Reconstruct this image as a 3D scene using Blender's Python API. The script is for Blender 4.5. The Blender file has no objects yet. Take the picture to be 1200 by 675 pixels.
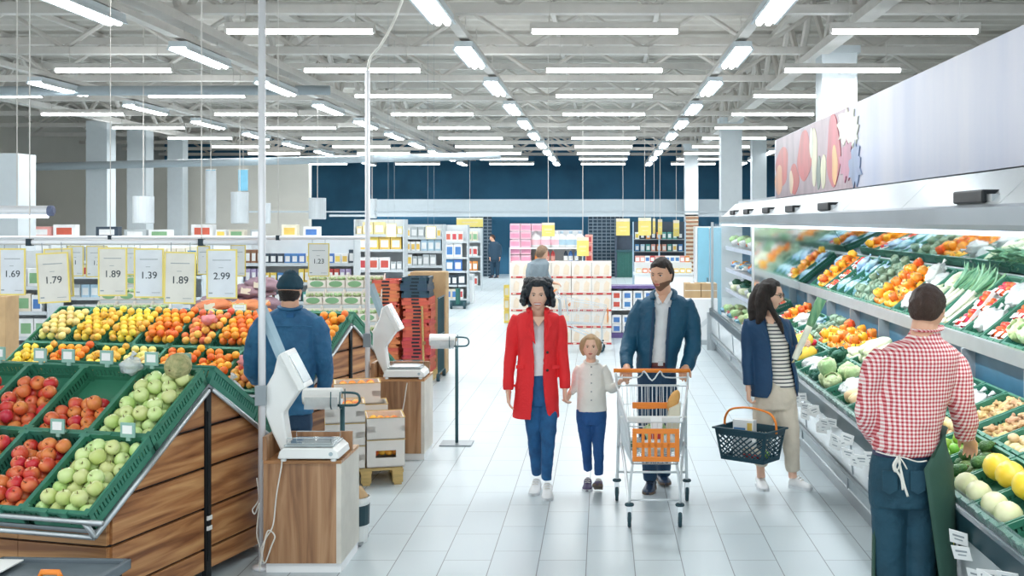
import bpy, bmesh, math, random
from mathutils import Vector, Matrix, noise as mnoise
PI=math.pi; R=math.radians
SC=bpy.context.scene; COL=SC.collection
random.seed(7)
# ------------------------------------------------------------------ camera, world, light, exposure
CAMH=2.12; F=1350.0; VX=706.0; VY=259.0
def P(px,py,Y): return Vector(((px-VX)/F*Y, Y, CAMH-(py-VY)/F*Y))
cam=bpy.data.cameras.new('camera'); camo=bpy.data.objects.new('camera',cam); COL.objects.link(camo)
camo.location=(0,0,CAMH); camo.rotation_euler=(R(90),0,0)
cam.sensor_fit='HORIZONTAL'; cam.sensor_width=36; cam.lens=36*F/1200
cam.shift_x=-(VX-600)/1200; cam.shift_y=-(337.5-VY)/1200; cam.clip_end=200; cam.clip_start=.05
SC.camera=camo
SC.view_settings.view_transform='Standard'; SC.view_settings.look='None'
SC.view_settings.gamma=1; SC.view_settings.use_curve_mapping=False
SC.view_settings.exposure=0.74
w=bpy.data.worlds.new('world'); SC.world=w; w.use_nodes=True
w.node_tree.nodes['Background'].inputs[0].default_value=(.86,.95,1.0,1)
w.node_tree.nodes['Background'].inputs[1].default_value=1.0
def area(name,loc,sx,sy,power,rot=(0,0,0),col=(.97,.99,1)):
    l=bpy.data.lights.new(name,'AREA'); l.shape='RECTANGLE'; l.size=sx; l.size_y=sy; l.energy=power; l.color=col
    o=bpy.data.objects.new(name,l); COL.objects.link(o); o.location=loc; o.rotation_euler=rot; return o
# light of the luminaire rows (each row of tubes between the trusses), hung at tube height
for gx in (-11.7,-7.8,-3.88,.03,3.86):
    for gy in (3.0,10.7,18.4,26.1,33.8,41.5):
        area('tube_row_light',(gx,gy,4.46),1.9,.5,(40 if gy<10 else 80 if gx<-5 and gy>20 else 58))
for gx in (-13.5,-8,-1.9,1.95):  # added upward fill lamps, no fixtures of their own, to brighten roof and left wall
    for gy in (10.0,22.0,34.0,46.0):
        area('ceiling_fill_light',(gx,gy,4.75),1.5,6,12,(PI,0,0))
area('canopy_lamp',(2.0,9.6,2.03),.05,11.0,75,(0,R(-48),0))
# ------------------------------------------------------------------ helpers
def lin(c):
    c/=255.0
    return c/12.92 if c<=.04045 else ((c+.055)/1.055)**2.4
def H(h):
    h=h.lstrip('#'); return tuple(lin(int(h[i:i+2],16)) for i in (0,2,4))+(1,)
MATS={}
def mat(name,col,rough=.5,metal=0,var=.12,scale=6,bump=0,bscale=40,col2=None,emit=0,alpha=1,trans=0,rnd=0,spec=.5,stretch=None):
    if name in MATS: return MATS[name]
    m=bpy.data.materials.new(name); m.use_nodes=True; nt=m.node_tree; N=nt.nodes; L=nt.links
    b=N['Principled BSDF']; MATS[name]=m
    c=H(col) if isinstance(col,str) else col
    c2=(H(col2) if isinstance(col2,str) else col2) if col2 else tuple(x*(1-var) for x in c[:3])+(1,)
    tc=N.new('ShaderNodeTexCoord'); mp=N.new('ShaderNodeMapping'); L.new(tc.outputs['Object'],mp.inputs[0])
    if stretch: mp.inputs['Scale'].default_value=stretch
    nz=N.new('ShaderNodeTexNoise'); nz.inputs['Scale'].default_value=scale; nz.inputs['Detail'].default_value=4
    L.new(mp.outputs[0],nz.inputs['Vector'])
    cr=N.new('ShaderNodeValToRGB'); cr.color_ramp.elements[0].color=c2; cr.color_ramp.elements[1].color=c
    cr.color_ramp.elements[0].position=.35; cr.color_ramp.elements[1].position=.6
    L.new(nz.outputs[0],cr.inputs[0]); out=cr.outputs[0]
    if rnd:
        oi=N.new('ShaderNodeObjectInfo'); hs=N.new('ShaderNodeHueSaturation')
        mr=N.new('ShaderNodeMapRange'); mr.inputs['To Min'].default_value=.5-rnd*.08; mr.inputs['To Max'].default_value=.5+rnd*.08
        mv=N.new('ShaderNodeMapRange'); mv.inputs['To Min'].default_value=1-rnd*.3; mv.inputs['To Max'].default_value=1+rnd*.2
        L.new(oi.outputs['Random'],mr.inputs[0]); L.new(oi.outputs['Random'],mv.inputs[0])
        L.new(mr.outputs[0],hs.inputs['Hue']); L.new(mv.outputs[0],hs.inputs['Value']); L.new(out,hs.inputs['Color']); out=hs.outputs[0]
    L.new(out,b.inputs['Base Color'])
    b.inputs['Roughness'].default_value=rough; b.inputs['Metallic'].default_value=metal
    b.inputs['Specular IOR Level'].default_value=spec
    if bump:
        n2=N.new('ShaderNodeTexNoise'); n2.inputs['Scale'].default_value=bscale; n2.inputs['Detail'].default_value=3
        L.new(mp.outputs[0],n2.inputs['Vector'])
        bp=N.new('ShaderNodeBump'); bp.inputs['Strength'].default_value=bump; bp.inputs['Distance'].default_value=.02
        L.new(n2.outputs[0],bp.inputs['Height']); L.new(bp.outputs[0],b.inputs['Normal'])
    if emit:
        b.inputs['Emission Color'].default_value=c; b.inputs['Emission Strength'].default_value=emit
    if alpha<1: b.inputs['Alpha'].default_value=alpha
    if trans: b.inputs['Transmission Weight'].default_value=trans
    return m
def pattern_mat(name,fn,rough=.6):
    m=bpy.data.materials.new(name); m.use_nodes=True; MATS[name]=m
    nt=m.node_tree; b=nt.nodes['Principled BSDF']; b.inputs['Roughness'].default_value=rough
    fn(nt,b); return m
def sx(nt,inp,op,val=None,b=None):
    n=nt.nodes.new('ShaderNodeMath'); n.operation=op; nt.links.new(inp,n.inputs[0])
    if b is not None: nt.links.new(b,n.inputs[1])
    elif val is not None: n.inputs[1].default_value=val
    return n.outputs[0]
def objxyz(nt,coord='Object'):
    tc=nt.nodes.new('ShaderNodeTexCoord'); s=nt.nodes.new('ShaderNodeSeparateXYZ'); nt.links.new(tc.outputs[coord],s.inputs[0]); return tc,s.outputs
def mixc(nt,fac,a,b):
    n=nt.nodes.new('ShaderNodeMix'); n.data_type='RGBA'
    nt.links.new(fac,n.inputs['Factor'])
    for i,v in ((6,a),(7,b)):
        if hasattr(v,'links') or hasattr(v,'is_output'): nt.links.new(v,n.inputs[i])
        else: n.inputs[i].default_value=v
    return n.outputs[2]

def frame(d):
    d=Vector(d).normalized(); u=Vector((0,0,1)) if abs(d.z)<.9 else Vector((1,0,0))
    a=d.cross(u).normalized(); b=a.cross(d).normalized(); return a,b
def crom(pts,sub):
    pts=[Vector(p) for p in pts]
    if sub<=1 or len(pts)<3: return pts
    out=[]
    for i in range(len(pts)-1):
        p0=pts[max(i-1,0)];p1=pts[i];p2=pts[i+1];p3=pts[min(i+2,len(pts)-1)]
        for k in range(sub):
            t=k/sub
            out.append(.5*((2*p1)+(p2-p0)*t+(2*p0-5*p1+4*p2-p3)*t*t+(3*p1-p0-3*p2+p3)*t**3))
    out.append(pts[-1]); return out
def lerpl(rs,sub):
    if sub<=1: return list(rs)
    o=[]
    for i in range(len(rs)-1):
        for k in range(sub): o.append(rs[i]+(rs[i+1]-rs[i])*k/sub)
    o.append(rs[-1]); return o
class MB:
    def __init__(s): s.v=[]; s.f=[]; s.m=[]
    def add(s,vs,fs,mi=0):
        o=len(s.v); s.v+=[Vector(v) for v in vs]; s.f+=[tuple(i+o for i in f) for f in fs]; s.m+=[mi]*len(fs); return s
    def box(s,c,d,mi=0,rz=0,M=None,taper=1):
        x,y,z=[k/2 for k in d]; t=taper
        vs=[Vector(q) for q in ((-x*t,-y*t,-z),(x*t,-y*t,-z),(x*t,y*t,-z),(-x*t,y*t,-z),(-x,-y,z),(x,-y,z),(x,y,z),(-x,y,z))]
        if rz: Rm=Matrix.Rotation(rz,3,'Z'); vs=[Rm@v for v in vs]
        if M is not None: vs=[M@v for v in vs]
        vs=[v+Vector(c) for v in vs]
        return s.add(vs,[(0,3,2,1),(4,5,6,7),(0,1,5,4),(1,2,6,5),(2,3,7,6),(3,0,4,7)],mi)
    def bb(s,x0,x1,y0,y1,z0,z1,mi=0): return s.box(((x0+x1)/2,(y0+y1)/2,(z0+z1)/2),(x1-x0,y1-y0,z1-z0),mi)
    def rings(s,rings,mi=0,cap=True,close=True):
        n=len(rings[0]); o=len(s.v)
        for r in rings: s.v+=[Vector(q) for q in r]
        for i in range(len(rings)-1):
            for j in range(n if close else n-1):
                k=(j+1)%n; s.f.append((o+i*n+j,o+i*n+k,o+(i+1)*n+k,o+(i+1)*n+j)); s.m.append(mi)
        if cap:
            s.f.append(tuple(o+j for j in range(n))[::-1]); s.f.append(tuple(o+(len(rings)-1)*n+j for j in range(n))); s.m+=[mi]*2
        return s
    def tube(s,pts,rad,seg=10,sub=1,mi=0,flat=1,fdir=None,round_end=False):
        if not hasattr(rad,'__len__'): rad=[rad]*len(pts)
        pts=[Vector(p) for p in pts]
        rad=lerpl(rad,sub if len(pts)>2 else 1); pts=crom(pts,sub)
        if round_end:
            d0=(pts[0]-pts[1]).normalized(); d1=(pts[-1]-pts[-2]).normalized(); r0,r1=rad[0],rad[-1]
            pts=[pts[0]+d0*r0*.85,pts[0]+d0*r0*.5]+pts+[pts[-1]+d1*r1*.5,pts[-1]+d1*r1*.85]
            rad=[r0*.45,r0*.84]+rad+[r1*.84,r1*.45]
        rs=[]; a=None
        for i,p in enumerate(pts):
            d=(pts[min(i+1,len(pts)-1)]-pts[max(i-1,0)]); d=d.normalized() if d.length>1e-9 else Vector((0,0,1))
            if a is None:
                if fdir is not None: a=Vector(fdir); a=(a-d*a.dot(d)).normalized()
                else: a,_=frame(d)
            else:
                a=(a-d*a.dot(d)); a=a.normalized() if a.length>1e-6 else frame(d)[0]
            b=d.cross(a)
            rs.append([p+a*(rad[i]*math.cos(2*PI*k/seg))+b*(rad[i]*flat*math.sin(2*PI*k/seg)) for k in range(seg)])
        return s.rings(rs,mi)
    def lathe(s,prof,seg=16,mi=0,M=None,c=(0,0,0)):
        rs=[]
        for r,z in prof:
            q=[Vector((max(r,1e-4)*math.cos(2*PI*k/seg),max(r,1e-4)*math.sin(2*PI*k/seg),z)) for k in range(seg)]
            if M is not None: q=[M@v for v in q]
            rs.append([v+Vector(c) for v in q])
        return s.rings(rs,mi)
    def ell(s,c,r,seg=16,rn=10,mi=0,M=None,amp=0,fr=3,seed=0):
        c=Vector(c); rs=[]
        if not hasattr(r,'__len__'): r=(r,r,r)
        for i in range(rn+1):
            la=-PI/2+PI*i/rn; la=max(-PI/2+.02,min(PI/2-.02,la)); q=[]
            for k in range(seg):
                lo=2*PI*k/seg; u=Vector((math.cos(la)*math.cos(lo),math.cos(la)*math.sin(lo),math.sin(la)))
                g=1+amp*mnoise.noise(u*fr+Vector((seed,seed*.7,0))) if amp else 1
                v=Vector((u.x*r[0]*g,u.y*r[1]*g,u.z*r[2]*g))
                if M is not None: v=M@v
                q.append(c+v)
            rs.append(q)
        return s.rings(rs,mi)
    def loft(s,secs,seg=28,mi=0,e=2.0):
        """secs: (center, rx, ry [,e]) horizontal superellipses, densified by spline"""
        cs=crom([q[0] for q in secs],4); rx=lerps([q[1] for q in secs],4); ry=lerps([q[2] for q in secs],4)
        rs=[]
        for c,a,b in zip(cs,rx,ry):
            ring=[]
            for k in range(seg):
                t=2*PI*k/seg; ct,st=math.cos(t),math.sin(t)
                ring.append(Vector((c[0]+a*math.copysign(abs(ct)**(2/e),ct),c[1]+b*math.copysign(abs(st)**(2/e),st),c[2])))
            rs.append(ring)
        return s.rings(rs,mi)
    def prism(s,poly,axis,t0,t1,mi=0):
        """poly 2D list; axis 'x': (y,z); 'y': (x,z); 'z': (x,y)"""
        def mk(a,b,t): return {'x':(t,a,b),'y':(a,t,b),'z':(a,b,t)}[axis]
        n=len(poly); vs=[mk(a,b,t0) for a,b in poly]+[mk(a,b,t1) for a,b in poly]
        fs=[tuple(range(n))[::-1],tuple(range(n,2*n))]+[(i,(i+1)%n,n+(i+1)%n,n+i) for i in range(n)]
        return s.add(vs,fs,mi)
    def xf(s,M,start=0):
        for i in range(start,len(s.v)): s.v[i]=M@s.v[i]
        return s
    def build(s,name,m,parent=None,smooth=False,bevel=0,remesh=0,smooth_it=0,disp=0,dsize=.1,loc=None,recalc=True,label=None,subsurf=0):
        me=bpy.data.meshes.new(name); me.from_pydata([tuple(v) for v in s.v],[],s.f)
        ms=m if isinstance(m,(list,tuple)) else [m]
        for q in ms: me.materials.append(MATS[q] if isinstance(q,str) else q)
        if any(s.m): me.polygons.foreach_set('material_index',s.m)
        if recalc:
            b=bmesh.new(); b.from_mesh(me); bmesh.ops.recalc_face_normals(b,faces=b.faces); b.to_mesh(me); b.free()
        if smooth: me.polygons.foreach_set('use_smooth',[True]*len(me.polygons))
        o=bpy.data.objects.new(name,me); COL.objects.link(o)
        if parent is not None: o.parent=parent
        if loc is not None: o.location=loc
        if label: o['label']=label
        baked=False
        if remesh:
            d=o.modifiers.new('r','REMESH'); d.mode='VOXEL'; d.voxel_size=remesh; d.use_smooth_shade=True; baked=True
        if smooth_it:
            d=o.modifiers.new('s','SMOOTH'); d.factor=.5; d.iterations=smooth_it; baked=True
        if subsurf:
            d=o.modifiers.new('u','SUBSURF'); d.levels=subsurf; d.render_levels=subsurf; baked=True
        if disp:
            t=bpy.data.textures.new('fold','CLOUDS'); t.noise_scale=dsize; t.noise_depth=2
            d=o.modifiers.new('d','DISPLACE'); d.texture=t; d.strength=disp; d.mid_level=.5; baked=True
        if bevel:
            d=o.modifiers.new('b','BEVEL'); d.width=bevel; d.segments=2; d.limit_method='ANGLE'; d.angle_limit=R(40); baked=True
        if baked:
            dg=bpy.context.evaluated_depsgraph_get(); dg.update()
            nm=bpy.data.meshes.new_from_object(o.evaluated_get(dg),depsgraph=dg); nm.name=name
            o.modifiers.clear(); o.data=nm
            if remesh or subsurf: nm.polygons.foreach_set('use_smooth',[True]*len(nm.polygons))
        return o
def lerps(vals,sub):
    vs=crom([(v,0,0) for v in vals],sub); return [v[0] for v in vs]
def tag(o,label,cat,group=None,kind=None):
    o['label']=label; o['category']=cat
    if group: o['group']=group
    if kind: o['kind']=kind
    return o
def thing(name,label,cat,loc=(0,0,0),rz=0,group=None):
    o=bpy.data.objects.new(name,None); COL.objects.link(o); o.empty_display_size=.1
    o.location=loc; o.rotation_euler=(0,0,rz); return tag(o,label,cat,group)
def struct(o): o['kind']='structure'; return o
def dup(o,loc=None,rot=None,label=None,group=None,scale=None,parent=None):
    c=o.copy(); COL.objects.link(c)
    if parent is not None: c.parent=parent
    if loc is not None: c.location=loc
    if rot is not None: c.rotation_euler=rot
    if scale is not None: c.scale=scale if hasattr(scale,'__len__') else (scale,)*3
    if label: c['label']=label
    if group: c['group']=group
    for ch in KIDS.get(o.name,[]): dup(ch,parent=c)
    return c
KIDS={}; PROTOS=[]
class Proto:
    """first placing uses the original, the next ones are copies"""
    def __init__(s,o,kids=()): 
        s.o=o; s.used=False; PROTOS.append(s); KIDS[o.name]=list(kids)
        for k in kids:
            if k.name not in KIDS: KIDS[k.name]=[]
    def put(s,loc,rot=(0,0,0),label=None,group=None,scale=None):
        if not s.used:
            s.used=True; o=s.o; o.location=loc; o.rotation_euler=rot
            if scale is not None: o.scale=scale if hasattr(scale,'__len__') else (scale,)*3
            if label: o['label']=label
            if group: o['group']=group
            return o
        return dup(s.o,loc,rot,label,group,scale)
def text_mesh(name,txt,size,m,parent,loc,rot,ext=.0008,align='CENTER'):
    cu=bpy.data.curves.new('t','FONT'); cu.body=txt; cu.size=size; cu.extrude=ext; cu.align_x=align; cu.align_y='CENTER'
    to=bpy.data.objects.new('t',cu); COL.objects.link(to)
    dg=bpy.context.evaluated_depsgraph_get(); dg.update()
    me=bpy.data.meshes.new_from_object(to.evaluated_get(dg),depsgraph=dg)
    bpy.data.objects.remove(to); bpy.data.curves.remove(cu)
    me.materials.clear(); me.materials.append(MATS[m]); me.name=name
    o=bpy.data.objects.new(name,me); COL.objects.link(o); o.parent=parent; o.location=loc; o.rotation_euler=rot; return o
ordn=['first','second','third','fourth','fifth','sixth','seventh','eighth','ninth','tenth','eleventh','twelfth','thirteenth','fourteenth','fifteenth','sixteenth','seventeenth','eighteenth','nineteenth','twentieth','twenty-first','twenty-second','twenty-third','twenty-fourth','twenty-fifth','twenty-sixth']
def uj(a,b): return random.uniform(a,b)
# ------------------------------------------------------------------ materials
mat('white_paint','#ccd4d8',.5,var=.03); mat('white_gloss','#f4f6f7',.25,var=.02); mat('white_plastic','#eef0ee',.35,var=.03)
mat('cream_wall','#d0cdc4',.8,var=.05,scale=1); mat('beam_white','#a6b1b7',.6,var=.03)
mat('deck','#c6c2ba',.8,var=.08,scale=2); mat('truss','#d2cec8',.6,var=.05)
mat('dark_teal_wall','#356f90',.8,var=.25,scale=.6); mat('dark_void','#17303f',.9,var=.2)
mat('steel','#aeb6ba',.28,metal=1,var=.06,stretch=(1,8,1)); mat('satin_steel','#c3c9cc',.42,metal=.85,var=.05)
mat('grey_metal','#9ba3a8',.4,metal=.7,var=.05); mat('dark_metal','#2d3a42',.4,metal=.6); mat('teal_metal','#3d6168',.4,metal=.5)
mat('grey_panel','#c9d0d4',.35,var=.05); mat('pale_panel','#dde2e4',.3,var=.04); mat('pale_brown_panel','#d9d5cb',.6)
mat('black','#12191d',.5); mat('rubber','#2b4a54',.7); mat('dark_rail','#20404a',.4)
mat('green_plastic','#3b8069',.45,var=.1,rnd=.2); mat('green_inner','#2c7a5c',.5,var=.1)
mat('tube_light','#f6fbff',.5,emit=9,var=0); mat('led_strip','#e9f2ff',.5,emit=2.2,var=0)
mat('orange_plastic','#f28a2c',.4,var=.05); mat('cable','#e4e2da',.5)
mat('paper','#f1f3f2',.7,var=.02); mat('paper_yellow','#eee36f',.7,var=.05); mat('sign_yellow','#f0dc7d',.6,var=.05)
mat('ink','#3c444b',.7); mat('ink_light','#9aa3a8',.7); mat('cardboard','#c6a67c',.8,var=.12); mat('carton_white','#efe8df',.7,var=.04)
mat('red_ink','#cc3b3c',.6); mat('tan_ink','#f1dfc8',.7); mat('orange_ink','#ef7d3b',.6)
mat('pallet_wood','#d8b878',.8,var=.25,scale=14,stretch=(.4,4,4))
mat('skin','#f0c2a8',.5,var=.06,spec=.4); mat('skin_man','#e3af92',.5,var=.08,spec=.4)
mat('glass','#dceaf0',.05,alpha=.14,var=0); mat('film','#e8f1f4',.15,alpha=.45,var=.1,bump=.6,bscale=25)
mat('mirror','#dfe8ea',.06,metal=1,var=.02)
mat('bag_film','#dfe9ee',.2,alpha=.62,bump=.7,bscale=30,var=.15,scale=9)
def wood(name,c1,c2,c3,axis):
    def fn(nt,b):
        N=nt.nodes; L=nt.links
        tc=N.new('ShaderNodeTexCoord'); mp=N.new('ShaderNodeMapping'); L.new(tc.outputs['Object'],mp.inputs[0])
        sc={'x':(.9,12,12),'y':(12,.9,12),'z':(12,12,.9)}[axis]; mp.inputs['Scale'].default_value=sc
        n=N.new('ShaderNodeTexNoise'); n.inputs['Scale'].default_value=1.3; n.inputs['Detail'].default_value=7; n.inputs['Distortion'].default_value=.9
        L.new(mp.outputs[0],n.inputs[0]); cr=N.new('ShaderNodeValToRGB'); e=cr.color_ramp.elements
        e[0].position=.33; e[0].color=H(c1); e[1].position=.68; e[1].color=H(c3); q=e.new(.5); q.color=H(c2)
        L.new(n.outputs[0],cr.inputs[0]); L.new(cr.outputs[0],b.inputs['Base Color'])
    return pattern_mat(name,fn,.38)
wood('board_y','#7a4a2c','#ad764a','#cf9d6a','y'); wood('board_x','#8a5a38','#b98656','#d6a876','x'); wood('board_z','#7a563c','#9f7654','#b8916d','z')
def floor_fn(nt,b):
    N=nt.nodes; L=nt.links; tc=N.new('ShaderNodeTexCoord'); mp=N.new('ShaderNodeMapping'); L.new(tc.outputs['Object'],mp.inputs[0])
    mp.inputs['Rotation'].default_value=(0,0,R(90)); mp.inputs['Location'].default_value=(0.0,.10,0)
    br=N.new('ShaderNodeTexBrick'); br.inputs['Scale'].default_value=1; br.inputs['Brick Width'].default_value=.6; br.inputs['Row Height'].default_value=.297
    br.inputs['Mortar Size'].default_value=.0032; br.inputs['Mortar Smooth'].default_value=.2; br.offset=.33; br.offset_frequency=2
    br.inputs['Color1'].default_value=H('#c5d1d6'); br.inputs['Color2'].default_value=H('#bfccd2'); br.inputs['Mortar'].default_value=H('#6d787d')
    L.new(mp.outputs[0],br.inputs[0])
    nz=N.new('ShaderNodeTexNoise'); nz.inputs['Scale'].default_value=1.2; L.new(tc.outputs['Object'],nz.inputs[0])
    cr=N.new('ShaderNodeValToRGB'); cr.color_ramp.elements[0].color=(.93,.93,.92,1); cr.color_ramp.elements[1].color=(1,1,1,1); L.new(nz.outputs[0],cr.inputs[0])
    mx=N.new('ShaderNodeMix'); mx.data_type='RGBA'; mx.blend_type='MULTIPLY'; mx.inputs[0].default_value=1
    L.new(br.outputs[0],mx.inputs[6]); L.new(cr.outputs[0],mx.inputs[7]); L.new(mx.outputs[2],b.inputs['Base Color'])
pattern_mat('floor_tile',floor_fn,.34)
# ------------------------------------------------------------------ structure
m=MB(); m.bb(-20,9,-4,56,-.1,0); struct(m.build('floor','floor_tile'))
m=MB(); y=0.0
pts=[]; y=-4.0; k=0
while y<56:   # corrugated roof deck
    z=6.0+(.0 if k%2 else .07); pts+=[(y,z),(y+.22,z)]; y+=.30; k+=1
poly=pts+[(pts[-1][0],6.2),(pts[0][0],6.2)]
m.prism(poly,'x',-20,12); struct(m.build('ceiling','deck'))
def trussx(y):
    m=MB(); z0,z1=5.0,5.75
    m.bb(-19.5,11.5,y-.09,y+.09,z0,z0+.12); m.bb(-19.5,11.5,y-.09,y+.09,z1,z1+.14)
    x=-19.3; i=0
    while x<11.2:
        a,b=((x,y,z0+.1),(x+1.0,y,z1)) if i%2==0 else ((x,y,z1),(x+1.0,y,z0+.1)); m.tube([a,b],.045,6); x+=1.0; i+=1
    return struct(m.build('ceiling_truss','truss'))
for i in range(11): trussx(12.2+3.85*i)
m=MB(); z0,z1=5.15,5.7      # lengthwise girders
for gx in (-13.65,-5.9,3.6):
    m=MB(); m.bb(gx-.12,gx+.12,4,53,4.86,4.99); m.bb(gx-.12,gx+.12,4,53,5.9,6.0)
    y=4.2; i=0
    while y<52:
        a,b=((gx,y,4.95),(gx,y+1.2,5.95)) if i%2==0 else ((gx,y,5.95),(gx,y+1.2,4.95)); m.tube([a,b],.06,6); y+=1.2; i+=1
    struct(m.build('ceiling_girder','truss'))
m=MB()
for x in [-18+1.9*i for i in range(16)]: m.bb(x-.04,x+.04,4,53,5.9,5.99)
struct(m.build('ceiling_purlins','truss'))
m=MB(); m.bb(-20,12,52.6,52.8,0,6.1); struct(m.build('wall_back','dark_teal_wall'))
m=MB(); m.bb(-20.2,-20,-4,53,0,6.1); struct(m.build('wall_left','cream_wall'))
m=MB(); m.bb(8.8,9,8,53,0,6.1); struct(m.build('wall_right','cream_wall'))
m=MB(); m.bb(-20,-10.2,40.0,40.4,0,4.1); m.bb(-20,-10.1,39.95,40.0,2.6,2.7); struct(m.build('wall_inner_left','cream_wall'))
m=MB(); m.bb(-9.0,8.8,44.0,44.5,2.42,2.95); m.bb(-9,8.8,43.97,44.0,2.36,2.43); struct(m.build('trim_1','beam_white'))
m=MB(); m.bb(-10.2,8.8,43.0,43.1,2.28,2.36); struct(m.build('trim_2','beam_white'))
# dark shutters below the beam
m=MB(); m.bb(-9,8.8,46,46.1,0,2.5); struct(m.build('wall_passage','dark_teal_wall'))
def shutter(x0,x1,label):
    t=thing('roller_shutter',label,'shutter',((x0+x1)/2,44.2,0)); w=(x1-x0)/2
    m=MB(); m.bb(-w,w,-.02,.02,0,2.36); m.build('curtain','shutter_dark',t)
    m=MB(); z=.08
    while z<2.3: m.bb(-w,w,-.06,-.02,z,z+.035); z+=.13
    x=-w
    while x<w: m.bb(x,x+.03,-.07,-.02,0,2.36); x+=.17
    m.build('grille','shutter_light',t); return t
mat('shutter_dark','#1f3b4e',.6); mat('shutter_light','#6d7f8c',.5)
shutter(-.55,.75,'dark grey roller grille shut between the carton stack and the green bin')
shutter(-5.1,-4.25,'narrow dark grille behind the person in the dark suit')
# three big square columns behind the right cooler
for (px,w_,Y_,top) in ((984,.575,18.9,5.0),(857.5,.58,32,5.0),(810.5,.50,43.0,5.0)):
    x=(px-VX)/F*Y_; m=MB(); m.bb(x-w_/2,x+w_/2,Y_,Y_+w_,0,top); m.bb(x-w_/2-.05,x+w_/2+.05,Y_-.04,Y_+w_+.04,top-.12,top)
    struct(m.build('column','white_paint'))
for (px,w_,Y_) in ((0,.55,17.5),(890,.5,40),(113,.6,33),(160,.6,36),(205,.5,38)):
    x=(px-VX)/F*Y_; m=MB(); m.bb(x-w_/2,x+w_/2,Y_,Y_+w_,0,5.0 if px!=0 else 3.15); m.bb(x-w_/2-.04,x+w_/2+.04,Y_-.04,Y_+w_+.04,0,.1); struct(m.build('column','white_paint'))
# ------------------------------------------------------------------ ceiling lights
def lightfix(along):
    t=thing('ceiling_light','','light',(0,0,0))
    m=MB(); 
    if along:
        m.bb(-.13,.13,-.95,.95,.04,.12); m.prism([(-.16,0),(-.13,0),(-.1,.05),(-.13,.06)],'y',-.95,.95); m.prism([(.16,0),(.13,0),(.1,.05),(.13,.06)],'y',-.95,.95)
        a=m.build('housing','white_paint',t)
        m=MB(); 
        for x in (-.055,.055): m.tube([(x,-.93,.018),(x,.93,.018)],.04,10)
        b=m.build('lamp_tube','tube_light',t)
        m=MB(); 
        m.tube([(0,-.7,.11),(0,-.7,.6)],.006,5); c=m.build('hanger','truss',t); m=MB(); m.tube([(0,.7,.11),(0,.7,.6)],.006,5); d=m.build('hanger','truss',t)
    else:
        m.bb(-.95,.95,-.05,.05,.05,.13); m.bb(-.95,-.92,-.04,.04,0,.06); m.bb(.92,.95,-.04,.04,0,.06); a=m.build('housing','truss',t)
        m=MB(); m.tube([(-.92,0,.022),(.92,0,.022)],.032,10); b=m.build('lamp_tube','tube_light',t)
        m=MB()
        m.tube([(-.7,0,.11),(-.7,0,.6)],.006,5); c=m.build('hanger','truss',t); m=MB(); m.tube([(.7,0,.11),(.7,0,.6)],.006,5); d=m.build('hanger','truss',t)
    return Proto(t,(a,b,c,d))
pa,pc=lightfix(True),lightfix(False)
orn=lambda k:['nearest','second nearest','third','fourth','fifth','sixth','seventh','eighth','ninth','farthest'][k]
rown={-9.83:'row far left',-5.9:'second row from the left',-1.93:'row left of the aisle',1.95:'row right of the aisle',5.86:'row above the right cooler'}
for gx in (-9.83,-5.9,-1.93,1.95,5.86):
    for k in range(10):
        y=13.0+3.95*k
        if gx==5.86 and y<30: continue
        pa.put((gx,y,4.5),(0,0,0),'lengthwise tube light, %s in the %s'%(orn(k),rown[gx]),'lengthwise lights, '+rown[gx])
colw={-11.7:'far left bay',-7.8:'left bay',-3.83:'bay left of the aisle',.03:'middle bay over the aisle',3.83:'bay over the right cooler'}
for gx in colw:
    for k in range(10):
        y=14.6+3.78*k
        if gx<-7 and y<18: continue
        pc.put((gx,y,4.5),(0,0,0),'crosswise tube light, %s in the %s'%(orn(k),colw[gx]),'crosswise lights, '+colw[gx])
for gx in (-9.83,-5.9,-1.93,1.95):
    m=MB(); m.bb(gx-.07,gx+.07,11,50,4.66,4.74); tag(m.build('light_track','truss'),'long pale track carrying the lengthwise lights, '+rown[gx],'light track')
# ducts on the left
def duct(pts,r,label):
    m=MB(); m.tube(pts,r,14); tag(m.build('ceiling_duct','beam_white',smooth=True),label,'duct')
duct([(-19,20,4.35),(-5.2,22,4.62)],.09,'long white pipe crossing the upper left below the roof')
duct([(-19,32,3.55),(-3,34,4.05)],.11,'white pipe running low across the left half of the ceiling')
# hanging white drum shades and wires
def drum(px,py0,py1,w,Y,label):
    a=P(px,py0,Y); b=P(px,py1,Y); r=w/F*Y/2; t=thing('drum_lamp',label,'lamp',(a.x,Y,b.z)); h=a.z-b.z
    m=MB(); m.lathe([(r*.9,0),(r,0.01),(r,h),(r*.9,h)],20); m.build('lamp_shade','grey_panel',t,smooth=False)
    m=MB(); m.tube([(0,0,h),(0,0,6.03-b.z)],.008,5); m.build('cord','truss',t)
for i,(px,a,b,w_,Y_) in enumerate([(372,232,257,20,24),(436,233,256,11,30),(311,238,262,12,26),(247,200,262,12,24),(281,225,262,20,22),(168,230,262,24,20)]):
    drum(px,a,b,w_,Y_,['grey drum lamp hanging left of the second pole','small grey drum lamp right of the second pole','slim grey drum lamp just right of the first pole','narrow pale drum lamp hanging left of the blue banner','pale drum lamp hanging over the price signs','wide pale drum lamp hanging over the left signs'][i])
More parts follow.
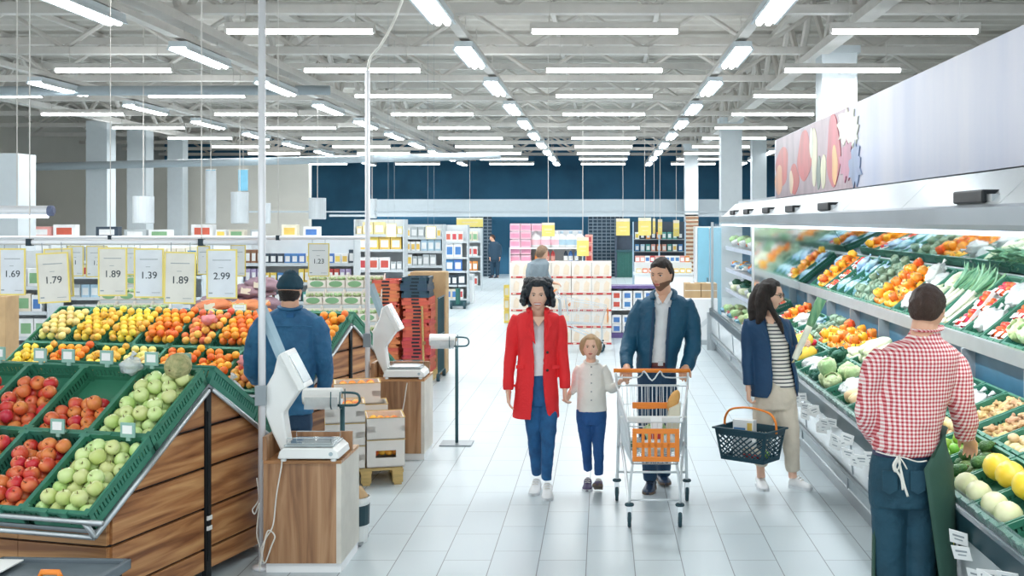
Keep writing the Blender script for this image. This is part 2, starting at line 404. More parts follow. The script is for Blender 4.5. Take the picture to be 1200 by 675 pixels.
for px,c in ((247,'left'),(285,'right')):
    Y_=30; a=P(px,199,Y_); t=thing('blue_banner','small blue hanging banner, the %s of the pair'%c,'banner',(a.x,Y_,a.z-.55)); m=MB(); m.bb(-.12,.12,-.01,.01,0,.55); m.build('cloth','banner_blue',t) if 'banner_blue' in MATS else (mat('banner_blue','#79b9d4',.6),m.build('cloth','banner_blue',t)); m=MB(); m.bb(-.14,.14,-.015,.015,.55,.57); m.tube([(0,0,.57),(0,0,6.03-a.z+.55)],.006,5); m.build('hanging_bar','truss',t)
# two slim white poles with fittings
mat('pole_white','#e9eaee',.4,metal=.2,var=.02)
def pole(x,y,r,label,top=3.5):
    t=thing('service_pole',label,'pole',(x,y,0))
    m=MB(); m.tube([(0,0,0),(0,0,top)],r,14); m.lathe([(r*2.6,0),(r*2.6,.02),(r,.03)],16); m.build('post','pole_white',t,smooth=True)
    m=MB(); m.tube([(0,0,top),(.03,0,top+.12),(.14,0,top+.26),(.3,0,top+.6),(.5,0,top+1.3)],.012,8,4); m.build('cable','cable',t,smooth=True)
    m=MB(); m.bb(-r*1.5,r*1.5,-r*1.6,-r*.4,1.0,1.12); m.build('clamp','grey_metal',t)
    return t
pole(-2.075,7.02,.022,'slim white floor to ceiling pole beside the near scale cabinet')
pole(-2.09,10.25,.022,'slim white pole with a cable at its top beside the far scale cabinet',3.46)
# ------------------------------------------------------------------ crates
def make_crate(W,D,Hh,name='crate',matn='green_plastic'):
    """origin: bottom centre-front corner at (0,0,0) local; x width centred, y depth, z height"""
    t=thing('fruit_crate','','crate')
    m=MB(); w=W/2; th=.012
    m.bb(-w,w,0,D,0,.012)
    for (x0,x1,y0,y1) in ((-w,w,0,th),(-w,w,D-th,D),(-w,-w+th,0,D),(w-th,w,0,D)):
        m.bb(x0,x1,y0,y1,.012,.04); m.bb(x0,x1,y0,y1,Hh-.03,Hh)
    y=th
    while y<D-.01:
        for x0 in (-w,w-th): m.bb(x0+.002,x0+th-.002,y,y+.016,.04,Hh-.03)
        y+=.026
    x=-w+th
    while x<w-.01:
        for y0 in (0,D-th): m.bb(x,x+.02,y0+.002,y0+th-.002,.04,Hh-.03)
        x+=.03
    for sx_ in (-1,1):
        for sy in (0,1):
            m.bb(sx_*w-(.03 if sx_>0 else 0),sx_*w+(0 if sx_>0 else .03),sy*(D-.03),sy*(D-.03)+.03,.0,Hh)
    a=m.build('body',matn,t)
    m=MB(); e=.012
    m.bb(-w,w,-e,0,Hh-.012,Hh); m.bb(-w,w,D,D+e*.5,Hh-.012,Hh); m.bb(-w-.003,-w,0,D,Hh-.03,Hh); m.bb(w,w+.003,0,D,Hh-.03,Hh)
    for x in (-.06,.06): m.bb(x-.022,x+.022,-e-.008,0,Hh-.075,Hh+.004)
    b=m.build('rim',matn,t)
    return Proto(t,(a,b))
CW,CD,CH=.396,.565,.115
crate=make_crate(CW,CD,CH)
# ------------------------------------------------------------------ fruit prototypes (origin at centre)
mat('stem_brown','#6b5238',.8); mat('calyx','#5f8d4c',.7)
mat('apple_red','#cc3d30',.3,col2='#e58a50',scale=9,rnd=.22,stretch=(1,1,.35)); mat('apple_green','#c2dc84',.32,col2='#dbe8a8',scale=5,rnd=.4)
mat('orange_skin','#f7a23c',.45,bump=.25,bscale=160,col2='#f28c25',rnd=.4); mat('lemon_skin','#f9d95c',.42,bump=.2,bscale=120,col2='#f3c94a',rnd=.4)
mat('peach_skin','#f6b15c',.6,col2='#ec8a55',scale=7,rnd=.5); mat('pale_yellow_skin','#f5e59a',.45,col2='#ecd57a',rnd=.4)
def apple_shape(r,matn,stem=True,name='apple'):
    m=MB(); prof=[(0.06,-.74),(.25,-.84),(.5,-.86),(.78,-.62),(.96,-.2),(1.0,.15),(.9,.5),(.66,.78),(.38,.86),(.18,.78),(.03,.62)]
    m.lathe([(a*r,b*r) for a,b in prof],18); o=m.build(name,matn,smooth=True)
    ks=[]
    if stem:
        m=MB(); m.tube([(0,0,r*.6),(r*.03,0,r*.85),(r*.12,0,r*1.1)],r*.05,6); k=m.build('stem','stem_brown',o); ks=[k]
    o['category']='apple'; return Proto(o,ks)
def round_shape(r,matn,name,cat,sz=1,seg=14,btn=True,tip=0):
    m=MB(); 
    prof=[]
    for i in range(11):
        a=-PI/2+PI*i/10; prof.append((r*math.cos(a),r*sz*math.sin(a)))
    if tip: prof=[(0,-r*sz-tip*r),(r*.14,-r*sz-tip*.6*r),(r*.3,-r*sz*.93)]+prof[2:-2]+[(r*.3,r*sz*.93),(r*.14,r*sz+tip*.6*r),(0,r*sz+tip*r)]
    m.lathe(prof,seg); o=m.build(name,matn,smooth=True); ks=[]
    if btn:
        m=MB(); m.lathe([(0,r*sz*.97),(r*.11,r*sz*1.0),(r*.05,r*sz*1.03),(0,r*sz*1.035)],7); ks=[m.build('stem_button','calyx',o)]
    o['category']=cat; return Proto(o,ks)
FR={'ra':(apple_shape(.043,'apple_red',name='red_apple'),.082,'red apple'),
    'ga':(apple_shape(.044,'apple_green',name='green_apple'),.084,'pale green apple'),
    'or':(round_shape(.038,'orange_skin','orange','orange',.95),.075,'orange'),
    'le':(round_shape(.035,'lemon_skin','lemon','lemon',1.0,tip=.25),.074,'yellow lemon'),
    'pe':(round_shape(.037,'peach_skin','peach','peach',.95),.075,'blushed peach'),
    'py':(round_shape(.037,'pale_yellow_skin','yellow_apple','apple',.92),.076,'pale yellow apple')}
# ------------------------------------------------------------------ produce islands
SL=math.atan2(.61,.97); SLEN=math.hypot(.97,.61)
def clip(poly,ax,val,keep_gt):
    out=[]
    for i in range(len(poly)):
        a,b=poly[i],poly[(i+1)%len(poly)]
        ia=(a[ax]>=val) if keep_gt else (a[ax]<=val); ib=(b[ax]>=val) if keep_gt else (b[ax]<=val)
        if ia: out.append(a)
        if ia!=ib:
            t=(val-a[ax])/(b[ax]-a[ax]); out.append((a[0]+(b[0]-a[0])*t,a[1]+(b[1]-a[1])*t))
    return out
def island(ox,oy,deg,ncol,label,wid):
    t=thing('produce_display',label,'display stand',(ox,oy,0),-R(deg))
    Wt=ncol*.4; zl=.55
    def zs(y): return zl+(min(y,1.94-y))*.61/.97-.0
    body=[(.137,.06),(1.803,.06),(1.803,zs(1.803)-.02),(.97,zs(.97)-.02),(.137,zs(.137)-.02)]
    m=MB(); m.prism([(a,b) for a,b in body],'x',-Wt+.03,-.035); m.build('core','black',t)
    ms=MB(); lines=[.06,.19,.43,.67,.91,1.15,1.4]
    for sgn in (0,1):
        for a,b in zip(lines[:-1],lines[1:]):
            p=clip(body,1,a+.008,True); p=clip(p,1,b-.008,False) if len(p)>2 else p
            if len(p)<3: continue
            p=clip(p,0,.94,False) if sgn==0 else clip(p,0,1.0,True)
            if len(p)>=3: ms.prism(p,'x',-.035,-.012)
    ms.build('side_panel','board_y',t)
    ms=MB()
    for sgn in (0,1):
        for a,b in zip(lines[:-1],lines[1:]):
            p=clip(body,1,a+.008,True); p=clip(p,1,b-.008,False) if len(p)>2 else p
            if len(p)<3: continue
            p=clip(p,0,.94,False) if sgn==0 else clip(p,0,1.0,True)
            if len(p)>=3: ms.prism(p,'x',-Wt+.007,-Wt+.03)
    ms.build('side_panel','board_y',t)
    mf=MB()
    for a,b in ((.06,.19),(.19,.43),(.43,.60)):
        x=-.03; 
        while x>-Wt+.1:
            x1=max(x-(.55 if x==-.03 else 1.4),-Wt+.02); mf.bb(x1+.003,x,.112,.137,a+.006,b-.006); x=x1
    mf.build('front_panel','board_x',t)
    m=MB(); m.bb(-.03,.0,.945,.995,0,1.12); m.bb(.0,.006,.955,.985,.12,1.0); m.build('upright','black',t)
    m=MB(); m.bb(-.001,.009,.948,.992,.30,.325); m.bb(-.001,.009,.948,.992,.36,.385); m.build('joint_plate','white_plastic',t)
    m=MB()  # sloped shelf plates and edge tubes
    for s in (0,1):
        def q(y,dz): return ((y if s==0 else 1.94-y), zl+y*.61/.97+dz)
        m.prism([q(0,-.02),q(.97,-.02),q(.97,0),q(0,0)],'x',-Wt,0)
    m.build('tray_shelf','grey_metal',t)
    m=MB()
    for x in (.0,-Wt):
        for s in (0,1):
            f=lambda y: (y if s==0 else 1.94-y)
            m.tube([(x+.012,f(-.03),zl-.03),(x+.012,f(.95),zl+.93*.61/.97-.01)],.014,8)
    r=.014
    for s in (0,1):
        f=lambda y: (y if s==0 else 1.94-y)
        m.tube([(-Wt-.01,f(-.03),zl-.03),(.012,f(-.03),zl-.03)],r,8)
        m.tube([(-Wt,f(-.06),zl+.055),(-.09,f(-.06),zl+.055),(-.03,f(-.055),zl+.045),(.0,f(-.045),zl+.01),(.012,f(-.03),zl-.03)],r,8,4)
    m.build('guard_rail','satin_steel',t,smooth=True)
    return t
I1=(-2.57,5.85); I2=(-2.62,9.93)
island(I1[0],I1[1],15,6,'brown wood clad produce island holding the red and green apples',0)
island(I2[0],I2[1],15,8,'brown wood clad produce island behind the first one, piled with oranges and lemons',0)
def slope_frame(org,deg,col,row,back=False):
    """matrix of crate: x along width(centre), y up slope, z normal; origin at crate's lower edge middle"""
    base=Matrix.Translation((org[0],org[1],0))@Matrix.Rotation(-R(deg),4,'Z')
    x=-(col+.5)*.4
    s=row*(SLEN/2)
    y0=s*math.cos(SL); z0=.55+s*math.sin(SL)
    if not back: return base@Matrix.Translation((x,y0,z0+.004))@Matrix.Rotation(SL,4,'X')
    return base@Matrix.Translation((x,1.94-y0,z0+.004))@Matrix.Rotation(PI,4,'Z')@Matrix.Rotation(SL,4,'X')
def place(M,proto,loc,rot,label,group,scale=None):
    m4=M@Matrix.Translation(loc)@rot.to_4x4()
    return proto.put(m4.to_translation(),m4.to_euler(),label,group,scale)
def fill(M,kind,label,group,v0=.0,v1=1.0,top=.5,dens=1.0,u1=1.0,W=CW,D=CD,floor=.014,cap=99):
    def LB(s,g=0): return (group+', '+s) if g else label.replace(FR[kind][2],FR[kind][2]+', '+s,1)
    pr,d,_=FR[kind]; W2=W-.03; n=max(1,int(W2/d)); pit=W2/n; rows=[]; y=.018+d/2; j=0; cnt=0
    while y<D-d/2-.012:
        rows.append((y,j)); y+=d*.89; j+=1
    rows=[q for q in rows if v0<=q[0]/D<=v1+.02]
    grid=[]
    for y,j in rows:
        k=n if j%2==0 else n-1
        for i in range(k):
            x=-W2/2+pit*(i+.5+(0 if j%2==0 else .5))
            if (x+W2/2)/W2>u1: continue
            grid.append((x,y,j))
    for x,y,j in grid:
        if random.random()>dens or cnt>cap: continue
        rot=Matrix.Rotation(uj(0,6.28),3,'Z')@Matrix.Rotation(uj(-.9,.9),3,'X')@Matrix.Rotation(uj(-.9,.9),3,'Y')
        place(M,pr,(x+uj(-.003,.003),y+uj(-.003,.003),floor+d/2),rot,LB('%s line from the front'%ordn[j]),LB('%s line'%ordn[j],1),uj(.93,1.02)); cnt+=1
    lay2=[(x+pit*.5,y+d*.30,j) for x,y,j in grid if x+pit*.5<W2/2-d*.3 and y+d*.3<D-d*.55]
    for x,y,j in lay2:
        if random.random()>top: continue
        rot=Matrix.Rotation(uj(0,6.28),3,'Z')@Matrix.Rotation(uj(-.9,.9),3,'X')
        place(M,pr,(x,y,floor+d*1.27),rot,LB('upper layer, %s line'%ordn[j]),LB('upper layer, %s line'%ordn[j],1),uj(.93,1.02)); cnt+=1
    if kind!='ga' and floor>.03:   # heaped over the crate edge
        y=.06; e_=-1
        while y<D-.05:
            e_+=1
            if random.random()<.8: place(M,pr,(W/2+.003,y,CH+d*.42),Matrix.Rotation(uj(0,6.28),3,'Z')@Matrix.Rotation(uj(-.9,.9),3,'X'),LB('%s on the edge'%ordn[e_]),LB('%s on the edge'%ordn[e_],1),uj(.93,1.02))
            y+=d
    return cnt
ordn0=['first','second','third','fourth','fifth','sixth','seventh','eighth']
def cratelabel(c,r,isl,what): return '%s green plastic crate of %s, %s from the right in the %s row of the %s island'%('slatted',what,ordn[c],r,isl)
def put_crate(M,label,group): return crate.put(M.to_translation(),M.to_euler(),label,group)
plan1=[[('ga',0,1,.8),('ra',0,1,.7),('ra',0,1,.6),('ra',0,1,.5),('py',0,1,.5),('or',0,1,.4)],
       [('ga',0,.98,.75),('ra',0,.5,.3),('ra',0,.62,.5),('ra',0,.62,.4),('py',0,.6,.5),('py',0,.6,.4)]]
for r in (0,1):
    for c in range(6):
        k,a,b,tp=plan1[r][c]; M=slope_frame(I1,15,c,r); rn=('lower','upper')[r]
        put_crate(M,'green slatted crate, %s from the right in the %s apple row'%(ordn[c],rn),'crates on the apple island')
        if c<5: fill(M,k,'%s, %s crate from right, %s apple row'%(FR[k][2],ordn[c],rn),'%ss, %s crate, %s apple row'%(FR[k][2],ordn[c],rn),a,b,tp,.98)
plan2=[['or','pe','or','or','py','le','or','le'],['or','pe','or','pe','or','le','le','py']]
for r in (0,1):
    for c in range(8):
        k=plan2[r][c]; M=slope_frame(I2,15,c,r); rn=('lower','upper')[r]
        put_crate(M,'green slatted crate, %s from the right in the %s row of the orange island'%(ordn[c],rn),'crates on the orange island')
        if r==0: fill(M,k,'%s, %s crate from right, lower orange row'%(FR[k][2],ordn[c]),'%ss, %s crate, lower orange row'%(FR[k][2],ordn[c]),.1,1,.8,.97,floor=.035)
        else: fill(M,k,'%s, %s crate from right, upper orange row'%(FR[k][2],ordn[c]),'%ss, %s crate, upper orange row'%(FR[k][2],ordn[c]),.1,1,.9,.97,floor=.05)
for c in range(3):
    M=slope_frame(I1,15,c,1,True); put_crate(M,'green crate on the far slope of the apple island, %s from the right'%ordn[c],'crates behind the apple ridge')
    M=slope_frame(I1,15,c,0,True); put_crate(M,'green crate low on the far slope of the apple island, %s from the right'%ordn[c],'crates behind the apple ridge')
for c in range(2):
    for r in (0,1):
        M=slope_frame(I2,15,c,r,True); put_crate(M,'green crate on the far slope of the orange island, %s from the right, %s row'%(ordn[c],('lower','upper')[r]),'crates behind the orange ridge')
# price clips along the crate tops
clipp=None
t=thing('price_clip','','clip'); m=MB(); m.bb(-.045,.045,-.004,.004,-.03,.05); m.bb(-.012,.012,.0,.012,-.05,0); a=m.build('holder','clip_plastic' if 'clip_plastic' in MATS else mat('clip_plastic','#8fb9ac',.3),t)
m=MB(); m.bb(-.03,.03,-.007,-.004,-.01,.035); b=m.build('card','paper',t); clipp=Proto(t,(a,b))
for c,u in ((0,-.12),(0,.1),(1,-.03),(2,.1),(2,-.1),(3,.0),(4,.1)):
    M=slope_frame(I1,15,c,1)@Matrix.Translation((u,CD+.0,CH+.05))@Matrix.Rotation(-SL,4,'X'); clipp.put(M.to_translation(),M.to_euler(),'pale green price clip on the ridge between apples and oranges','price clips on the ridge')
for c,u in ((0,.1),(1,.05),(2,0)):
    M=slope_frame(I1,15,c,1)@Matrix.Translation((u,-.03,CH+.045))@Matrix.Rotation(-SL,4,'X'); clipp.put(M.to_translation(),M.to_euler(),'pale green price clip between the two apple rows','price clips between the apple rows')
# melons and bags at the back slope of island one
mat('netted_melon','#b9b17f',.7,bump=.8,bscale=60,col2='#8f9463',scale=30); mat('yellow_melon','#f4d568',.4,col2='#efe29a',rnd=.3); mat('pale_melon','#e9eac0',.45,col2='#d7dea0')
def melon(M,loc,r,mt,label,sz=1.15,name='melon'):
    m=MB(); m.ell((0,0,0),(r,r,r*sz),18,12); q=MB(); o=m.build(name,mt,smooth=True); q.tube([(0,0,r*sz*.96),(.004,0,r*sz*1.08)],r*.07,6); q.build('stem','stem_brown',o)
    m4=M@Matrix.Translation(loc)@Matrix.Rotation(1.2,4,'X'); o.location=m4.to_translation(); o.rotation_euler=m4.to_euler(); return tag(o,label,'melon')
M=slope_frame(I1,15,0,1)
melon(M,(.11,CD-.07,CH+.075),.075,'netted_melon','brown netted melon on the ridge at the right end of the apple island',1.1)
M=slope_frame(I1,15,0,1,True); melon(M,(-.09,.40,.09),.078,'netted_melon','netted melon behind the ridge, right of the topmost melon')
melon(M,(.07,.42,.085),.07,'pale_melon','pale green melon behind the ridge beside the plastic bags')
M=slope_frame(I1,15,0,0,True); melon(M,(-.1,.14,.085),.075,'yellow_melon','front yellow melon low in the crate behind the near scale'); melon(M,(-.09,.31,.085),.075,'yellow_melon','rear yellow melon in the crate behind the near scale'); melon(M,(.08,.22,.085),.075,'pale_melon','pale melon left of the two yellow melons behind the near scale')
def bag(c,r,label,seed,matn='bag_film',M=None,inner='#dfe9cf',cat='plastic bag',rot=(0,0,0)):
    t=thing('produce_bag',label,cat,(0,0,0)); m=MB(); m.ell((0,0,0),r,20,14,amp=.35,fr=2.2,seed=seed); m.tube([(0,0,r[2]*.8),(r[0]*.15,0,r[2]*1.25),(r[0]*.35,0,r[2]*1.55)],[r[0]*.3,r[0]*.12,r[0]*.3],9); m.build('bag',matn,t,smooth=True)
    m=MB()
    for i in range(5): m.ell((uj(-.4,.4)*r[0],uj(-.4,.4)*r[1],uj(-.35,.3)*r[2]),(r[0]*.4,r[1]*.4,r[2]*.4),10,7)
    m.build('contents',mat('contents'+inner,inner,.6,rnd=.2),t,smooth=True)
    t.location=c; t.rotation_euler=rot; return t
M=slope_frame(I1,15,0,1,True)
for (u,v,r,s,l) in ((-.1,.2,.085,3,'clear plastic bag of white bulbs on the far slope by the first pole'),(.08,.17,.08,5,'clear plastic bag left of the bag by the first pole')):
    p=M@Vector((u,v,.1)); bag(p,(r,r*1.1,r*.85),l,s,inner='#e8e6c4')
# green vegetables in a net low in front of denim man (yellow-green)
M=slope_frame(I1,15,1,1); bag(M@Vector((.17,CD-.05,CH+.045)),(.06,.07,.05),'small clear bag of pale fruit on the ridge left of the brown melon',11,inner='#dfe6c0')
# net bags over oranges
mat('pink_net','#ef9aa0',.5,alpha=.75)
for i,(c,r,u,v) in enumerate(((1,0,0,.3),(3,1,.1,.3),(0,1,-.05,.25))):
    M=slope_frame(I2,15,c,r); bag(M@Vector((u,v,.20)),(.07,.09,.05),['pink net of small fruit lying on the lower peaches','pink net of small fruit on the upper peaches','pink net of small fruit at the right end of the upper oranges'][i],20+i,'pink_net',inner='#f2a668',cat='net bag')
# ------------------------------------------------------------------ dark trolley bin bottom left
t=thing('folding_bin','dark grey bin with an orange clip standing in front of the apple island','bin',(-2.63,5.55,0),-R(3))
m=MB(); m.bb(-.34,.26,-.14,.14,0,.41); m.build('body','dark_metal',t,bevel=.01)
m=MB(); m.bb(-.37,.29,-.17,-.145,.40,.45); m.bb(-.37,.29,.145,.17,.40,.45); m.bb(-.37,-.345,-.17,.17,.40,.45); m.bb(.265,.29,-.17,.17,.40,.45); m.bb(-.345,.265,-.145,.145,.415,.43); m.build('rim','bin_rim' if 'bin_rim' in MATS else mat('bin_rim','#66727a',.5),t,bevel=.006)
m=MB(); m.tube([(.0,-.15,.45),(.01,-.15,.475),(.09,-.15,.475),(.10,-.15,.45)],.014,8); m.build('handle','orange_plastic',t,smooth=True)
m=MB(); m.bb(-.36,-.22,-.16,.1,.451,.457); m.build('label_card','paper',t)
# ------------------------------------------------------------------ scale cabinets and scales
def cabinet(x,y,label,h=.68):
    t=thing('scale_cabinet',label,'cabinet',(x,y,0)); w=.235
    m=MB(); m.bb(-w,w-.03,-.0,.02,.06,h-.02); m.build('front_panel','board_z',t)
    m=MB(); m.bb(-w,w,-.005,.50,h-.02,h); m.build('top','board_x',t,bevel=.002)
    m=MB(); m.bb(-w,-w+.02,.02,.50,.06,h-.02); m.bb(-w-.004,-w+.02,.0,.50,h,h+.14); m.build('side_panel','board_z',t)
    m=MB(); m.bb(w-.03,w,-.004,.50,.06,h-.02); m.build('pale_side','pale_brown_panel',t)
    m=MB(); m.bb(-w+.02,w-.03,.48,.5,.06,h-.02); m.bb(-w+.02,w,.3,.32,h,h+.12) ; m.build('back_panel','board_z',t)
    m=MB(); m.bb(-w+.01,w-.005,.02,.49,0,.06); m.build('plinth','white_gloss',t)
    return t
cabinet(-1.805,6.93,'brown wood scale cabinet nearest the camera',.68)
cabinet(-1.81,10.2,'brown wood scale cabinet farther back beside the crates',.72)
def scale(x,y,z,label,rz=0):
    t=thing('produce_scale',label,'scale',(x,y,z),rz)
    m=MB(); m.prism([(-.17,.02),(.2,.02),(.19,.06),(.16,.085),(-.14,.085),(-.16,.06)],'y',-.13,.17)
    for sx_ in (-.14,.16):
        for sy in (-.1,.14): m.lathe([(.018,0),(.018,.02)],10,c=(sx_,sy,0))
    m.build('base','white_plastic',t,bevel=.008)
    m=MB(); m.bb(-.12,.15,-.10,.12,.10,.108); m.bb(-.135,.165,-.115,.135,.09,.1); m.build('weighing_plate','steel_glass' if 'steel_glass' in MATS else mat('steel_glass','#c4cdcf',.12,metal=.6),t,bevel=.003)
    m=MB(); m.tube([(-.12,-.1,.11),(-.12,-.1,.14),(.15,-.1,.14),(.15,-.1,.11)],.003,6); m.tube([(-.12,.12,.11),(-.12,.12,.14),(.15,.12,.14),(.15,.12,.11)],.003,6); m.build('plate_rail','steel',t)
    # tilted white arm (profile in x,z) rising to the left, then up
    m=MB(); arm=[((px-367)*.00522,(534.7-py)*.00522) for px,py in ((345,528),(338,518),(333,484),(345,466),(355,452),(346,434),(335,411),(326,416),(321,437),(311,455),(311,484),(320,508),(330,529))]
    m.prism(arm,'y',.03,.15); m.build('arm','white_plastic',t,bevel=.014)
    m=MB(); a0=Vector(((336-367)*.00522,.0,(534.7-413)*.00522)); a1=Vector(((357-367)*.00522,.0,(534.7-453)*.00522)); dd=(a1-a0); ang=math.atan2(dd.x,dd.z)
    m.box(((a0+a1)/2+Vector((.0,.07,0))),(.045,.22,dd.length+.02),M=Matrix.Rotation(ang,3,'Y')); m.build('display_housing','white_plastic',t,bevel=.008)
    m=MB(); m.box(((a0+a1)/2+Vector((.0,.07,0)))+Matrix.Rotation(ang,3,'Y')@Vector((-.024 if ang>PI/2 or True else .024,0,0)),(.004,.17,dd.length*.8),M=Matrix.Rotation(ang,3,'Y')); m.build('screen','screen_glass' if 'screen_glass' in MATS else mat('screen_glass','#aebfc6',.15),t)
    m=MB(); m.lathe([(.012,0),(.012,.004)],12,M=Matrix.Rotation(PI/2,3,'X'),c=(.15,-.131,.05)); m.build('badge','screen_glass',t)
    return t
scale(-1.77,7.0,.68,'white produce scale with a tall display on the near wood cabinet')
scale(-1.77,10.3,.72,'white produce scale with a tall display on the far wood cabinet')
# slanted glassy sheet by the poles
for (px0,py0,px1,py1,Y_,l) in ((306,360,336,432,7.05,'near'),(434,333,449,372,10.4,'far')):
    a=P(px0,py0,Y_); b=P(px1,py1,Y_); d=(b-a)/2; t=thing('acrylic_panel','long tinted acrylic strip leaning from the %s pole to the scale'%l,'panel',tuple((a+b)/2)); m=MB(); m.tube([-d,d],.035,4,flat=.18,fdir=(d.z,0,-d.x)); m.build('strip','acrylic' if 'acrylic' in MATS else mat('acrylic','#b5cfdb',.15,alpha=.75),t); m=MB(); m.tube([-d*1.0,-d*.96],.037,4,flat=.25,fdir=(d.z,0,-d.x)); m.build('end_clip','grey_metal',t)
# cables
def cable(pts,r,label,sub=6,matn='cable'):
    m=MB(); m.tube(pts,r,7,sub); return tag(m.build('power_cable',matn,smooth=True),label,'cable')
cp=lambda px,py,Y: P(px,py,Y)
cable([(-1.93,6.92,.70),cp(330,545,6.91),cp(324,580,6.90),cp(320,615,6.9),cp(312,630,6.88),cp(306,645,6.88),cp(310,660,6.88),cp(318,640,6.87),cp(322,628,6.87),cp(314,622,6.87),cp(309,640,6.87),cp(304,670,6.87)],.0045,'pale cable hanging in loops down the near scale cabinet')
cable([cp(301,560,7.03),cp(303,585,7.03),cp(296,597,7.03),cp(299,602,7.02),cp(304,590,7.0),cp(301,625,7.0),cp(306,650,7.0),cp(299,672,7.0)],.0045,'pale cable looping beside the foot of the first pole')
cable([cp(478,445,10.24),cp(476,455,10.17),cp(473,475,10.17),cp(468,495,10.17),cp(461,508,10.16),cp(455,516,10.16)],.005,'pale cable hanging in front of the far scale cabinet')
cable([cp(429,462,10.25),cp(431,475,10.2),cp(434,480,10.2),cp(430,485,10.2)],.004,'short pale cable beside the far pole')
# bag roll stands
def roll_stand(x,y,h,label,rollside):
    t=thing('bag_roll_stand',label,'stand',(x,y,0))
    m=MB(); m.tube([(0,0,.015),(0,0,h)],.016,10); m.build('pole','teal_metal',t,smooth=True)
    m=MB(); m.bb(-.15,.15,-.13,.13,0,.014); m.build('base_plate','grey_metal',t,bevel=.003)
    m=MB(); m.tube([(-.2,0,h+.0),(.05,0,h),(.10,0,h+.01),(.115,0,h+.04),(.10,0,h+.075),(.05,0,h+.085),(-.02,0,h+.085)],.008,8,3)
    m.tube([(-.2,0,h+.0),(-.24,0,h+.03),(-.24,0,h+.07)],.008,8)
    for xx in (-.06,.0): m.tube([(xx,-.07,h+.10),(xx,-.075,h+.0),(xx,.0,h-.02),(xx,.075,h+.0),(xx,.07,h+.10)],.004,6,3)
    m.build('wire_loop','teal_metal',t,smooth=True)
    q=thing('bag_roll','white roll of plastic bags on the '+rollside,'bag roll',(x-.13,y,h+.062))
    m=MB(); Mx=Matrix.Rotation(PI/2,3,'Y'); m.lathe([(.018,-.125),(.055,-.125),(.055,.125),(.018,.125)],20,M=Mx); m.build('roll','white_plastic',q,smooth=False)
    m=MB(); m.bb(-.11,.11,-.055,-.052,-.08,.0); m.build('loose_sheet','film',q)
    m=MB(); m.lathe([(.017,-.13),(.017,.13)],10,M=Mx); m.build('core','cardboard',q)
    return t
roll_stand(-1.72,7.62,.90,'low grey stand with a white bag roll behind the near scale','stand behind the near scale')
roll_stand(-1.385,10.95,.93,'freestanding teal pole stand with a white bag roll in the aisle','freestanding aisle stand')
# bucket and dark plate
t=thing('bucket','white bucket with a dark label behind the near cabinet','bucket',(-1.64,7.62,0)); m=MB(); m.lathe([(.0,.002),(.085,.002),(.10,.3),(.104,.3),(.104,.27),(.102,.26)],20); m.build('pail','white_plastic',t); m=MB(); m.lathe([(.0955,.12),(.0975,.12),(.1015,.25),(.0995,.25)],20); m.build('label_band','dark_rail',t); m=MB(); m.lathe([(.09,.3),(.05,.36),(.0,.38)],14); m.build('contents','cardboard',t)
# pallet with white fruit boxes
pz=thing('wooden_pallet','pale wooden pallet under the white orange boxes','pallet',(-1.99,9.62,0),R(14))
m=MB()
for yy in (-.36,-.18,0,.18,.36): m.bb(-.28,.28,yy-.06,yy+.06,.118,.138)
m.build('deck_boards','pallet_wood',pz)
m=MB()
for xx in (-.25,0,.25): m.bb(xx-.03,xx+.03,-.42,.42,.0,.018); m.bb(xx-.045,xx+.045,-.42,.42,.098,.118)
m.build('stringers','pallet_wood',pz)
for xx in (-.25,0,.25):
    for yy in (-.37,0,.37): m=MB(); m.bb(xx-.04,xx+.04,yy-.05,yy+.05,.018,.098); m.build('block','pallet_wood',pz)
def obox(x,y,z,w,d,h,rz,label,slot=True,orange=True,n=7):
    t=thing('fruit_box',label,'box',(x,y,z),rz); m=MB(); th=.012
    for (x0,x1,y0,y1) in ((-w,w,-d,-d+th),(-w,w,d-th,d)):
        m.bb(x0,x1,y0,y1,0,h*.35); m.bb(x0,x1,y0,y1,h*.62,h)
        m.bb(x0,x0+.07,y0,y1,h*.35,h*.62); m.bb(x1-.07,x1,y0,y1,h*.35,h*.62)
        if not slot: m.bb(x0,x1,y0,y1,h*.35,h*.62)
    for (x0,x1,y0,y1) in ((-w,-w+th,-d+th,d-th),(w-th,w,-d+th,d-th)): m.bb(x0,x1,y0,y1,0,h)
    m.bb(-w,w,-d,d,0,.008); m.build('body','carton_white',t)
    m=MB()
    for s in (-1,1): m.bb(-w+.0,w-.0,s*d-.004,s*d+.004,h,h+.006)
    for s in (-1,1): m.bb(s*w-.004,s*w+.004,-d,d,h,h+.006)
    m.build('edge_strip','pallet_wood',t)
    return t
rz=R(14)
def tl(u,v): return (-1.99+u*math.cos(rz)-v*math.sin(rz), 9.62+u*math.sin(rz)+v*math.cos(rz))
bx=[(-.165,-.26,.142,.155,.15,.175,'bottom white box of the left stack on the pallet',False),(-.165,-.26,.325,.155,.15,.175,'middle white box of the left stack on the pallet',False),(-.165,-.26,.508,.155,.15,.15,'top white box of the left stack, filled with oranges',False),
    (.155,-.22,.142,.15,.19,.215,'bottom white box of the right stack with oranges in its slot',True),(.155,-.22,.365,.15,.19,.17,'top white box of the right stack, half full of oranges',False),
    (.0,.24,.142,.2,.16,.22,'bottom white box at the back of the pallet',False),(.0,.24,.37,.2,.16,.20,'second white box at the back of the pallet',False),(-.05,.24,.58,.19,.15,.17,'topmost white box at the back of the pallet',False)]
for (u,v,z,w_,d_,h_,l,s) in bx:
    x,y=tl(u,v); obox(x,y,z,w_,d_,h_,rz,l,s)
